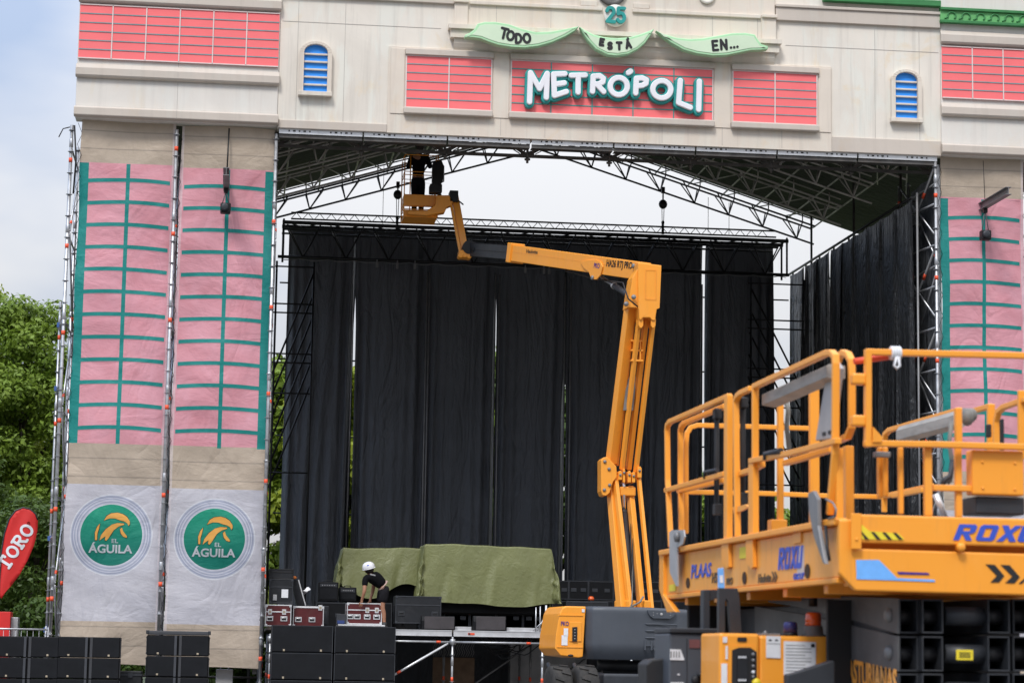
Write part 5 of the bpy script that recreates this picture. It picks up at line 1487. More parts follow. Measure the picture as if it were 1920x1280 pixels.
# low white rails on deck between wedges
for px0, px1, k in ((853, 884, 'between the two brown wedges'), (950, 1024, 'right of the brown wedges')):
    q0, q1 = P(px0, 1170, 0.6), P(px1, 1170, 0.6)
    b = MB(); b.box(q0.x, q1.x, 0.6, 0.66, ZD + 0.012, ZD + 0.085); b.box(q0.x, q1.x, 0.57, 0.69, ZD + 0.002, ZD + 0.012)
    tag(b.build('toe_rail', M_alu, None, 0.004), 'white aluminium rail lying on the stage edge ' + k, 'rail', 'aluminium rails on the stage edge')
t = thing('stair_rail', 'white handrail frame standing at the stage edge under the big tarpaulin', 'handrail', (P(1024, 1150, 0.5).x, 0.5, ZD))
for px, py in ((1024, 1134), (1013, 1136), (1005, 1138)):
    q = P(px, py, 0.5); b = MB(); b.tube((q.x, 0.5, ZD), (q.x, 0.5, q.z), 0.024 if px == 1024 else 0.012, 8); b.build('upright', M_alu, t)
b = MB(); q = P(1024, 1150, 0.5); b.tube((q.x, 0.5, q.z), (q.x - 0.2, 0.5, ZD + 0.02), 0.012, 6); b.tube((q.x, 0.5, q.z - 0.1), (q.x - 0.3, 0.5, ZD + 0.02), 0.012, 6); b.build('strut', M_alu, t)
# row of black cases behind, right of the tarpaulin
for i, (a, c, yt, Y, up) in enumerate(((1034, 1066, 1087, 5.2, 0), (1067, 1103, 1087, 5.2, 0), (1104, 1150, 1088, 5.2, 0), (1151, 1196, 1089, 5.2, 0), (1197, 1240, 1089, 5.2, 0))):
    zb_m = P(1060, 1124, 5.2).z
    black_box('black road case %s of the upper row right of the big tarpaulin' % ['first', 'second', 'third', 'fourth', 'last'][i], a, c, yt, Y, zb_m + 0.004)
    black_box('black road case %s of the lower row right of the big tarpaulin' % ['first', 'second', 'third', 'fourth', 'last'][i], a + 2, c, 1125, Y - 0.1, ZD + 0.004)
black_box('low grey topped trunk behind the orange hood of the boom lift', 1062, 1140, 1126, 2.2, ZD + 0.004, m=M_case)
q = P(1109, 1125, 2.3); b = MB(); b.lathe([(0.07, 0), (0.075, 0.05), (0.05, 0.09), (0.0, 0.1)], (q.x, 2.35, q.z + 0.004), n=14); tag(b.build('orange_lamp', M_beacon), 'small orange lamp standing on the low trunk behind the boom lift', 'lamp')
for i, (a, c, yt) in enumerate(((834, 880, 1133), (882, 930, 1132), (932, 980, 1132), (982, 1022, 1133))):
    black_box('black drum riser box %s below the big tarpaulin' % ['first from left', 'second', 'third', 'last'][i], a, c, yt, 2.6, ZD + 0.004, 1.2)

# ---- tarpaulins
def tarp(label, px0, px1, pyt, Y, dep, drop_fn, seed, top_fn):
    q0, q1 = P(px0, pyt, Y), P(px1, pyt, Y); x0, x1 = q0.x, q1.x; z0 = (q0.z + q1.z) / 2
    a, bb = (x1 - x0) / 2, dep / 2; cx, cy = (x0 + x1) / 2, Y + dep / 2
    H = 1.55
    r_ = random.Random(seed); ph = [r_.uniform(0, 6.28) for _ in range(10)]
    b = MB()

    def f(u, v):
        X = (u - 0.5) * 2; Yv = (v - 0.5) * 2
        x = X * (a + H * 0.9); y = Yv * (bb + H)
        ex, ey = max(0, abs(x) - a), max(0, abs(y) - bb)
        fr_ = -1 if y < 0 else 1
        hang = drop_fn((x / (a + H * 0.9)), y < 0)
        lim = lambda e, full: e / full * hang
        dz = max(lim(ex, H * 0.9), lim(ey, H))
        cor = min(ex, ey) / H
        px_ = math.copysign(min(abs(x), a), x) + math.copysign(0.04 * ex + 0.10 * cor, x) if ex else x
        py_ = math.copysign(min(abs(y), bb), y) + math.copysign(0.10 * ey + 0.30 * cor, y) if ey else y
        wv = 0.010 * math.sin(5.1 * x + ph[0] + 1.2 * dz) + 0.006 * math.sin(9.3 * x + 1.5 * dz + ph[1]) + 0.006 * math.sin(3 * dz + 2.2 * x + ph[2])
        k = min(1, dz * 2.2)
        z = z0 + top_fn(x / a if a else 0, y / bb) - dz + 0.012 * math.sin(3.3 * x + 2.1 * y + ph[3]) + 0.006 * math.sin(8 * x - 5 * y + ph[4])
        if ey: py_ += math.copysign(k * (wv + 0.02 * math.sin(2.2 * x + 0.8 * dz + ph[5]) + 0.05 * max(0, math.sin(6 * x + 0.9 * dz + ph[6])) ** 3 * dz), y)
        if ex: px_ += math.copysign(k * (0.05 * math.sin(5 * y + ph[7]) + 0.05 * math.sin(11 * y + ph[8]) * dz), x)
        return (cx + px_, cy + py_, max(ZD + 0.03, z))
    b.grid(110, 110, f)
    return tag(b.build('tarpaulin', M_tarp, None), label, 'tarpaulin', 'olive tarpaulins over the gear')


sag1 = lambda X, Yv: 0.03 * (1 - abs(X)) - 0.03 * X
tarp('large olive tarpaulin draped over boxy gear in the middle of the stage', 797, 1034, 1024, 2.35, 1.5, lambda X, fr_: (1.33 + 0.10 * math.cos(X * 3.0) + 0.03 * math.sin(9 * X)) if fr_ else 1.3, 5, sag1)
tarp('smaller olive tarpaulin hanging in points over gear behind the worker', 644, 800, 1027, 3.6, 1.4, lambda X, fr_: 0.90 + 0.30 * math.cos(X * 4.2 + 0.6) ** 2 + (0.35 if X > 0.35 else 0), 8, lambda X, Yv: 0.03 * math.sin(3 * X))
# what the tarpaulins lie on
for lb, a, c, yt, Y, d in (('stack of black gear under the large tarpaulin', 803, 1028, 1030, 2.45, 1.3), ('stack of black gear under the smaller tarpaulin', 650, 795, 1033, 3.7, 1.2)):
    q0, q1 = P(a, yt, Y), P(c, yt, Y)
    b = MB(); b.box(q0.x, q1.x, Y, Y + d, ZD + 0.42, q0.z - 0.06); b.box(q0.x + 0.1, q1.x - 0.1, Y + 0.15, Y + d - 0.1, ZD + 0.003, ZD + 0.42); tag(b.build('covered_gear', M_speaker, None, 0.03), lb, 'covered gear')

# cables sagging under the deck edge
t = thing('cable_bundle', 'black cables hanging in loops under the stage deck right of the subwoofers', 'cables', (P(930, 1210, 1.2).x, 1.2, ZD - 0.3))
for k in range(7):
    xa_, xb_ = P(880 + 8 * k, 1200, 1.2).x, P(960 + 12 * k, 1200, 1.2).x; sg = 0.25 + 0.09 * (k % 4)
    b = MB(); b.path([(xa_ + (xb_ - xa_) * i / 14, 1.2 + 0.06 * k, ZD - 0.10 - sg * math.sin(math.pi * i / 14) - 0.02 * math.sin(5 * i + k)) for i in range(15)], 0.014, 6); b.build('cable', M_black if k % 3 else M_dgrey, t)

# ================================================================ FLAG, BOX AND FENCE ON THE LEFT
Yg = 1.2
fl = [(0, 1118), (1, 1075), (3, 1035), (9, 1000), (18, 973), (30, 957), (44, 951), (57, 954), (67, 963), (71, 974), (70, 996), (64, 1022), (52, 1050), (38, 1075), (22, 1096), (10, 1110), (3, 1122)]
pts = [P(x, y, Yg) for x, y in fl]
base_ = P(-2, 1142, Yg)
t = thing('feather_flag', 'red feather flag lettered TORO standing at the left edge', 'flag', (base_.x, Yg, 0))
poly = [(p.x, p.z) for p in pts]
tri = tessellate_polygon([[V((a[0], a[1], 0)) for a in poly]])
bm = bmesh.new(); vv = [bm.verts.new((a[0], Yg, a[1])) for a in poly]
for f_ in tri: bm.faces.new([vv[i] for i in f_])
for _ in range(4): bmesh.ops.subdivide_edges(bm, edges=[e for e in bm.edges if e.calc_length() > 0.12], cuts=1, use_grid_fill=True)
bmesh.ops.triangulate(bm, faces=bm.faces)
fy = lambda x, z: Yg + 0.02 * math.sin(6 * (x - pts[0].x) + 2.0 * z) + 0.012 * math.sin(14 * (x - pts[0].x) - 5 * z)
for v_ in bm.verts: v_.co.y = fy(v_.co.x, v_.co.z)
b = MB(); bm.verts.index_update(); b.add([tuple(v_.co) for v_ in bm.verts], [tuple(x.index for x in f_.verts) for f_ in bm.faces], 0, True); bm.free()
b.build('flag_cloth', M_flag, t, solid=0.006)
b = MB(); b.path([(base_.x, Yg, 0), (base_.x, Yg, base_.z)] + [(p.x - 0.01, fy(p.x, p.z), p.z) for p in pts[:10]], 0.016, 8); b.build('pole', M_dgrey, t)
o_ = P(14, 1068, Yg); e_ = P(64, 993, Yg); dv = V((e_.x - o_.x, 0, e_.z - o_.z)); Lw = dv.length; dv.normalize(); nv = V((-dv.z, 0, dv.x))
TO = {'T': [[(0, 1), (.72, 1)], [(0.02, 1), (0.0, .8)], [(.70, 1), (.72, .8)], [(.36, 1), (.36, 0)], [(.18, 0), (.54, 0)]],
      'O': [arc(0.42, 0.5, 0.34, 0.47, 90, 450, 24)],
      'R': [[(.12, 0), (.12, 1)], [(0, 1), (.42, 1)] + arc(0.42, 0.76, 0.22, 0.24, 80, -90) + [(.12, .52)], [(0, 0), (.26, 0)], [(.36, .50), (.62, 0), (.76, 0)]]}
lt = MB(); hT = 0.27; cur = 0.0; wT = Lw / 3.55
for ch, k, adv in (('T', 0, .92), ('O', 1, .98), ('R', 2, .90), ('O', 3, .9)):
    S = [[((cur + x) * wT, y * hT) for x, y in st] for st in TO[ch]]
    vs, fs = stroke_mesh(S, 0.030, 0.003, 0.0, 0.012); cur += adv
    lt.add([(lambda q: (q.x, fy(q.x, q.z) - 0.014 - v[2], q.z))(o_ + dv * v[0] + nv * v[1]) for v in vs], fs)
vs, fs = stroke_mesh([arc(0, 0, 0.026, 0.026, 0, 360, 12)], 0.006, 0.002, 0, 0.003); q_ = o_ + dv * (Lw * 1.06) + nv * 0.19
lt.add([(q_.x + v[0], fy(q_.x, q_.z) - 0.014, q_.z + v[1]) for v in vs], fs)
lt.build('lettering', M_paper, t)
q0, q1 = P(-14, 1146, Yg), P(22, 1146, Yg)
t = thing('red_plinth', 'red box plinth with pale side below the feather flag', 'plinth', (q0.x, Yg, 0))
b = MB(); b.box(q0.x, q1.x, Yg - 0.25, Yg + 0.3, 0, q0.z); b.build('box_body', M_flag, t, 0.01)
b = MB(); b.box(q1.x + 0.002, q1.x + 0.16, Yg - 0.1, Yg + 0.3, 0, q0.z - 0.12); b.build('side_panel', M_lgrey, t, 0.01)
t = thing('mesh_fence_panel', 'galvanised mesh fence panel at the left edge behind the speakers', 'fence', (P(40, 1180, 0.2).x, 0.2, 0))
q0, q1 = P(-60, 1177, 0.2), P(91, 1174, 0.2)
b = MB(); b.tube((q0.x, 0.2, q0.z), (q1.x, 0.2, q0.z), 0.021, 8); b.tube((q1.x, 0.2, 0.1), (q1.x, 0.2, q0.z + 0.05), 0.021, 8); b.tube((q0.x, 0.2, 0.1), (q0.x, 0.2, q0.z + 0.05), 0.021, 8); b.tube((q1.x - 0.06, 0.3, 0.1), (q1.x - 0.06, 0.3, q0.z + 0.08), 0.024, 8); b.build('frame', M_galv, t)
b = MB(); x = q0.x
while x < q1.x: b.tube((x, 0.2, 0.15), (x, 0.2, q0.z), 0.005, 5); x += 0.13
z = 0.2
while z < q0.z: b.tube((q0.x, 0.2, z), (q1.x, 0.2, z), 0.005, 5); z += 0.22
b.build('wire_mesh', M_galv, t)

# ================================================================ PEOPLE
def skinned(name, nodes, edges, m, parent=None, root=0, sub=2):
    """one continuous body surface: joints with radii, grown with a Skin modifier"""
    me = bpy.data.meshes.new(name); me.from_pydata([tuple(n[0]) for n in nodes], edges, [])
    o = bpy.data.objects.new(name, me); COL.objects.link(o)
    md = o.modifiers.new('skin', 'SKIN'); md.use_smooth_shade = True
    for i, n in enumerate(nodes):
        s = me.skin_vertices[0].data[i]; r_ = n[1] if isinstance(n[1], tuple) else (n[1], n[1]); s.radius = r_; s.use_root = (i == root)
    ss = o.modifiers.new('sub', 'SUBSURF'); ss.levels = sub; ss.render_levels = sub
    dg = bpy.context.evaluated_depsgraph_get(); dg.update()
    me2 = bpy.data.meshes.new_from_object(o.evaluated_get(dg)); bpy.data.objects.remove(o)
    me2.name = name; me2.materials.clear(); me2.materials.append(m)
    for p in me2.polygons: p.material_index = 0
    o = bpy.data.objects.new(name, me2); COL.objects.link(o)
    if parent is not None: child(o, parent)
    return o


def add_fingers(o, hand, dirv, palmn, side):
    """five tapered bent fingers joined into the body mesh"""
    d = V(dirv).normalized(); n = V(palmn); n = (n - d * n.dot(d)).normalized(); s = d.cross(n) * side
    b = MB()
    for k, (off, L) in enumerate(((-0.030, 0.066), (-0.010, 0.075), (0.010, 0.072), (0.028, 0.058))):
        a = V(hand) + d * 0.035 + s * off
        b.path([a - d * 0.02, a + d * L * 0.45 + n * 0.006, a + d * L * 0.8 + n * 0.025, a + d * L * 0.9 + n * 0.045], 0.009, 7, radii=[0.010, 0.009, 0.008, 0.006])
    a = V(hand) - s * 0.035
    b.path([a - d * 0.01, a + d * 0.025 - s * 0.022 + n * 0.01, a + d * 0.055 - s * 0.022 + n * 0.025], 0.01, 7, radii=[0.012, 0.010, 0.008])
    b.mesh([], [], (0, 0, 0), (1, 0, 0), (0, 1, 0), (0, 0, 1))
    me = o.data; bm = bmesh.new(); bm.from_mesh(me)
    vs = [bm.verts.new(v) for v in b.v]
    for f in b.f:
        fc = bm.faces.new([vs[i] for i in f]); fc.smooth = True
    bm.to_mesh(me); bm.free()


# --- the worker bending over the case (seen from behind, facing away to the left)
Yw = 0.75
K = lambda px, py, dy=0.0: P(px, py, Yw + dy)
wk = thing('person', 'worker in white helmet, black T-shirt and shorts bending over a burgundy case on the stage', 'person', (K(718, 1168).x, Yw, ZD))
hip = K(719, 1098, 0.05); chest = K(701, 1081, 0.0); neck = K(693.5, 1075, -0.02); head = K(692.5, 1069, -0.04)
shL = K(685, 1084, -0.14); shR = K(704, 1076, 0.16)
elL = K(683, 1109, -0.22); haL = K(678, 1130, -0.16); elR = K(699, 1108, 0.30); haR = K(694, 1129, 0.25)
kn1 = K(717, 1137, -0.05); an1 = K(721, 1160, -0.02); kn2 = K(712, 1137, 0.22); an2 = K(716, 1161, 0.30)
an1.z = ZD + 0.10; an2.z = ZD + 0.10
to1 = V((an1.x - 0.05, an1.y - 0.02, ZD + 0.045)); to2 = V((an2.x - 0.06, an2.y, ZD + 0.045))
nodes = [(hip, (0.085, 0.085)), ((hip + chest) / 2, (0.095, 0.08)), (chest, (0.115, 0.09)), (neck, 0.06), (head, (0.075, 0.085)), (head + V((-0.03, -0.03, 0.07)), (0.078, 0.085)),
         (shL, 0.062), (elL, 0.043), (haL + V((0, 0, 0.06)), 0.029), (haL, (0.038, 0.022)), (shR, 0.062), (elR, 0.043), (haR + V((0, 0, 0.06)), 0.029), (haR, (0.038, 0.022)),
         (hip + V((0.02, -0.08, -0.10)), 0.072), (kn1, 0.056), ((kn1 * 0.6 + an1 * 0.4) + V((0.015, 0, 0)), 0.056), (an1, 0.036), (to1, 0.034),
         (hip + V((-0.02, 0.09, -0.10)), 0.072), (kn2, 0.056), ((kn2 * 0.6 + an2 * 0.4) + V((0.015, 0, 0)), 0.056), (an2, 0.036), (to2, 0.034)]
edges = [(0, 1), (1, 2), (2, 3), (3, 4), (4, 5), (2, 6), (6, 7), (7, 8), (8, 9), (2, 10), (10, 11), (11, 12), (12, 13), (0, 14), (14, 15), (15, 16), (16, 17), (17, 18), (0, 19), (19, 20), (20, 21), (21, 22), (22, 23)]
body = skinned('body', nodes, edges, M_skin, wk)
add_fingers(body, haL, (haL - elL), (-0.4, 0.8, 0), 1); add_fingers(body, haR, (haR - elR), (-0.4, -0.8, 0), -1)
mid = (hip + chest) / 2
skinned('shirt', [(hip + (chest - hip) * -0.02, (0.165, 0.150)), (mid, (0.165, 0.15)), (chest, (0.175, 0.155)), (neck - (neck - chest) * 0.25, 0.085), (shL, 0.083), (shL + (elL - shL) * 0.62, 0.068), (shR, 0.083), (shR + (elR - shR) * 0.62, 0.068)],
        [(0, 1), (1, 2), (2, 3), (2, 4), (4, 5), (2, 6), (6, 7)], M_tee, wk)
h2 = hip + V((0.005, 0, -0.02))
k1 = kn1 + (hip - kn1) * 0.16; k2 = kn2 + (hip - kn2) * 0.16
skinned('shorts', [(hip + (chest - hip) * 0.03, (0.155, 0.150)), (h2, (0.175, 0.165)), (hip + V((0.02, -0.08, -0.14)), 0.125), (k1, 0.105), (hip + V((-0.02, 0.09, -0.14)), 0.125), (k2, 0.105)], [(0, 1), (1, 2), (2, 3), (1, 4), (4, 5)], M_shorts, wk)
b = MB(); wz = hip + (chest - hip) * 0.06; ax = (chest - hip).normalized(); b.lathe([(0.150, -0.012), (0.150, 0.012)], wz, ax, 20); b.build('waistband', mat('undershirt_pink', (0.55, 0.38, 0.33), 0.8), wk)
hc = head + V((-0.02, -0.02, 0.075)); hax = V((-0.25, -0.15, 0.95)).normalized()
b = MB(); b.lathe([(0.150, -0.030), (0.146, 0.0), (0.140, 0.045), (0.118, 0.085), (0.078, 0.114), (0.03, 0.128), (0.0, 0.130)], hc, hax, 24)
b.lathe([(0.162, -0.032), (0.150, -0.018), (0.148, -0.034)], hc, hax, 24)
hl = b.build('helmet', M_helmet, wk)
b = MB(); q_ = hc + V((-0.02, -0.138, 0.03)); b.lathe([(0.028, 0), (0.0, 0.004)], q_, (0, -1, 0), 10); b.build('helmet_sticker', M_bluetext, hl)
b = MB(); b.ball(hc - hax * 0.055 + V((0.0, 0.0, 0)), 0.112, 0, (1.0, 1.02, 0.9), 14); b.build('hair', M_hair, wk)
b = MB(); e1 = hc - hax * 0.09 + V((-0.10, -0.05, 0)); b.ball(e1, 0.02, 0, (1, 1, 1), 8); e2 = hc - hax * 0.07 + V((-0.118, -0.03, 0)); b.ball(e2, 0.012, 0, (1, 1, 1), 8); b.build('nose', M_skin, wk)
for a_ in (an1, an2):
    b = MB(); tt = V((a_.x - 0.05, a_.y - 0.01, ZD + 0.05)); b.ball(tt, 0.09, 0, (1.5, 0.62, 0.55), 12); b.tube((a_.x, a_.y, ZD + 0.05), (a_.x, a_.y, ZD + 0.16), 0.055, 10, 0, 0.05); b.build('boot', M_boot, wk)

b = MB(); b.grid(4, 2, lambda a, c: tuple(K(694 + 10 * a, 1074.5 + 2.2 * a + 2.5 * c, -0.175 + 0.02 * a))); b.build('shirt_print', M_lgrey, wk)
# ================================================================ ARTICULATED BOOM LIFT
Hd = V((-2.15, 5.5, 0)).normalized(); Lt = V((Hd.y, -Hd.x, 0)); ZU = V((0, 0, 1))
bl = thing('boom_lift', 'orange articulated boom lift with grey turntable reaching up under the stage roof', 'boom lift', (P(1180, 1235, -5).x, -4.2, 0))
# ---- turntable: grey cowl (rear cover) and orange side cabinet
ang = R(-3.5); tx = V((math.cos(ang), -math.sin(ang), 0)); ty = V((math.sin(ang), math.cos(ang), 0))
tx = V((math.cos(R(5)), math.sin(R(5)), 0)); ty = V((-tx.y, tx.x, 0))
c0 = P(1099, 1186, -6.1); c1 = PP(1304, 1190, c0, ty)
zt0, zb0 = P(1180, 1137, -6.0).z, P(1180, 1236, -6.0).z
W = (c1 - c0).length; Hh = zt0 - zb0; o0 = V((c0.x, c0.y, 0))
def T(u, v, z): return o0 + tx * u + ty * v + ZU * z
b = MB(); NU, NV = 40, 24
def cowl(a, c):
    # a runs round the plan outline (front of a rounded bar), c over the height
    pr = [(0.0, 1.35), (0.0, 0.42), (0.03, 0.16), (0.14, 0.03), (0.34, -0.03), (W * 0.35, -0.075), (W * 0.65, -0.075), (W - 0.34, -0.02), (W - 0.14, 0.06), (W - 0.02, 0.20), (W, 0.46), (W, 1.35)]
    t = a * (len(pr) - 1); i = min(len(pr) - 2, int(t)); f = t - i; f2 = f
    p = (pr[i][0] + (pr[i + 1][0] - pr[i][0]) * f2, pr[i][1] + (pr[i + 1][1] - pr[i][1]) * f2)
    cx, cy = W / 2, 0.75
    # vertical profile: tucked in below, rounded on top
    if c < 0.30: q = c / 0.30; k = 0.86 + 0.14 * math.sin(q * math.pi / 2); z = zb0 + Hh * 0.30 * q
    elif c < 0.85: k = 1.0 - 0.015 * (c - 0.30); z = zb0 + Hh * (0.30 + (c - 0.30) * 1.13)
    else: q = (c - 0.85) / 0.15; k = 0.99 - 0.10 * (1 - math.cos(q * math.pi / 2)); z = zb0 + Hh * (0.9215 + 0.0785 * math.sin(q * math.pi / 2))
    if p[0] < W * 0.2 and c < 0.3: z += 0.0
    sx = 1 - (1 - k) * 0.5
    drop = 0.06 * max(0, (p[0] / W - 0.5)) * (1 if c > 0.5 else 0)
    return tuple(T(cx + (p[0] - cx) * sx, cy + (p[1] - cy) * k, z - drop))
b.grid(66, 26, cowl)
tpv = [cowl(i / 66, 1.0) for i in range(67)]
b.add(tpv, [tuple(range(67))]); btv = [cowl(i / 66, 0.0) for i in range(67)]; b.add(btv, [tuple(range(67))[::-1]])
cw = b.build('turntable_cowl', M_cowl, bl)
for k, zf in enumerate((0.68, 0.55, 0.42)):          # three cooling ribs
    b = MB(); z = zb0 + Hh * zf
    b.path([T(W * 0.52, -0.055, z), T(W * 0.55, -0.095, z), T(W * 0.72, -0.09, z), T(W * 0.80, -0.075, z - 0.004), T(W * 0.82, -0.04, z - 0.005)], 0.012, 8); b.build('cooling_rib', M_cowl, cw)
vs, fs = text_mesh('Haulotte', 0.98, 0.20, 0.012, 0, 0.018); b = MB(); b.mesh(vs, fs, T(W * 0.52, -0.076, zb0 + Hh * 0.19), tx, ZU, -ty); b.build('raised_lettering', M_cowl, cw, 0.006)
b = MB(); q = [(0.0, 0.0)] + [(0.60 * i / 8, 0.0) for i in range(1, 9)] + [(0.59, -0.05), (0.55, -0.12), (0.48, -0.165), (0.12, -0.165), (0.05, -0.12), (0.01, -0.05)]
b.prism(q, T(W * 0.545, -0.112, zb0 + Hh * 0.945), tx, ZU, ty * 0.05)
for u_, v_ in ((0.12, -0.05), (0.12, -0.10), (0.48, -0.05), (0.48, -0.10), (0.2, -0.07)): b.lathe([(0.011, 0), (0.009, 0.01), (0, 0.01)], T(W * 0.545 + u_, -0.112, zb0 + Hh * 0.945 + v_), -ty, 8, 1)
b.lathe([(0.028, 0), (0.028, 0.012), (0.0, 0.014)], T(W * 0.545 + 0.29, -0.112, zb0 + Hh * 0.945 - 0.08), -ty, 14, 1)
b.build('cover_plate', [M_cowl, M_lgrey], cw, 0.006)
# orange side cabinet, stepping out on the left
oc = MB(); PX = lambda x, y, v: PP(x, y, T(0, v, 0), ty)
l0 = PX(1040, 1180, 0.25); wl = (T(0, 0.25, 0) - V((l0.x, l0.y, 0))).dot(tx)
prof = [(-wl + 0.13, zt0 - 0.04), (-wl + 0.20, zt0 - 0.008), (0.02, zt0 - 0.008), (-0.03, zb0 + 0.04), (-0.12, zb0 + 0.02), (-wl + 0.10, zb0 + 0.06), (-wl - 0.02, zb0 + 0.20), (-wl, zb0 + Hh * 0.45), (-wl + 0.06, zb0 + Hh * 0.80), (-wl + 0.07, zt0 - 0.16)]
oc.prism(prof, T(0, 0.12, 0), tx, ZU, ty * 1.5); cab = oc.build('side_cabinet', M_orange, bl, 0.035, 3)
def cabf(px, py, off=0.0): return PP(px, py, T(0, 0.115 - off, 0), ty)
b = MB(); f0, f1 = cabf(1068, 1165), cabf(1090, 1202)
b.prism([(0, 0), ((f1 - f0).dot(tx), 0), ((f1 - f0).dot(tx), f1.z - f0.z), (0, f1.z - f0.z)], f0, tx, ZU, -ty * 0.012); b.build('control_recess', M_orange3, cab, 0.01)
f0, f1 = cabf(1073, 1175, .013), cabf(1082, 1202, .013); b = MB(); b.prism([(0, 0), ((f1 - f0).dot(tx), 0.01), ((f1 - f0).dot(tx), f1.z - f0.z), (0, f1.z - f0.z)], f0, tx, ZU, -ty * 0.015)
for k in range(4): b.lathe([(0.012, 0), (0.012, 0.02)], f0 + tx * 0.05 + ZU * (-0.05 - 0.06 * k) - ty * 0.015, -ty, 8, 1)
b.build('control_panel', [M_ink, M_lgrey], cab, 0.004)
for (xa, ya, xb_, yb_) in ((1057, 1177, 1065, 1192), (1053, 1190, 1064, 1209), (1091, 1141, 1096, 1147)):
    f0, f1 = cabf(xa, ya, .003), cabf(xb_, yb_, .003); b = MB(); b.prism([(0, 0), ((f1 - f0).dot(tx), 0), ((f1 - f0).dot(tx), f1.z - f0.z), (0, f1.z - f0.z)], f0, tx, ZU, -ty * 0.004); b.build('sticker', M_paper, cab)
f0 = cabf(1052, 1172, .003); vs, fs = text_mesh('PKO', 0.16, 0.09, 0.012); b = MB(); b.mesh(vs, fs, f0, tx, ZU, -ty); b.build('marker_lettering', M_purple, cab)
b = MB(); f0 = cabf(1070, 1228, .0); b.ball(f0, 0.05, 0, (1.2, 0.5, 0.5), 8); b.build('catch', M_ink, cab)
for zf in (0.82, 0.22):
    b = MB(); b.obox(T(-wl / 2 - 0.01, 0.113, zb0 + Hh * zf), tx * (wl / 2 - 0.03), ty * 0.006, ZU * 0.010); b.build('panel_groove', M_orange3, cab)

# ---- chassis with four tyres
wz0 = 0.60
cc = T(W * 0.5, 1.1, 0)
b = MB(); b.lathe([(0.62, 0.0), (0.62, 0.20)], V((cc.x, cc.y, zb0 - 0.22)), n=28); b.lathe([(0.50, 0), (0.50, 0.1)], V((cc.x, cc.y, zb0 - 0.30)), n=28); b.build('slew_ring', M_dgrey, bl)
b = MB(); b.obox(cc + ZU * (zb0 - 0.48), tx * 0.95, ty * 1.75, ZU * 0.2); b.build('chassis', M_dgrey, bl, 0.05, 3)
cr0 = P(1178, 1258, -6.2)
b = MB(); b.obox(T(W * 0.60, -0.20, zb0 - 0.50), tx * 0.80, ty * 0.30, ZU * 0.17); b.build('chassis_end', M_dgrey, bl, 0.05, 3)
for px, v_ in ((1047, -0.75), (1096, -0.95), (1250, -0.85)):
    q = PP(px, 1260, T(0, v_ + 0.3, 0), ty); r_ = 0.53; zt_w = PP(px, 1247, T(0, v_ + 0.3, 0), ty).z; cz = zt_w - r_
    rr = 0.0
    c_ = V((q.x, q.y, cz)) ; ax_ = tx
    b = MB(); prof = [(0.24, -0.20), (0.40, -0.215), (0.50, -0.20), (r_, -0.15), (r_, 0.15), (0.50, 0.20), (0.40, 0.215), (0.24, 0.20)]
    b.lathe(prof, c_, ax_, 36)
    for k in range(24):                                # chevron tread blocks
        an = 2 * math.pi * k / 24; s = 1 if k % 2 else -1
        rad_ = (ty * math.cos(an) + ZU * math.sin(an)); tg = (-ty * math.sin(an) + ZU * math.cos(an))
        b.obox(c_ + rad_ * (r_ + 0.008) + tx * (0.075 * s), tx * 0.085 + tg * 0.03, tg * 0.028, rad_ * 0.018)
    ty_ = b.build('tyre', M_rubber, bl)
    b = MB(); b.lathe([(0.0, -0.19), (0.10, -0.19), (0.12, -0.15), (0.24, -0.17), (0.24, 0.17), (0.0, 0.17)], c_, ax_, 24); b.build('rim', M_dgrey, ty_)
    b = MB(); b.tube(c_, V((c_.x, c_.y, zb0 - 0.3)) + tx * 0.25 + ty * 0.2, 0.05, 8); b.tube(c_ + ZU * 0.1, V((c_.x, c_.y, zb0 - 0.1)) - tx * 0.1 + ty * 0.5, 0.04, 8); b.build('axle_arm', M_dgrey, bl)

# ---- lower (folding) boom: parallelogram bars
Yb0, Yk, Yh = -5.0, -4.2, -5.2
def barpx(name, p, q, w, h, m=None, bev=0.012, par=None, yo=0.0):
    a, c = P(p[0], p[1], p[2] + yo), P(q[0], q[1], q[2] + yo)
    b = MB(); d = (c - a).normalized(); side = (Lt - d * Lt.dot(d)).normalized(); u2 = side.cross(d)
    b.obox((a + c) / 2, side * w / 2, d * (c - a).length / 2, u2 * h / 2)
    return b.build(name, m or M_orange, par or bl, bev)


low = barpx('lower_boom', (1166, 1140, Yb0), (1146, 905, Yk), 0.16, 0.20)
barpx('lower_link', (1182, 1142, Yb0), (1153, 890, Yk), 0.085, 0.12, yo=-0.16)
barpx('lower_link', (1203, 1142, Yb0), (1180, 912, Yk), 0.12, 0.16)
barpx('lower_link', (1222, 1143, Yb0), (1196, 880, Yk), 0.07, 0.10, yo=-0.14)
a, c = P(1168, 862, Yk - 0.1), P(1170, 958, -4.4); d_ = (c - a).normalized()
b = MB(); b.tube(a, c, 0.042, 14); b.build('cylinder_rod', M_chrome, bl)
e = P(1182, 1128, Yb0 - 0.1); b = MB(); b.tube(c, e, 0.066, 14); b.tube(c - d_ * 0.02, c + d_ * 0.05, 0.075, 14); b.build('hydraulic_cylinder', M_ink, bl)
b = MB(); b.box(c.x + 0.07, c.x + 0.12, c.y - 0.08, c.y - 0.07, e.z + 0.35, e.z + 0.45); b.build('cylinder_label', M_paper, bl)
b = MB(); b.path([P(1184, 1095, -5.15), P(1186, 1060, -5.1), P(1185, 1130, -5.2), P(1181, 1142, -5.25)], 0.016, 6); b.path([P(1178, 1140, -5.3), P(1200, 1128, -5.3), P(1206, 1118, -5.2)], 0.022, 6); b.build('hose', M_cable, bl)
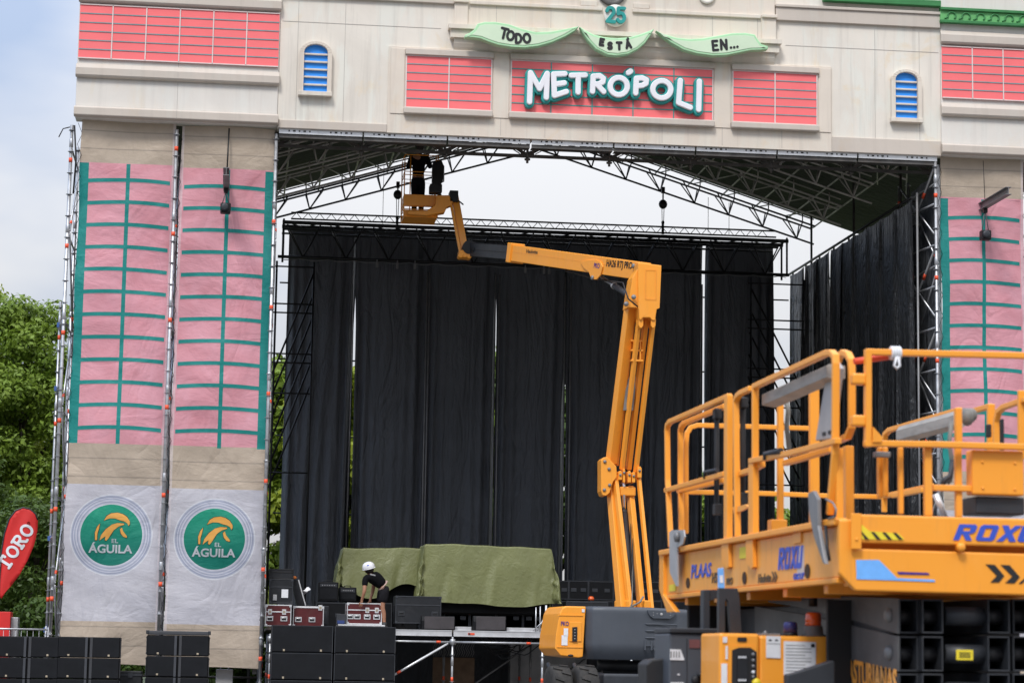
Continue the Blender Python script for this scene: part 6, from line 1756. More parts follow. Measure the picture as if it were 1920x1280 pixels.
# foot brackets on the turntable
for px in (1172, 1203):
    q = P(px, 1136, Yb0 + 0.1); b = MB(); b.obox(q, Lt * 0.10, Hd * 0.28, ZU * 0.12); b.build('boom_foot', M_orange, bl, 0.02)
# knee
pl = [(1127, 862), (1131, 857), (1139, 856), (1156, 874), (1157, 893), (1150, 902), (1143, 924), (1137, 929), (1130, 928), (1127, 920)]
kp = [P(x, y, Yk - 0.3) for x, y in pl]; ko = kp[0]
b = MB(); b.prism([((p - ko).dot(V((1, 0, 0))), p.z - ko.z) for p in kp], ko, (1, 0, 0), (0, 0, 1), (0.0, 0.5, 0)); kn = b.build('knee_plate', M_orange, bl, 0.02, 3)
for x, y in ((1134, 865), (1142, 879), (1133, 918), (1143, 909)):
    b = MB(); b.lathe([(0.036, 0), (0.036, 0.02), (0.02, 0.035), (0, 0.035)], P(x, y, Yk - 0.301), (0, -1, 0), 12); b.build('pin', M_mgrey, kn)
for x, y0, y1, w_ in ((1161, 884, 900, .08), (1168, 880, 905, .05), (1178, 884, 905, .07), (1186, 886, 905, .07), (1197, 876, 896, .09)):
    b = MB(); q0, q1 = P(x, y0, Yk - 0.15), P(x, y1, Yk - 0.15); zc_ = (q0.z + q1.z) / 2
    b.prism([(-w_ / 2, q1.z - zc_), (w_ / 2, q1.z - zc_), (w_ / 2, q0.z - zc_ - 0.03), (w_ / 4, q0.z - zc_ + 0.01), (-w_ / 4, q0.z - zc_ + 0.01), (-w_ / 2, q0.z - zc_ - 0.03)], (q0.x, Yk - 0.30, zc_), (1, 0, 0), (0, 0, 1), (0, 0.45, 0)); b.build('knee_lug', M_orange, bl, 0.01)
    b = MB(); b.lathe([(0.026, 0), (0.026, 0.02), (0, 0.022)], (q0.x, Yk - 0.301, q0.z - 0.08), (0, -1, 0), 12); b.build('pin', M_mgrey, kn)
a, c = P(1160, 921, Yk - 0.05), P(1190, 922, Yk - 0.05); b = MB(); b.obox((a + c) / 2, V(((c.x - a.x) / 2, 0, 0)), V((0, 0.16, 0)), ZU * 0.10); b.build('knee_cross_block', M_orange, bl, 0.03, 3)
# ---- upper half of the folding boom
barpx('upper_boom', (1146, 868, Yk), (1182, 573, Yh), 0.19, 0.20)
barpx('upper_link', (1156, 872, Yk), (1190, 575, Yh), 0.05, 0.12, yo=0.05)
barpx('upper_link', (1166, 880, Yk), (1198, 600, Yh), 0.085, 0.10, yo=-0.14)
barpx('upper_link', (1178, 880, Yk), (1211, 598, Yh), 0.10, 0.12)
barpx('upper_link', (1192, 885, Yk), (1225, 598, Yh), 0.085, 0.10, yo=-0.14)
q0, q1 = P(1183, 640, -5.1), P(1206, 674, -5.1)
b = MB()
for y in (638, 656, 675): z = P(1190, y, -5.15).z; b.box(q0.x, q1.x, -5.12, -5.0, z - 0.02, z + 0.02)
b.box(q0.x + 0.05, q0.x + 0.08, -5.12, -5.0, P(1190, 675, -5.1).z, P(1190, 640, -5.1).z); b.box(q1.x - 0.08, q1.x - 0.05, -5.12, -5.0, P(1190, 675, -5.1).z, P(1190, 640, -5.1).z)
b.build('cross_brace', M_orange, bl, 0.006)
q0, q1 = P(1173, 706, -4.9), P(1192, 769, -4.9); b = MB()
pp = [P(x, y, -4.75) for x, y in ((1176, 706), (1194, 706), (1187, 769), (1169, 769))]; b.prism([(p.x - pp[0].x, p.z - pp[0].z) for p in pp], pp[0], (1, 0, 0), (0, 0, 1), (0, 0.06, 0)); b.build('hose_tray', M_mgrey, bl, 0.005)
# hoses along the folding boom
for k, (m0, m1) in enumerate((((1186, 1120), (1182, 930)), ((1189, 1120), (1186, 930)))):
    b = MB(); p0_, p1_ = P(m0[0], m0[1], Yb0 - 0.05), P(m1[0], m1[1], Yk - 0.05)
    b.path([p0_ + (p1_ - p0_) * t + V((0.02 * math.sin(9 * t + k), 0, 0)) for t in [i / 12 for i in range(13)]], 0.013, 6); b.build('hose', M_ink, bl)
for k, xo in enumerate((1175, 1179, 1183)):
    b = MB(); p0_, p1_ = P(xo - 13, 858, Yk + 0.05), P(xo + 20, 600, Yh + 0.05)
    b.path([p0_ + (p1_ - p0_) * t + V((0.018 * math.sin(11 * t + 2 * k), 0, 0)) for t in [i / 14 for i in range(15)]], 0.014, 6); b.build('hose', M_ink, bl)
b = MB(); b.path([P(1196, 575, Yh - 0.4), P(1178, 560, Yh - 0.5), P(1168, 530, Yh - 0.2), P(1150, 528, Yh + 1.0), P(1110, 522, -2.6), P(1060, 508, -1.6)], 0.016, 6); b.build('hose', M_ink, bl)
# ---- head
hp = [(1196.5, 492), (1241, 497), (1237.5, 577), (1232, 579), (1229, 600), (1223, 600), (1219, 595), (1206, 595), (1202, 600), (1199, 598), (1197, 577)]
hq = [P(x, y, Yh - 0.35) for x, y in hp]; ho = hq[0]; hu = V((math.cos(R(3)), math.sin(R(3)), 0)); hn = V((-hu.y, hu.x, 0))
b = MB(); b.prism([((p - ho).dot(hu), p.z - ho.z) for p in hq], ho, hu, (0, 0, 1), hn * 0.55); hd = b.build('boom_head', M_orange, bl, 0.015, 2)
sp2 = [(1186, 520), (1198, 500), (1199, 577), (1177, 576)]; sq = [P(x, y, Yh - 0.30) for x, y in sp2]; so_ = sq[0]
b = MB(); b.prism([((p - so_).dot(hu), p.z - so_.z) for p in sq], so_, hu, (0, 0, 1), hn * 0.5); b.build('head_side_plate', M_orange, bl, 0.012)
for x, y in ((1188, 557), (1174, 570)):
    b = MB(); b.lathe([(0.05, 0), (0.05, 0.03), (0.03, 0.05), (0, 0.05)], P(x, y, Yh - 0.36), (0, -1, 0), 14); b.build('pin', M_mgrey, hd)
f0 = P(1210, 560, Yh - 0.36); b = MB(); zz = P(1210, 505, Yh - 0.36).z
for (u0, u1, z0, z1) in ((0, .23, f0.z, f0.z + .008), (0, .23, zz, zz + .008), (0, .008, f0.z, zz), (.222, .23, f0.z, zz)): b.prism([(u0, z0 - f0.z), (u1, z0 - f0.z), (u1, z1 - f0.z), (u0, z1 - f0.z)], f0, hu, (0, 0, 1), -hn * 0.004)
b.build('access_panel', M_orange2, hd)
for x in (1202, 1225):
    b = MB(); q = P(x, 603, Yh - 0.3); b.prism([(-.05, .08), (.05, .08), (.05, -.08), (.02, -.13), (-.02, -.13), (-.05, -.08)], q, (1, 0, 0), (0, 0, 1), (0, 0.3, 0)); b.build('head_lug', M_orange, hd, 0.01)
# ---- telescopic main boom, reaching up and in over the stage
A_, B_ = P(1208, 509, Yh), P(967, 475, 0.5); md = (B_ - A_).normalized(); ms_ = (md.cross(ZU)).normalized(); mu = ms_.cross(md)
Lm = (B_ - A_).length
b = MB(); b.obox((A_ + B_) / 2, ms_ * 0.15, md * Lm / 2, mu * 0.19); mb_ = b.build('main_boom', M_orange, bl, 0.012)
b = MB(); b.obox(B_ + md * 0.02, ms_ * 0.19, md * 0.10, mu * 0.235); b.build('boom_collar', M_orange, mb_, 0.02)
lf_ = -ms_ if ms_.x > 0 else ms_                      # the side that faces the camera
sf = lambda t, u: A_ + md * t + mu * u + lf_ * 0.15
b = MB(); b.obox(sf(Lm * 0.56, 0.035) + lf_ * 0.002, md * (Lm * 0.42), mu * 0.007, lf_ * 0.002); b.build('boom_seam', M_orange3, mb_)
def on_side(px, py): q = PP(px, py, sf(0, 0), lf_); return (q - A_).dot(md), (q - A_).dot(mu)
def side_text(name, s, xl, xr, yb, hh, m, par, bold=0.01):
    (t0, u0), (t1, u1) = on_side(xl, yb[0]), on_side(xr, yb[1])
    vs, fs = text_mesh(s, abs(t1 - t0), hh, bold); ud = (md * (t1 - t0) + mu * (u1 - u0)).normalized(); b = MB(); b.mesh(vs, fs, sf(t0, u0) + lf_ * 0.006, ud, mu, lf_); return b.build(name, m, par)
side_text('model_lettering', 'HA26 RTJ PRO', 1137, 1185, (499, 504), 0.15, M_ink, mb_, 0.015)
side_text('faded_lettering', 'Haulotte', 987, 1008, (474, 476), 0.09, M_greytext, mb_)
pl = [(1090, 492), (1102, 488), (1118, 487), (1128, 491), (1132, 500), (1128, 516), (1121, 524), (1111, 524), (1106, 510), (1096, 502)]
tu = [on_side(x, y) for x, y in pl]
b = MB(); b.prism(tu, A_ + lf_ * 0.152, md, mu, lf_ * 0.03); b.build('cylinder_bracket', M_orange, mb_, 0.008)
t0, u0 = on_side(1116, 502); vs, fs = text_mesh('PKO', 0.26, 0.11, 0.012); ud = -md; b = MB(); b.mesh(vs, fs, A_ + md * t0 + mu * u0 + lf_ * 0.186, ud, mu, lf_); b.build('marker_lettering', M_purple, mb_)
for x, y in ((1114, 521), (1191, 499)):
    t0, u0 = on_side(x, y); b = MB(); b.lathe([(0.05, 0), (0.05, 0.03), (0.02, 0.04), (0, 0.04)], A_ + md * t0 + mu * u0 + lf_ * 0.18, lf_, 12); b.build('pin', M_mgrey, mb_)
a, c = P(1128, 520, -3.2), P(1182, 556, -5.1); m_ = a + (c - a) * 0.45
b = MB(); b.tube(a, m_, 0.04, 12); b.build('cylinder_rod', M_mgrey, bl); b = MB(); b.tube(m_, c, 0.065, 12); b.tube(m_ - (c - a).normalized() * 0.04, m_ + (c - a).normalized() * 0.04, 0.075, 12, 1); b.build('hydraulic_cylinder', [M_dgrey, M_lgrey], bl)
C_ = P(884, 468, 2.25); td = (C_ - B_).normalized(); ts = td.cross(ZU).normalized(); tu_ = ts.cross(td)
b = MB(); b.obox((B_ + C_) / 2, ts * 0.11, td * (C_ - B_).length / 2, tu_ * 0.165); tb_ = b.build('telescopic_section', M_dgrey, bl, 0.012)
b = MB(); b.obox((B_ + C_) / 2 + (-ts if ts.x > 0 else ts) * 0.111, td * ((C_ - B_).length / 2 - 0.05), tu_ * 0.006, ts * 0.004); b.lathe([(0.06, 0), (0.06, 0.03), (0, 0.03)], C_ - td * 0.25 + (-ts if ts.x > 0 else ts) * 0.11, (-ts if ts.x > 0 else ts), 14); b.build('wear_strip', M_ink, tb_)
# ---- jib and its link, elbow castings
j0, j1 = P(873, 482, 2.4), P(852, 366, 2.75)
b = MB(); b.bar(j0, j1, 0.17, 0.22, (0, 1, 0)); b.build('jib', M_orange, bl, 0.012)
b = MB(); b.bar(P(864, 480, 2.25), P(846, 385, 2.55), 0.055, 0.10, (0, 1, 0)); b.build('jib_link', M_orange, bl, 0.006)
b = MB(); q = P(870, 480, 2.3); b.box(q.x - 0.14, q.x + 0.14, 2.12, 2.5, q.z - 0.06, q.z + 0.12); b.lathe([(0.06, 0), (0.06, 0.34)], (q.x - 0.1, 2.1, q.z - 0.02), (0, 1, 0), 14); b.lathe([(0.06, 0), (0.06, 0.34)], (q.x + 0.11, 2.1, q.z - 0.03), (0, 1, 0), 14); b.build('elbow', M_orange3, bl, 0.02)
b = MB(); q = P(879, 466, 2.3); b.lathe([(0.17, 0), (0.17, 0.28)], (q.x, 2.1, q.z), (0, 1, 0), 20); b.build('elbow_joint', M_black, bl)
b = MB(); q = P(851, 372, 2.6); b.box(q.x - 0.11, q.x + 0.10, 2.5, 2.9, q.z - 0.10, q.z + 0.18); b.tube(P(858, 375, 2.5), P(869, 384, 2.45), 0.02, 6); b.build('jib_head', M_black, bl, 0.02)
# ---- basket
q0, q1, q2 = P(757, 405, 2.7), P(820, 405, 2.7), P(820, 360, 2.7)
x0, x1 = q0.x, q1.x; zf = P(790, 406, 2.7).z; y0, y1 = 2.7, 3.65; ztp = P(790, 291, 2.7).z
bk = MB(); bk.box(x0, x1, y0, y1, zf - 0.02, zf + 0.04); bk_ = bk.build('basket_floor', M_orange3, bl, 0.01)
zk0, zk1 = P(790, 385, 2.7).z, P(790, 364, 2.7).z
b = MB(); b.box(x0 - 0.01, x1 + 0.06, y0 - 0.03, y0, zk0 - 0.02, zk1 - 0.02); b.build('basket_front_panel', M_orange, bl, 0.006)
b = MB(); b.box(x0, x0 + 0.02, y0, y1, zk0, zk1); b.box(x0, x1, y1 - 0.02, y1, zf + 0.04, zf + 0.18); b.box(x0, x1, y0 - 0.01, y0 + 0.01, zf + 0.04, zf + 0.16); b.build('toe_board', M_orange3, bl)
for x in (x0, x0 + 0.14, x1 - 0.06, x1):
    for y in ((y0, y1) if x != x0 + 0.14 else (y0,)): b = MB(); b.tube((x, y, zf), (x, y, ztp), 0.013, 8); b.build('basket_post', M_orange, bl)
for z in (ztp, ztp - 0.42, ztp - 0.50, zk0 + 0.05, zk0 - 0.03, zk0 - 0.10):
    b = MB(); b.path([(x0, y0, z), (x1, y0, z), (x1, y1, z), (x0, y1, z), (x0, y0, z)], 0.011, 8); b.build('basket_rail', M_orange, bl)
q0, q1 = P(811, 306, 2.6), P(831, 352, 2.6)
b = MB(); b.prism([(q0.x, q0.z), (q1.x - 0.06, q0.z + 0.05), (q1.x, q0.z - 0.1), (q1.x - 0.02, q1.z + 0.15), (q1.x - 0.10, q1.z), (q0.x, q1.z + 0.05)], (0, 2.45, 0), (1, 0, 0), (0, 0, 1), (0, 0.35, 0)); b.build('control_console', M_black, bl, 0.02)
q3 = P(806, 345, 2.5); b = MB(); b.box(q3.x, P(829, 345, 2.5).x, 2.45, 2.8, P(810, 361, 2.5).z, q3.z); b.build('control_box', M_ink, bl, 0.02)
b = MB(); g0, g1, g2, g3 = P(826, 303, 2.5), P(832, 312, 2.5), P(832, 340, 2.5), P(824, 344, 2.5); b.path([g0, g1, g2, g3], 0.018, 8); b.build('console_guard', M_lgrey, bl)
a0, a1 = P(815, 388, 2.6), P(845, 378, 2.65)
b = MB(); pp = [P(x, y, 2.5) for x, y in ((818, 366), (842, 366), (850, 374), (848, 384), (838, 388), (834, 398), (800, 404), (764, 401), (764, 395), (800, 395), (816, 384))]
b.prism([(p.x - pp[0].x, p.z - pp[0].z) for p in pp], pp[0], (1, 0, 0), (0, 0, 1), (0, 0.3, 0)); b.build('basket_support', M_orange3, bl, 0.02)
b = MB(); b.tube(P(818, 352, 2.6), P(828, 372, 2.6), 0.04, 8); b.build('strut', M_black, bl)

# ---- the rigger standing in the basket, back to the camera
rg = thing('person', 'worker in dark clothes standing in the boom lift basket with arms raised to the roof', 'person', (P(784, 400, 3.1).x, 3.1, zf + 0.045))
cx = P(784, 350, 3.1).x; z0 = zf + 0.045; yy = 3.15; hm = P(787, 266, 3.1).z - z0          # standing height
S = lambda x, z, y=0.0: V((cx + x, yy + y, z0 + z * hm))
nodes = [(S(0, .53), (0.13, 0.10)), (S(0.0, .64), (0.125, 0.095)), (S(.01, .77), (0.155, 0.105)), (S(.02, .855), 0.058), (S(.03, .90, -.01), (0.075, 0.085)), (S(.03, .955, .01), (0.078, 0.09)),
         (S(-.18, .80), 0.06), (S(-.24, .66, .10), 0.045), (S(-.16, .76, .32), 0.03), (S(-.15, .79, .36), (0.036, 0.022)), (S(.20, .80), 0.06), (S(.31, .67, .05), 0.045), (S(.25, .80, .24), 0.03), (S(.25, .83, .28), (0.036, 0.022)),
         (S(-.085, .49), 0.098), (S(-.075, .28, -.02), 0.062), (S(-.075, .20, .02), 0.06), (S(-.08, .05), 0.04), (S(-.09, .025, .10), 0.04), (S(.085, .49), 0.098), (S(.08, .28, -.01), 0.062), (S(.08, .20, .02), 0.06), (S(.085, .05), 0.04), (S(.10, .025, .10), 0.04)]
edges = [(0, 1), (1, 2), (2, 3), (3, 4), (4, 5), (2, 6), (6, 7), (7, 8), (8, 9), (2, 10), (10, 11), (11, 12), (12, 13), (0, 14), (14, 15), (15, 16), (16, 17), (17, 18), (0, 19), (19, 20), (20, 21), (21, 22), (22, 23)]
body = skinned('body', nodes, edges, M_skin, rg)
add_fingers(body, nodes[9][0], nodes[9][0] - nodes[8][0], (0, 0, 1), 1); add_fingers(body, nodes[13][0], nodes[13][0] - nodes[12][0], (0, 0, 1), -1)
skinned('jacket', [(S(0, .50), (0.165, 0.13)), (S(0, .63), (0.155, 0.125)), (S(.01, .77), (0.185, 0.135)), (S(.018, .84), 0.085)] + [(n[0], r_) for n, r_ in ((nodes[6], .085), (nodes[7], .066), (nodes[8], .048), (nodes[10], .085), (nodes[11], .066), (nodes[12], .048))],
        [(0, 1), (1, 2), (2, 3), (2, 4), (4, 5), (5, 6), (2, 7), (7, 8), (8, 9)], M_tee, rg)
skinned('trousers', [(S(0, .55), (0.15, 0.125)), (S(0, .50), (0.165, 0.135)), (S(-.085, .46), 0.118), (S(-.08, .27, -.02), 0.085), (S(-.085, .06), 0.066), (S(.085, .46), 0.118), (S(.085, .27, -.01), 0.085), (S(.09, .06), 0.066)], [(0, 1), (1, 2), (2, 3), (3, 4), (1, 5), (5, 6), (6, 7)], M_shorts, rg)
hc = S(.03, .95, 0)
b = MB(); b.lathe([(0.135, -0.03), (0.128, 0.02), (0.10, 0.075), (0.05, 0.11), (0, 0.12)], hc + V((0, 0, 0.02)), (0, -0.1, 1), 22); b.build('helmet', M_dgrey, rg)
b = MB(); b.ball(hc + V((0, -0.01, -0.03)), 0.10, 0, (1, 1, 1.1), 12); b.build('hair', M_hair, rg)
for s in (-1, 1): b = MB(); b.ball(S(.085 * s, .02, .05), 0.085, 0, (0.6, 1.5, 0.6), 10); b.build('boot', M_boot, rg)
# ================================================================ SCISSOR LIFT IN THE FOREGROUND
dl = R(2.7); ud = V((-math.sin(dl), math.cos(dl), 0)); vd = V((math.cos(dl), math.sin(dl), 0))
Kn = P(1577, 1086, -37.0); so0 = V((Kn.x, Kn.y, 0))
L = lambda u, v, z: so0 + ud * u + vd * v + ZU * z
def SL(px, py, v=0.0): q = PP(px, py, so0 + vd * v, vd); return (q - so0).dot(ud), q.z
def SF(px, py, u=0.0): q = PP(px, py, so0 + ud * u, ud); return (q - so0).dot(vd), q.z
sl = thing('scissor_lift', 'orange scissor lift with railed platform in the right foreground', 'scissor lift', (so0.x + 1.0, so0.y + 2.5, 0))
DT, DB, LD, WD = 2.455, 2.06, 5.12, 2.05              # deck top, underside, length, width
def lbox(b, u0, u1, v0, v1, z0, z1, mi=0):
    return b.obox(L((u0 + u1) / 2, (v0 + v1) / 2, (z0 + z1) / 2), ud * abs(u1 - u0) / 2, vd * abs(v1 - v0) / 2, ZU * abs(z1 - z0) / 2, mi)
def lb(name, *a, m=None, par=None, bev=0.008):
    b = MB(); lbox(b, *a); return b.build(name, m or M_orange, par or sl, bev)


# ---- deck
lb('deck_floor', 0.10, LD - 0.02, 0.06, WD - 0.06, DT - 0.09, DT - 0.03, m=M_mgrey)
side = lb('side_panel', 0.02, LD, 0.0, 0.03, DB, DT - 0.05, m=M_orange2)
b = MB(); lbox(b, 0.0, LD + 0.02, -0.05, 0.05, DT - 0.048, DT); b.build('side_flange', M_orange, sl, 0.01)
b = MB(); lbox(b, 0.05, LD, -0.015, 0.05, DB - 0.04, DB - 0.002); b.build('lower_flange', M_orange, sl, 0.008)
lb('side_panel', 0.02, LD, WD - 0.03, WD, DB, DT, m=M_orange)
lb('end_panel', LD - 0.03, LD, 0.03, WD - 0.03, DB - 0.06, DT, m=M_orange)
for k in range(5):
    u = 0.5 + k * 1.0; b = MB(); lbox(b, u - 0.05, u + 0.05, 0.05, WD - 0.05, DB - 0.10, DB + 0.02); b.build('floor_joist', M_orange3, sl, 0.006)
# far end fork-shaped plate
for v in (-0.02,):
    b = MB(); pr = [(LD - 0.10, DT - 0.02), (LD + 0.06, DT - 0.02), (LD + 0.06, DB + 0.05), (LD - 0.25, DB - 0.16), (LD - 0.55, DB - 0.16), (LD - 0.10, DB)]
    b.prism(pr, L(0, v - 0.012, 0), ud, ZU, vd * 0.05); b.build('end_bracket', M_orange, sl, 0.006)
# near end: lower cross beam with chamfered corner, upper beam of the extension
(vA, zA), (vB, zB_) = SF(1571, 1030), SF(1602, 1107)
pr = [(-0.02, DT - 0.01), (0.10, DT - 0.01), (0.10, SF(1602, 1028)[1]), (WD, SF(1602, 1028)[1] - 0.012), (WD, zB_ - 0.01), (vB, zB_), (-0.02, SF(1571, 1075)[1])]
b = MB(); b.prism(pr, L(-0.03, 0, 0), vd, ZU, ud * 0.06); fb_ = b.build('front_beam', M_orange, sl, 0.012, 2)
v0, zt1 = SF(1590, 964); zt2_ = SF(1600, 1017)[1]
b = MB(); lbox(b, -0.05, 0.0, v0 + 0.02, WD, zt2_, zt1); ub = b.build('extension_beam', M_orange, sl, 0.012, 2)
b = MB(); lbox(b, -0.075, -0.052, v0, v0 + 0.07, zt2_ - 0.045, zt1 + 0.004); b.lathe([(0.012, 0), (0.01, 0.008), (0, 0.008)], L(-0.0752, v0 + 0.035, zt2_ + 0.02), -ud, 10); b.build('corner_strap', M_orange, sl, 0.006)
lb('inner_beam', 0.22, 0.28, 0.11, WD - 0.1, zt2_ - 0.08, zt2_ + 0.02, m=M_orange3)
b = MB(); vq, zq = SF(1795, 1026); b.lathe([(0.03, 0), (0.03, 0.05), (0.02, 0.06), (0, 0.06)], L(-0.03, vq, zq), -ud, 12); b.build('latch_pin', M_orange, sl)
lb('deck_end', 0.0, 0.10, 0.05, WD - 0.05, DB - 0.06, zt2_ - 0.09, m=M_orange3)


# ---- markings
def front_poly(name, pts, m, u=-0.032, par=None, t=0.003):
    q = [SF(x, y, u) for x, y in pts]; b = MB(); b.prism(q, L(u - t, 0, 0), vd, ZU, ud * t); return b.build(name, m, par or fb_)
def side_poly(name, pts, m, v=-0.003, par=None, t=0.003):
    q = [SL(x, y, v) for x, y in pts]; b = MB(); b.prism(q, L(0, v - t, 0), ud, ZU, vd * t); return b.build(name, m, par or side)


front_poly('blue_sticker', [(1605, 1049), (1648, 1049), (1682, 1083), (1752, 1086), (1753, 1090), (1606, 1085)], M_lblue)
front_poly('dark_stripe', [(1682, 1071), (1740, 1073), (1743, 1077), (1685, 1076)], M_purple)
front_poly('chevron', [(1848, 1057), (1865, 1058), (1883, 1079), (1873, 1091), (1857, 1091), (1869, 1079)], M_ink)
front_poly('chevron', [(1876, 1058), (1893, 1059), (1912, 1081), (1902, 1093), (1885, 1092), (1898, 1080)], M_ink)
front_poly('chevron', [(1910, 1093), (1925, 1080), (1929, 1082), (1915, 1094)], M_ink)
front_poly('hazard_sticker', [(1611, 986), (1613, 982), (1617, 984), (1630, 995), (1684, 999), (1695, 1010), (1692, 1012), (1612, 1010)], M_yellow, -0.052, ub)
for x in (1611, 1633, 1654, 1674):
    front_poly('hazard_stripe', [(x, 991 if x == 1611 else 996.5 + (x - 1633) * 0.03), (x + (1 if x == 1611 else 6), 992 if x == 1611 else 996.7 + (x - 1633) * .03), (x + 19, 1011), (x + 11, 1010.5)], M_ink, -0.0555, ub)
# bold slanted letters on the upper beam
ROX = {'R': ([[(0, 0), (0, 1), (.78, 1), (.9, .88), (.9, .55), (.78, .44), (.62, .42), (.9, 0), (.6, 0), (.36, .38), (.28, .38), (.28, 0)], [(.28, .80), (.28, .58), (.62, .58), (.62, .80)]], 1.05),
       'O': ([[(.12, 0), (0, .12), (0, .88), (.12, 1), (.78, 1), (.9, .88), (.9, .12), (.78, 0)], [(.28, .78), (.28, .22), (.62, .22), (.62, .78)]], 1.02),
       'X': ([[(0, 0), (.30, .5), (0, 1), (.32, 1), (.47, .70), (.64, 1), (.96, 1), (.63, .5), (.96, 0), (.62, 0), (.46, .29), (.32, 0)]], 1.0),
       'U': ([[(.12, 0), (0, .12), (0, 1), (.28, 1), (.28, .24), (.62, .24), (.62, 1), (.9, 1), (.9, .12), (.78, 0)]], 1.0)}
def block_text(word, w, h, shear):
    cu = bpy.data.curves.new('b', 'CURVE'); cu.dimensions = '2D'; cu.fill_mode = 'BOTH'; cu.extrude = 0.002; cur = 0
    tot = sum(ROX[c][1] for c in word)
    for c in word:
        for lp in ROX[c][0]:
            sp = cu.splines.new('POLY'); sp.points.add(len(lp) - 1); sp.use_cyclic_u = True
            for p_, (x, y) in zip(sp.points, lp): p_.co = ((cur + x) * w / tot + y * h * shear, y * h, 0, 1)
        cur += ROX[c][1]
    return curve_mesh(cu)


v0, z0 = SF(1787, 1012, -0.052); v1, z1 = SF(1800, 982, -0.052); vs, fs = block_text('ROXU', 0.60, z1 - z0, 0.42)
b = MB(); b.mesh(vs, fs, L(-0.0545, v0, z0), vd, ZU, -ud); b.build('blue_lettering', M_bluetext, ub)
def side_letters(name, word, pl, pr_, ht, m, bold=0.02, blockw=False):
    """text along the side panel; reads towards the camera, i.e. from the far end to the near end"""
    (u0, z0), (u1, z1) = SL(pl[0], pl[1], -0.003), SL(pr_[0], pr_[1], -0.003); w_ = abs(u0 - u1)
    vs, fs = block_text(word, w_, ht, 0.25) if blockw else text_mesh(word, w_, ht, bold, 0.15)
    dirv = (L(u1, -0.0045, z1) - L(u0, -0.0045, z0)).normalized()
    b = MB(); b.mesh(vs, fs, L(u0, -0.0045, z0), dirv, ZU, -vd); b.build(name, m, side)


side_letters('blue_lettering', 'PLAAS', (1296, 1083), (1334, 1079), 0.115, M_bluetext)
side_letters('dark_lettering', 'HS', (1335, 1092), (1345, 1091), 0.085, M_greytext)
side_letters('dark_lettering', 'PRO', (1362, 1096), (1374, 1094), 0.055, M_greytext)
side_letters('dark_lettering', 'Haulotte', (1422, 1092), (1446, 1090), 0.07, M_greytext, 0.01)
for k in (0, 1): side_poly('dark_lettering', [(1447 + 5 * k, 1071), (1449 + 5 * k, 1071), (1453 + 5 * k, 1080), (1449 + 5 * k, 1091), (1447 + 5 * k, 1091), (1450 + 5 * k, 1080)], M_greytext)
side_letters('blue_lettering', 'ROXU', (1459, 1068), (1504, 1064), 0.16, M_bluetext, blockw=True)
side_letters('blue_lettering', 'GROUP', (1488, 1086), (1508, 1084), 0.045, M_bluetext)
side_poly('pale_sticker', [(1495, 1024), (1508, 1022), (1508, 1084), (1495, 1086)], mat('faded_sticker', (0.62, 0.50, 0.45), 0.5), -0.001, t=0.0012)
side_poly('yellow_sticker', [(1387, 1026), (1403, 1023), (1403, 1045), (1387, 1047)], M_yellow)
side_poly('hazard_sticker', [(1255, 1096), (1267, 1094), (1267, 1107), (1255, 1108)], M_yellow)
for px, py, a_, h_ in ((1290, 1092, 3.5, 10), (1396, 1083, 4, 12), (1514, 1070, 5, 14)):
    side_poly('slot_hole', [(px + a_ * math.cos(t), py + h_ * math.sin(t)) for t in [2 * math.pi * i / 18 for i in range(18)]], mat('slot_shade', (0.05, 0.02, 0.005), 0.8) if 'slot_shade' not in bpy.data.materials else bpy.data.materials['slot_shade'])  # flat dark patches: the shade inside the slots is painted in
for px in (1366, 1412):                               # pointed post gussets on the side
    side_poly('post_gusset', [(px - 7, 1010), (px + 6, 1008), (px + 7, 1062), (px + 3, 1066), (px - 6, 1054)], M_orange, -0.004, sl, 0.03)
side_poly('lift_lug', [(1489, 1000), (1504, 997), (1504, 1016), (1489, 1019)], M_orange2, -0.002, sl, 0.012)
side_poly('grey_lever_plate', [(1257, 998), (1262, 993), (1284, 993), (1286, 1006), (1283, 1019), (1272, 1026), (1273, 1098), (1270, 1098), (1258, 1072)], M_lgrey, -0.06, sl, 0.012)
b = MB(); u_, z_1 = SL(1272, 1006, -0.075); b.lathe([(0.045, 0), (0.045, 0.03), (0.02, 0.04), (0, 0.04)], L(u_, -0.073, z_1), -vd, 14); b.build('lever_pin', M_mgrey, sl)
# swivel latch hanging on the near corner
pp = [SL(x, y, -0.07) for x, y in ((1522, 925), (1532, 920), (1540, 935), (1541, 985), (1552, 1045), (1555, 1057), (1551, 1056), (1533, 1005), (1524, 960))]
b = MB(); b.prism(pp, L(0, -0.10, 0), ud, ZU, vd * 0.03); b.build('drop_latch', M_mgrey, sl, 0.006)
b = MB(); b.path([L(SL(1548, 985, -0.06)[0], -0.06, SL(1548, 985, -0.06)[1]), L(SL(1551, 1025, -.06)[0], -0.06, SL(1551, 1025, -.06)[1]), L(SL(1555, 1050, -.06)[0], -0.06, SL(1555, 1050, -.06)[1])], 0.012, 6); b.build('latch_cable', M_ink, sl)
b = MB(); b.path([L(*(lambda q: (q[0], -0.05, q[1]))(SL(x, y, -0.05))) for x, y in ((1548, 935), (1562, 942), (1568, 955), (1566, 968), (1553, 972))], 0.007, 6); b.build('pin_tether', M_mgrey, sl)

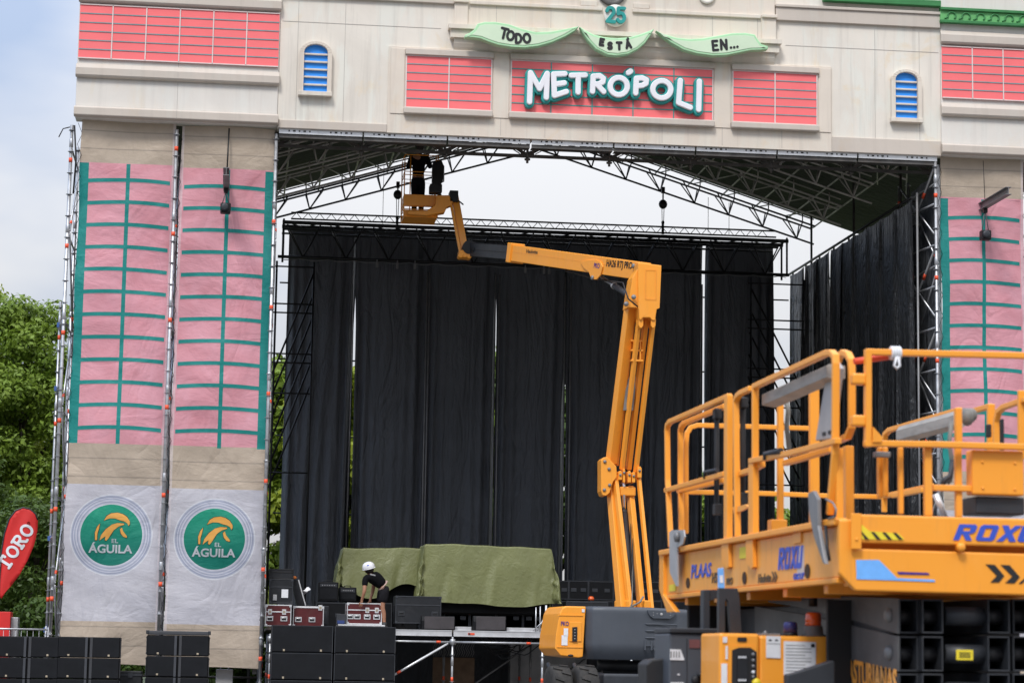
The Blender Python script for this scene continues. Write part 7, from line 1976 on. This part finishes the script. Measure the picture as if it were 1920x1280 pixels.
# ---- guard rails
RW = 0.047
def rail_s(name, pts, v=0.02, w=RW, d=0.042, m=None):
    q = [SL(x, y, v) for x, y in pts]; b = MB(); b.path([L(u, v, z) for u, z in q], 0, rect=(d, w), up=vd); return b.build(name, m or M_orange, sl, 0.007)
def rail_f(name, pts, u=0.0, w=RW, d=0.042, m=None):
    q = [SF(x, y, u) for x, y in pts]; b = MB(); b.path([L(u, v, z) for v, z in q], 0, rect=(d, w), up=ud); return b.build(name, m or M_orange, sl, 0.007)
def post(name, px, py0, py1, v, w=0.055, d=0.05, bot=None, m=None):
    u, z1 = SL(px, py0, v); z0 = SL(px, py1, v)[1] if bot is None else bot
    b = MB(); lbox(b, u - d / 2, u + d / 2, v - w / 2, v + w / 2, z0, z1); return b.build(name, m or M_orange, sl, 0.008)


DZ = DT - 0.10
# far outer section
rail_s('guard_rail', [(1258, 1024), (1252, 900), (1251, 806), (1252, 797), (1257, 790), (1368, 742)], 0.0)
rail_s('mid_rail', [(1249, 919), (1360, 888)], 0.0)
post('rail_post', 1366, 741, 0, 0.0, 0.05, 0.11, DZ - 0.02)
rail_s('guard_rail', [(1278, 1010), (1276, 900), (1276, 808), (1278, 799), (1283, 793), (1360, 761)], 0.11)
rail_s('mid_rail', [(1273, 920), (1360, 900)], 0.11)
# second bay: hoop and long near section
rail_s('guard_rail', [(1383, 1005), (1381, 860), (1380, 752), (1383, 743), (1389, 737), (1408, 728)], 0.0)
rail_s('guard_rail', [(1416, 1000), (1416, 860), (1416, 724), (1550, 662), (1560, 661), (1566, 668), (1567, 682), (1566, 850), (1556, 964)], 0.0, 0.05)
rail_s('mid_rail', [(1408, 864), (1484, 849), (1572, 826)], -0.01)
rail_s('mid_rail', [(1472, 868), (1560, 842)], 0.10)
post('rail_post', 1412, 865, 0, 0.0, 0.055, 0.09, DZ - 0.05)
rail_s('mid_rail', [(1384, 889), (1412, 880), (1430, 870)], 0.03)
rail_s('guard_rail', [(1563, 700), (1574, 668), (1582, 661), (1590, 664), (1596, 676), (1597, 702), (1597, 800), (1590, 818), (1572, 826)], 0.22, 0.05)
post('rail_post', 1590, 836, 0, 0.22, 0.06, 0.09, DZ)
post('rail_post', 1573, 840, 0, 0.04, 0.05, 0.05, DZ)
# posts with black spring tubes
for px, y0, y1 in ((1344, 765, 965), (1393, 744, 945)):
    u, z1 = SL(px, y0, 0.06); z0 = SL(px, y1, 0.06)[1]
    b = MB(); b.tube(L(u, 0.06, z0), L(u, 0.06, z1), 0.022, 10); lbox(b, u - 0.06, u + 0.03, 0.03, 0.09, z1 - 0.09, z1 - 0.01); lbox(b, u - 0.07, u + 0.02, 0.03, 0.09, z0, z0 + 0.09); b.build('gas_strut', M_ink, sl, 0.006)
b = MB(); q = [SL(x, y, -0.02) for x, y in ((1322, 897), (1322, 884), (1345, 881))]; b.path([L(u, -0.02, z) for u, z in q], 0.018, 8); b.build('lock_handle', M_dgrey, sl)
b = MB(); q = [SL(x, y, -0.03) for x, y in ((1436, 862), (1436, 850), (1464, 845))]; b.path([L(u, -0.03, z) for u, z in q], 0.024, 8); b.build('lock_handle', M_dgrey, sl)
# torn orange flap
side_poly('post_flange', [(1378, 950), (1392, 948), (1402, 945), (1408, 950), (1395, 957), (1380, 962)], M_orange, 0.01, sl, 0.02)
M_cover = mat('ribbed_grey_cover', (0.33, 0.31, 0.28), 0.55, var=0.2, scale=6, dirt=0.4, dirt_col=(0.15, 0.14, 0.12), stretch=(0.6, 0.6, 3))
# grey folded cover under the rail and its plate
b = MB(); (u0, z0), (u1, z1) = SL(1440, 737, 0.10), SL(1562, 682, 0.10)
pr = [(0.0, 0.045), (0.03, 0.06), (0.14, 0.05), (0.14, -0.04), (0.10, -0.05), (0.0, -0.035)]
b.prism(pr, L(u1, 0.05, z1 - 0.06), vd, ZU, L(u0, 0.05, z0 - 0.06) - L(u1, 0.05, z1 - 0.06)); b.build('folded_cover', M_cover, sl, 0.003)
pp = [SL(x, y, 0.13) for x, y in ((1552, 700), (1566, 672), (1578, 690), (1562, 822), (1531, 826))]
b = MB(); b.prism(pp, L(0, 0.12, 0), ud, ZU, vd * 0.03); cp = b.build('cover_plate', M_lgrey, sl, 0.006)
for px, py in ((1545, 813), (1556, 810)): side_poly('plate_hole', [(px - 3, py - 3), (px + 3, py - 4), (px + 3, py + 3), (px - 3, py + 4)], M_ink, 0.118, cp)
side_poly('red_flag', [(1536, 706), (1552, 702), (1552, 722), (1545, 718)], M_tagred, 0.16, sl, 0.01)
b = MB(); q = [SL(x, y, 0.25) for x, y in ((1473, 742), (1478, 770), (1475, 800), (1480, 845))]; b.path([L(u, 0.25, z) for u, z in q], 0.02, 8); b.build('hose', M_cable, sl)
# far end rails
def rail_e(name, pts, u=LD - 0.05, w=RW): return rail_f(name, pts, u, w)
rail_e('guard_rail', [(1286, 1000), (1286, 830), (1288, 812), (1295, 801), (1308, 797), (1420, 800), (1518, 803)])
rail_e('mid_rail', [(1290, 922), (1440, 925), (1545, 929), (1655, 931)])
for px, y0 in ((1463, 745), (1526, 715)):
    v, z1 = SF(px, y0, 2.6); b = MB(); w_ = 0.045 if px == 1463 else 0.075
    lbox(b, 2.57, 2.63, v - w_ / 2, v + w_ / 2, DZ, z1); b.build('rail_post', M_orange, sl, 0.008)
v, _ = SF(1460, 930, 2.58); b = MB(); lbox(b, 2.54, 2.66, v - 0.07, v + 0.06, DZ, DT + 0.14); b.build('post_socket', M_orange, sl, 0.008)
# near gate frame, facing the camera
rail_f('guard_rail', [(1627, 838), (1627, 660), (1925, 667)], 0.0, 0.062)
rail_f('mid_rail', [(1620, 831), (1760, 833), (1925, 838)], 0.0, 0.055)
for y in (711, 789):
    v0, z0 = SF(1596, y + 10, 0.02); v1, z1 = SF(1622, y - 10, 0.02); b = MB(); lbox(b, -0.02, 0.06, v0, v1, z0, z1); b.build('hinge_block', M_orange, sl, 0.015, 2)
front_poly('corner_gusset', [(1634, 800), (1652, 820), (1650, 829), (1634, 829)], M_orange, -0.01, sl, 0.03)
for x0, x1, y0, y1, u in ((1645, 1654, 838, 933, 0.35), (1655, 1664, 838, 931, 0.30), (1684, 1693, 838, 964, 0.12), (1732, 1747, 838, 968, 0.05), (1790, 1803, 838, 970, 0.10), (1790, 1803, 764, 838, 0.6)):
    (v0, z1), (v1, z0) = SF(x0, y0, u), SF(x1, y1, u); b = MB(); lbox(b, u - 0.025, u + 0.025, v0, v1, z0, z1); b.build('rail_post', M_orange, sl, 0.008)
b = MB(); (v0, z1), (v1, z0) = SF(1637, 847, 0.25), SF(1666, 858, 0.25); lbox(b, 0.2, 0.26, v0, v1, z0, z1); b.build('clamp', M_mgrey, sl, 0.006)
rail_f('mid_rail', [(1747, 914), (1830, 916)], 0.08, 0.055)
# right hand side rails (receding)
def rail_r(name, pts, v, w=RW, m=None):
    q = [SL(x, y, v) for x, y in pts]; b = MB(); b.path([L(u, v, z) for u, z in q], 0, rect=(0.042, w), up=vd); return b.build(name, m or M_orange, sl, 0.007)
VR = WD - 0.06
rail_r('guard_rail', [(1658, 960), (1658, 826), (1660, 814), (1668, 806), (1800, 768)], VR)
rail_r('mid_rail', [(1658, 930), (1732, 914), (1747, 910)], VR)
rail_r('mid_rail', [(1675, 929), (1732, 918)], VR - 0.08)
rail_r('guard_rail', [(1817, 773), (1858, 761)], VR)
rail_r('guard_rail', [(1868, 860), (1868, 790), (1872, 772), (1882, 763), (1925, 748)], VR)
rail_r('rail_post', [(1858, 757), (1858, 860)], VR, 0.06)
rail_r('rail_post', [(1917, 732), (1917, 860)], VR, 0.07)
b = MB(); (u0, z0), (u1, z1) = SL(1684, 812, VR - 0.12), SL(1792, 783, VR - 0.12)
b.prism([(0.0, 0.02), (0.03, 0.06), (0.10, 0.05), (0.11, -0.06), (0.05, -0.09), (0.0, -0.06)], L(u1, VR - 0.14, z1), vd, ZU, L(u0, VR - 0.14, z0) - L(u1, VR - 0.14, z1)); b.build('folded_cover', M_cover, sl, 0.003)
b = MB(); (v0, z0) = SF(1815, 778, 0.8); b.lathe([(0.03, 0), (0.05, 0.02), (0.05, 0.10), (0.03, 0.12)], L(0.8, v0 - 0.06, z0), vd, 12); b.ball(L(0.76, v0 - 0.02, z0 - 0.02), 0.05, 0, (1, 1, 1.3), 10); b.build('plug_socket', M_cable, sl)
b = MB(); q = [SF(x, y, 0.55) for x, y in ((1784, 790), (1780, 830), (1786, 870), (1782, 900), (1776, 905))]; b.path([L(0.55, v, z) for v, z in q], 0.016, 8); b.build('hose', M_cable, sl)
b = MB(); q = [SF(x, y, 0.5) for x, y in ((1768, 908), (1772, 898), (1782, 893), (1786, 862))]; b.path([L(0.5, v, z) for v, z in q], 0.02, 8); b.build('cable_plug', M_dgrey, sl)
for x0, y0, x1, y1 in ((1850, 795, 1858, 820), (1876, 785, 1882, 845)):
    (v0, z1), (v1, z0) = SF(x0, y0, 0.9), SF(x1, y1, 0.9); b = MB(); lbox(b, 0.88, 0.93, v0, v1, z0, z1); b.build('gas_strut', M_ink, sl, 0.008)
# control box on the front rail
(v0, z1), (v1, z0) = SF(1823, 842, 0.03), SF(1921, 929, 0.03)
b = MB(); lbox(b, 0.03, 0.16, v0, v1, z0, z1); bx = b.build('document_box', M_orange, sl, 0.012)
for x, y in ((1842, 866), (1903, 868), (1843, 915), (1903, 917)): b = MB(); v, z = SF(x, y, 0.028); b.lathe([(0.010, 0), (0.008, 0.006), (0, 0.006)], L(0.029, v, z), -ud, 10); b.build('screw', M_orange3, bx)
(v0, z1), (v1, z0) = SF(1826, 930, 0.12), SF(1918, 966, 0.12); b = MB(); lbox(b, 0.08, 0.35, v0, v1, z0, z1); b.build('battery_box', M_dgrey, sl, 0.012)
b = MB(); (v0, z0), (v1, z1) = SF(1754, 926, 0.4), SF(1772, 970, 0.4); b.tube(L(0.4, v0, z0), L(0.4, v1, z1), 0.024, 10); b.build('white_pipe', M_alu, sl)
# rope and red strap on the top rail
v0, z0 = SF(1678, 662, 0.0); b = MB()
for k in range(4): b.lathe([(0.045, -0.008), (0.05, 0.0), (0.045, 0.008)], L(0.0, v0 - 0.025 + 0.018 * k, z0), vd, 14)
b.path([L(-0.04, v0, z0 - 0.03), L(-0.04, v0 - 0.02, z0 - 0.09), L(-0.04, v0, z0 - 0.11), L(-0.04, v0 + 0.02, z0 - 0.09), L(-0.04, v0 + 0.01, z0 - 0.03)], 0.010, 6); tag(b.build('knotted_rope', M_paper), 'pale rope knotted round the top rail of the scissor lift gate', 'rope')
b = MB(); q = [SF(x, y, 0.06) for x, y in ((1602, 677), (1635, 673), (1672, 667))]; b.path([L(0.07, v, z) for v, z in q], 0.022, 8); b.build('red_tube', M_tagred, sl)

# ---- scissor stack: pairs of rectangular tubes seen end on
rows = [(1122, 1187), (1192, 1258), (1262, 1330)]
cols = [(1686, 1722, 0.10), (1729, 1769, 0.02), (1852, 1894, 0.02), (1899, 1940, 0.08)]
for r_, (ya, yb) in enumerate(rows):
    for xa, xb_, u in cols:
        (v0, z1), (v1, z0) = SF(xa, ya, u + 0.1), SF(xb_, yb, u + 0.1); t = 0.010
        b = MB(); L0, L1 = u + 0.1, 4.6
        dz = (0.10 if (r_ % 2 == 0) else -0.10) * 0
        for a_ in ((v0, v1, z1 - t, z1), (v0, v1, z0, z0 + t), (v0, v0 + t, z0 + t, z1 - t), (v1 - t, v1, z0 + t, z1 - t)): lbox(b, L0, L1, *a_)
        arm = b.build('scissor_arm', M_dgrey, sl, 0.004)
        b = MB(); zc_ = (z0 + z1) / 2; b.tube(L(L0 + 0.14, v0 + 0.012, zc_), L(L0 + 0.14, v1 - 0.012, zc_), 0.055, 14); b.build('pivot_tube', M_ink, arm)
    v0, z1 = SF(1770, ya, 0.2); v1, z0 = SF(1852, yb, 0.2); zc_ = (z0 + z1) / 2
    b = MB(); b.tube(L(0.22, v0, zc_), L(0.22, v1, zc_), 0.065, 18); ct = b.build('cross_tube', M_dgrey, sl)
    if r_ == 1:
        b = MB(); (a0, c1), (a1, c0) = SF(1793, 1217, 0.15), SF(1825, 1237, 0.15); lbox(b, 0.150, 0.156, a0, a1, c0, c1); b.build('yellow_sticker', M_yellow, ct, 0.002)
        for k in range(3): b = MB(); zz = c0 + (c1 - c0) * (0.3 + 0.2 * k); lbox(b, 0.147, 0.1495, a0 + 0.02, a1 - 0.02, zz - 0.003, zz + 0.003); b.build('sticker_print', M_ink, ct)
    # bolt on the outer side
    u_, z_1 = 0.36, zc_; vv = SF(1686, 1200, 0.2)[0]
    b = MB(); b.lathe([(0.05, 0), (0.05, 0.03), (0.03, 0.05), (0, 0.05)], L(u_, vv + 0.004, z_1), -vd, 16); b.build('pivot_bolt', M_mgrey, sl)
lb('rear_light_blocker', 4.62, 4.68, 0.1, WD - 0.05, 0.7, DB - 0.1, m=M_ink)  # added dark sheet, stops daylight showing through the scissor stack
lb('inner_light_blocker', 1.2, 1.24, 0.28, WD - 0.30, 0.9, DB - 0.12, m=M_ink)  # second added sheet, keeps the inside of the stack dark
# grey outer faces of the arms
vS = SF(1686, 1200, 0.2)[0] - 0.012
def arm_face(name, pts, m): 
    q = [SL(x, y, vS) for x, y in pts]; b = MB(); b.prism(q, L(0, vS, 0), ud, ZU, vd * 0.01); return b.build(name, m, sl, 0.003)
arm_face('arm_side', [(1684, 1121), (1684, 1188), (1620, 1168), (1560, 1152), (1500, 1138), (1440, 1128), (1440, 1119), (1560, 1116)], M_arm)
arm_face('arm_side', [(1684, 1192), (1684, 1258), (1600, 1238), (1565, 1230), (1500, 1212), (1415, 1192), (1415, 1136), (1500, 1150), (1600, 1172)], M_arm)
ad = arm_face('arm_side', [(1684, 1262), (1684, 1340), (1560, 1340), (1560, 1235), (1600, 1243)], M_dgrey)
(u0, z0), (u1, z1) = SL(1591, 1276, vS), SL(1682, 1300, vS); w_ = abs(u1 - u0); vs, fs = text_mesh('ASTURIANAS', w_, 0.17, 0.02)
b = MB(); dirv = (L(u1, vS, z1) - L(u0, vS, z0)).normalized(); b.mesh(vs, fs, L(u0, vS - 0.003, z0), dirv, ZU, -vd); b.build('orange_lettering', M_orange2, ad)
b = MB(); q0_, q1_ = SL(1522, 1112, vS - 0.05), SL(1541, 1136, vS - 0.05); u_ = (q0_[0] + q1_[0]) / 2; b.tube(L(u_, vS - 0.08, q1_[1]), L(u_, vS - 0.08, q0_[1] + 0.05), 0.035, 12); b.build('rubber_stop', M_ink, sl)
# ---- chassis with ground control hood
UC, VC = 1.3, -0.62
def cb(px, py, u=UC): return SF(px, py, u)
(v0, z1), (v1, _) = cb(1349, 1186), cb(1425, 1186); (v2, _) = cb(1575, 1193)
zc0 = 0.85
b = MB(); lbox(b, UC, UC + 0.55, v0, v1 - 0.003, zc0, z1); hood = b.build('control_hood', M_orange, sl, 0.02, 2)
b = MB(); lbox(b, UC + 0.012, UC + 0.6, v1, v2, zc0, z1 - 0.012); hood2 = b.build('engine_hood', M_orange, sl, 0.02, 2)
def hood_poly(name, pts, m, par, off=0.004, t=0.004, u=UC):
    q = [SF(x, y, u) for x, y in pts]; b = MB(); b.prism(q, L(u - off - t, 0, 0), vd, ZU, ud * t); return b.build(name, m, par)
hood_poly('panel_recess', [(1365, 1209), (1418, 1210), (1418, 1300), (1365, 1300)], M_orange3, hood, 0.001)
hood_poly('control_panel', [(1372, 1218), (1385, 1213), (1406, 1213), (1418, 1221), (1418, 1300), (1371, 1300)], M_ink, hood, 0.006)
pv = hood_poly('display_unit', [(1381, 1226), (1400, 1226), (1400, 1276), (1381, 1276)], M_case, hood, 0.011, 0.02)
for y in (1231, 1274): b = MB(); [lbox(b, UC - 0.036, UC - 0.032, SF(x, y, UC)[0], SF(x + 2.6, y, UC)[0], SF(x, y + 2, UC)[1], SF(x, y - 2, UC)[1]) for x in (1382, 1386, 1390, 1394)]; b.build('indicator_row', M_paper, pv)
for y in (1226, 1237, 1248, 1259, 1268):
    b = MB(); v, z = SF(1411, y, UC); b.lathe([(0.014, 0), (0.012, 0.02), (0, 0.02)], L(UC - 0.011, v, z), -ud, 10); b.build('switch', M_mgrey if y != 1259 else M_paper, hood)
b = MB(); v, z = SF(1417, 1279, UC); b.lathe([(0.035, 0), (0.03, 0.02), (0, 0.025)], L(UC - 0.011, v, z), -ud, 14); b.build('stop_button', M_yellow, hood)
hood_poly('grip_slot', [(1382, 1196), (1384, 1194), (1398, 1194), (1400, 1196), (1400, 1200), (1398, 1202), (1384, 1202), (1382, 1200)], M_ink, hood)
hood_poly('sticker', [(1355, 1193), (1363, 1193), (1363, 1204), (1355, 1204)], M_paper, hood)
hood_poly('sticker', [(1360, 1210), (1364, 1210), (1364, 1235), (1360, 1235)], M_paper, hood)
hood_poly('sticker', [(1352, 1243), (1363, 1243), (1363, 1300), (1352, 1300)], M_paper, hood)
U2 = UC + 0.012
s1 = hood_poly('sticker', [(1436, 1191), (1463, 1192), (1463, 1233), (1436, 1232)], M_paper, hood2, u=U2)
s2 = hood_poly('instruction_sheet', [(1469, 1201), (1529, 1203), (1529, 1290), (1469, 1290)], M_paper, hood2, u=U2)
for k in range(11): hood_poly('print_line', [(1473, 1208 + 6 * k), (1473 + (48 if k % 3 else 36), 1209 + 6 * k), (1473 + (48 if k % 3 else 36), 1210.2 + 6 * k), (1473, 1209.2 + 6 * k)], M_spkgrey if k % 2 else M_mgrey, s2, 0.0085, 0.001, U2)
hood_poly('print_line', [(1520, 1206), (1527, 1206), (1527, 1213), (1520, 1213)], M_ink, s2, 0.0085, 0.001, U2)
for x, y in ((1440, 1200), (1452, 1200)): hood_poly('print_mark', [(x, y), (x + 3, y - 3), (x + 7, y), (x + 6, y + 1), (x + 1, y + 1)], M_ink, s1, 0.0085, 0.001, U2)
hood_poly('print_line', [(1437, 1205), (1462, 1206), (1462, 1207), (1437, 1206)], M_mgrey, s1, 0.0085, 0.001, U2)
b = MB(); v, z = SF(1482, 1186, UC + .3); b.lathe([(0.055, 0), (0.055, 0.02), (0.05, 0.025), (0.05, 0.09), (0.04, 0.10), (0, 0.10)], L(UC + 0.3, v, z1 - 0.011), n=18); cap = b.build('fuel_cap', M_ink, sl)
b = MB(); b.lathe([(0.052, 0.028), (0.052, 0.088), (0.042, 0.105), (0, 0.108)], L(UC + 0.3, v, z1 - 0.011), n=18); b.build('cap_top', mat('dark_blue_plastic', (0.03, 0.035, 0.16), 0.4), cap)
b = MB(); v, z = SF(1525, 1186, UC + .3); b.lathe([(0.10, 0), (0.10, 0.012), (0.075, 0.02), (0.07, 0.075), (0.058, 0.08)], L(UC + 0.3, v, z1 - 0.011), n=22); bc_ = b.build('beacon_base', M_cable, sl)
b = MB(); b.lathe([(0.060, 0.081), (0.060, 0.10), (0.057, 0.105), (0.060, 0.11), (0.060, 0.135), (0.057, 0.14), (0.058, 0.165), (0.045, 0.178), (0.0, 0.18)], L(UC + 0.3, v, z1 - 0.011), n=22); b.build('beacon_lens', M_beacon, bc_)
b = MB(); q = SF(1440, 1180, UC + .2); lbox(b, UC + 0.15, UC + 0.3, q[0] - 0.06, q[0] + 0.08, z1 - 0.011, z1 + 0.006); b.ball(L(UC + 0.2, q[0] - 0.02, z1 + 0.01), 0.016, 0); b.build('hood_latch', M_mgrey, sl, 0.004)
b = MB(); lbox(b, UC + 0.42, LD - 0.2, v0 + 0.1, WD + 0.1, 0.75, 1.05); b.build('chassis', M_dgrey, sl, 0.03)
for u_ in (UC + 0.3, LD - 0.7):
    for v_ in (-0.15, WD - 0.1):
        b = MB(); b.lathe([(0.2, -0.16), (0.42, -0.17), (0.45, -0.12), (0.45, 0.12), (0.42, 0.17), (0.2, 0.16)], L(u_ + 0.25, v_, 0.45), vd, 28); ty2 = b.build('tyre', M_rubber, sl)
        b = MB(); b.lathe([(0, -0.15), (0.2, -0.15), (0.2, 0.15), (0, 0.15)], L(u_ + 0.25, v_, 0.45), vd, 20); b.build('rim', M_mgrey, ty2)
# grey cabinet at the far left of the chassis
U3 = UC + 0.9
(v0, z1), (v1, _) = SF(1255, 1186, U3), SF(1320, 1186, U3)
b = MB(); lbox(b, U3, U3 + 0.5, v0, v1, zc0, z1); gc_ = b.build('grey_cabinet', M_cowl, sl, 0.015, 2)
b = MB(); lbox(b, U3 - 0.02, U3 + 0.5, v0 - 0.002, SF(1350, 1186, U3)[0], z1 + 0.002, z1 + 0.04); b.build('cabinet_lid', M_dgrey, sl, 0.008)
q = [SF(x, y, U3) for x, y in ((1255, 1200), (1318, 1200))]
def gpoly(name, pts, m, off=0.004): return hood_poly(name, pts, m, gc_, off, 0.003, U3)
gpoly('sticker', [(1256, 1216), (1276, 1217), (1283, 1236), (1281, 1237), (1256, 1236)], M_paper)
for k in range(4): gpoly('sticker_print', [(1257 + 5 * k, 1220), (1259 + 5 * k, 1220), (1259 + 5 * k, 1232), (1257 + 5 * k, 1232)], M_mgrey, 0.0072)
gpoly('red_sticker', [(1292, 1198), (1312, 1198), (1312, 1214), (1292, 1214)], mat('faded_red', (0.17, 0.06, 0.06), 0.6))
gpoly('cabinet_seam', [(1287, 1196), (1288, 1196), (1288, 1290), (1287, 1290)], M_ink)
gpoly('marker', [(1270, 1262), (1274, 1262), (1274, 1265), (1270, 1265)], M_paper); gpoly('marker', [(1257, 1278), (1282, 1278), (1282, 1284), (1257, 1284)], M_paper)
b = MB(); v, z = SF(1304, 1274, U3); b.lathe([(0.035, 0), (0.035, 0.02), (0.02, 0.03), (0, 0.03)], L(U3 - 0.005, v, z), -ud, 14); b.lathe([(0.018, 0), (0.018, 0.04), (0, 0.045)], L(U3 - 0.03, v + 0.02, z + 0.04), -ud, 12); b.build('lock_knob', M_ink, gc_)
lbv = SF(1321, 1190, U3 + 0.1)[0]; lbe = SF(1349, 1190, U3 + 0.1)[0]
b = MB(); lbox(b, U3 + 0.1, U3 + 0.4, lbv, lbe, zc0, z1 - 0.02); b.build('battery_bay', M_dgrey, sl)
b = MB(); zr_ = SF(1335, 1275, U3)[1]; lbox(b, U3 + 0.02, U3 + 0.1, lbv, lbe, zr_ - 0.015, zr_ + 0.015); b.build('bay_rail', M_mgrey, sl, 0.004)
# dark uprights of the access ladder
for xa, xb_, ya, yb, u in ((1319, 1331, 1105, 1187, U3 + 0.05), ):
    (v0, z1), (v1, z0) = SF(xa, ya, u), SF(xb_, yb, u); b = MB(); lbox(b, u, u + 0.1, v0, v1, z0, z1); b.build('ladder_upright', M_dgrey, sl, 0.006)
b = MB(); pp = [SF(x, y, U3 + 0.07) for x, y in ((1320, 1105), (1350, 1105), (1350, 1118), (1332, 1126), (1320, 1124))]; b.prism(pp, L(U3 + 0.07, 0, 0), vd, ZU, ud * 0.05); b.build('ladder_head', M_dgrey, sl, 0.004)
UL = UC + 0.45
pp = [SF(x, y, UL) for x, y in ((1348, 1102), (1383, 1102), (1387, 1118), (1391, 1187), (1370, 1187), (1366, 1128), (1362, 1122), (1360, 1128), (1360, 1187), (1348, 1187))]
b = MB(); b.prism(pp, L(UL, 0, 0), vd, ZU, ud * 0.06); lad = b.build('ladder_upright', M_dgrey, sl, 0.005)
pp = [SF(x, y, UL) for x, y in ((1346.5, 1065), (1357, 1064), (1359, 1102), (1347, 1102))]; b = MB(); b.prism(pp, L(UL, 0, 0), vd, ZU, ud * 0.02); b.build('blue_sticker', M_lblue, lad, 0.004)
pp = [SF(x, y, UL) for x, y in ((1349.5, 1078), (1355, 1078), (1356, 1092), (1350, 1092))]; b = MB(); b.prism(pp, L(UL - 0.003, 0, 0), vd, ZU, ud * 0.002); b.build('sticker_print', M_paper, lad)
# dark guard plates low in front
UG = 0.75
pp = [SF(x, y, UG) for x, y in ((1476, 1264), (1492, 1260), (1562, 1237), (1566, 1240), (1566, 1330), (1476, 1330))]
b = MB(); b.prism(pp, L(UG, 0, 0), vd, ZU, ud * 0.10); b.build('guard_plate', M_dgrey, sl, 0.01)
pp = [SF(x, y, U3 + 0.2) for x, y in ((1212, 1244), (1222, 1236), (1256, 1231), (1256, 1330), (1212, 1330))]
b = MB(); b.prism(pp, L(U3 + 0.2, 0, 0), vd, ZU, ud * 0.3); b.build('guard_plate', M_ink, sl, 0.012)
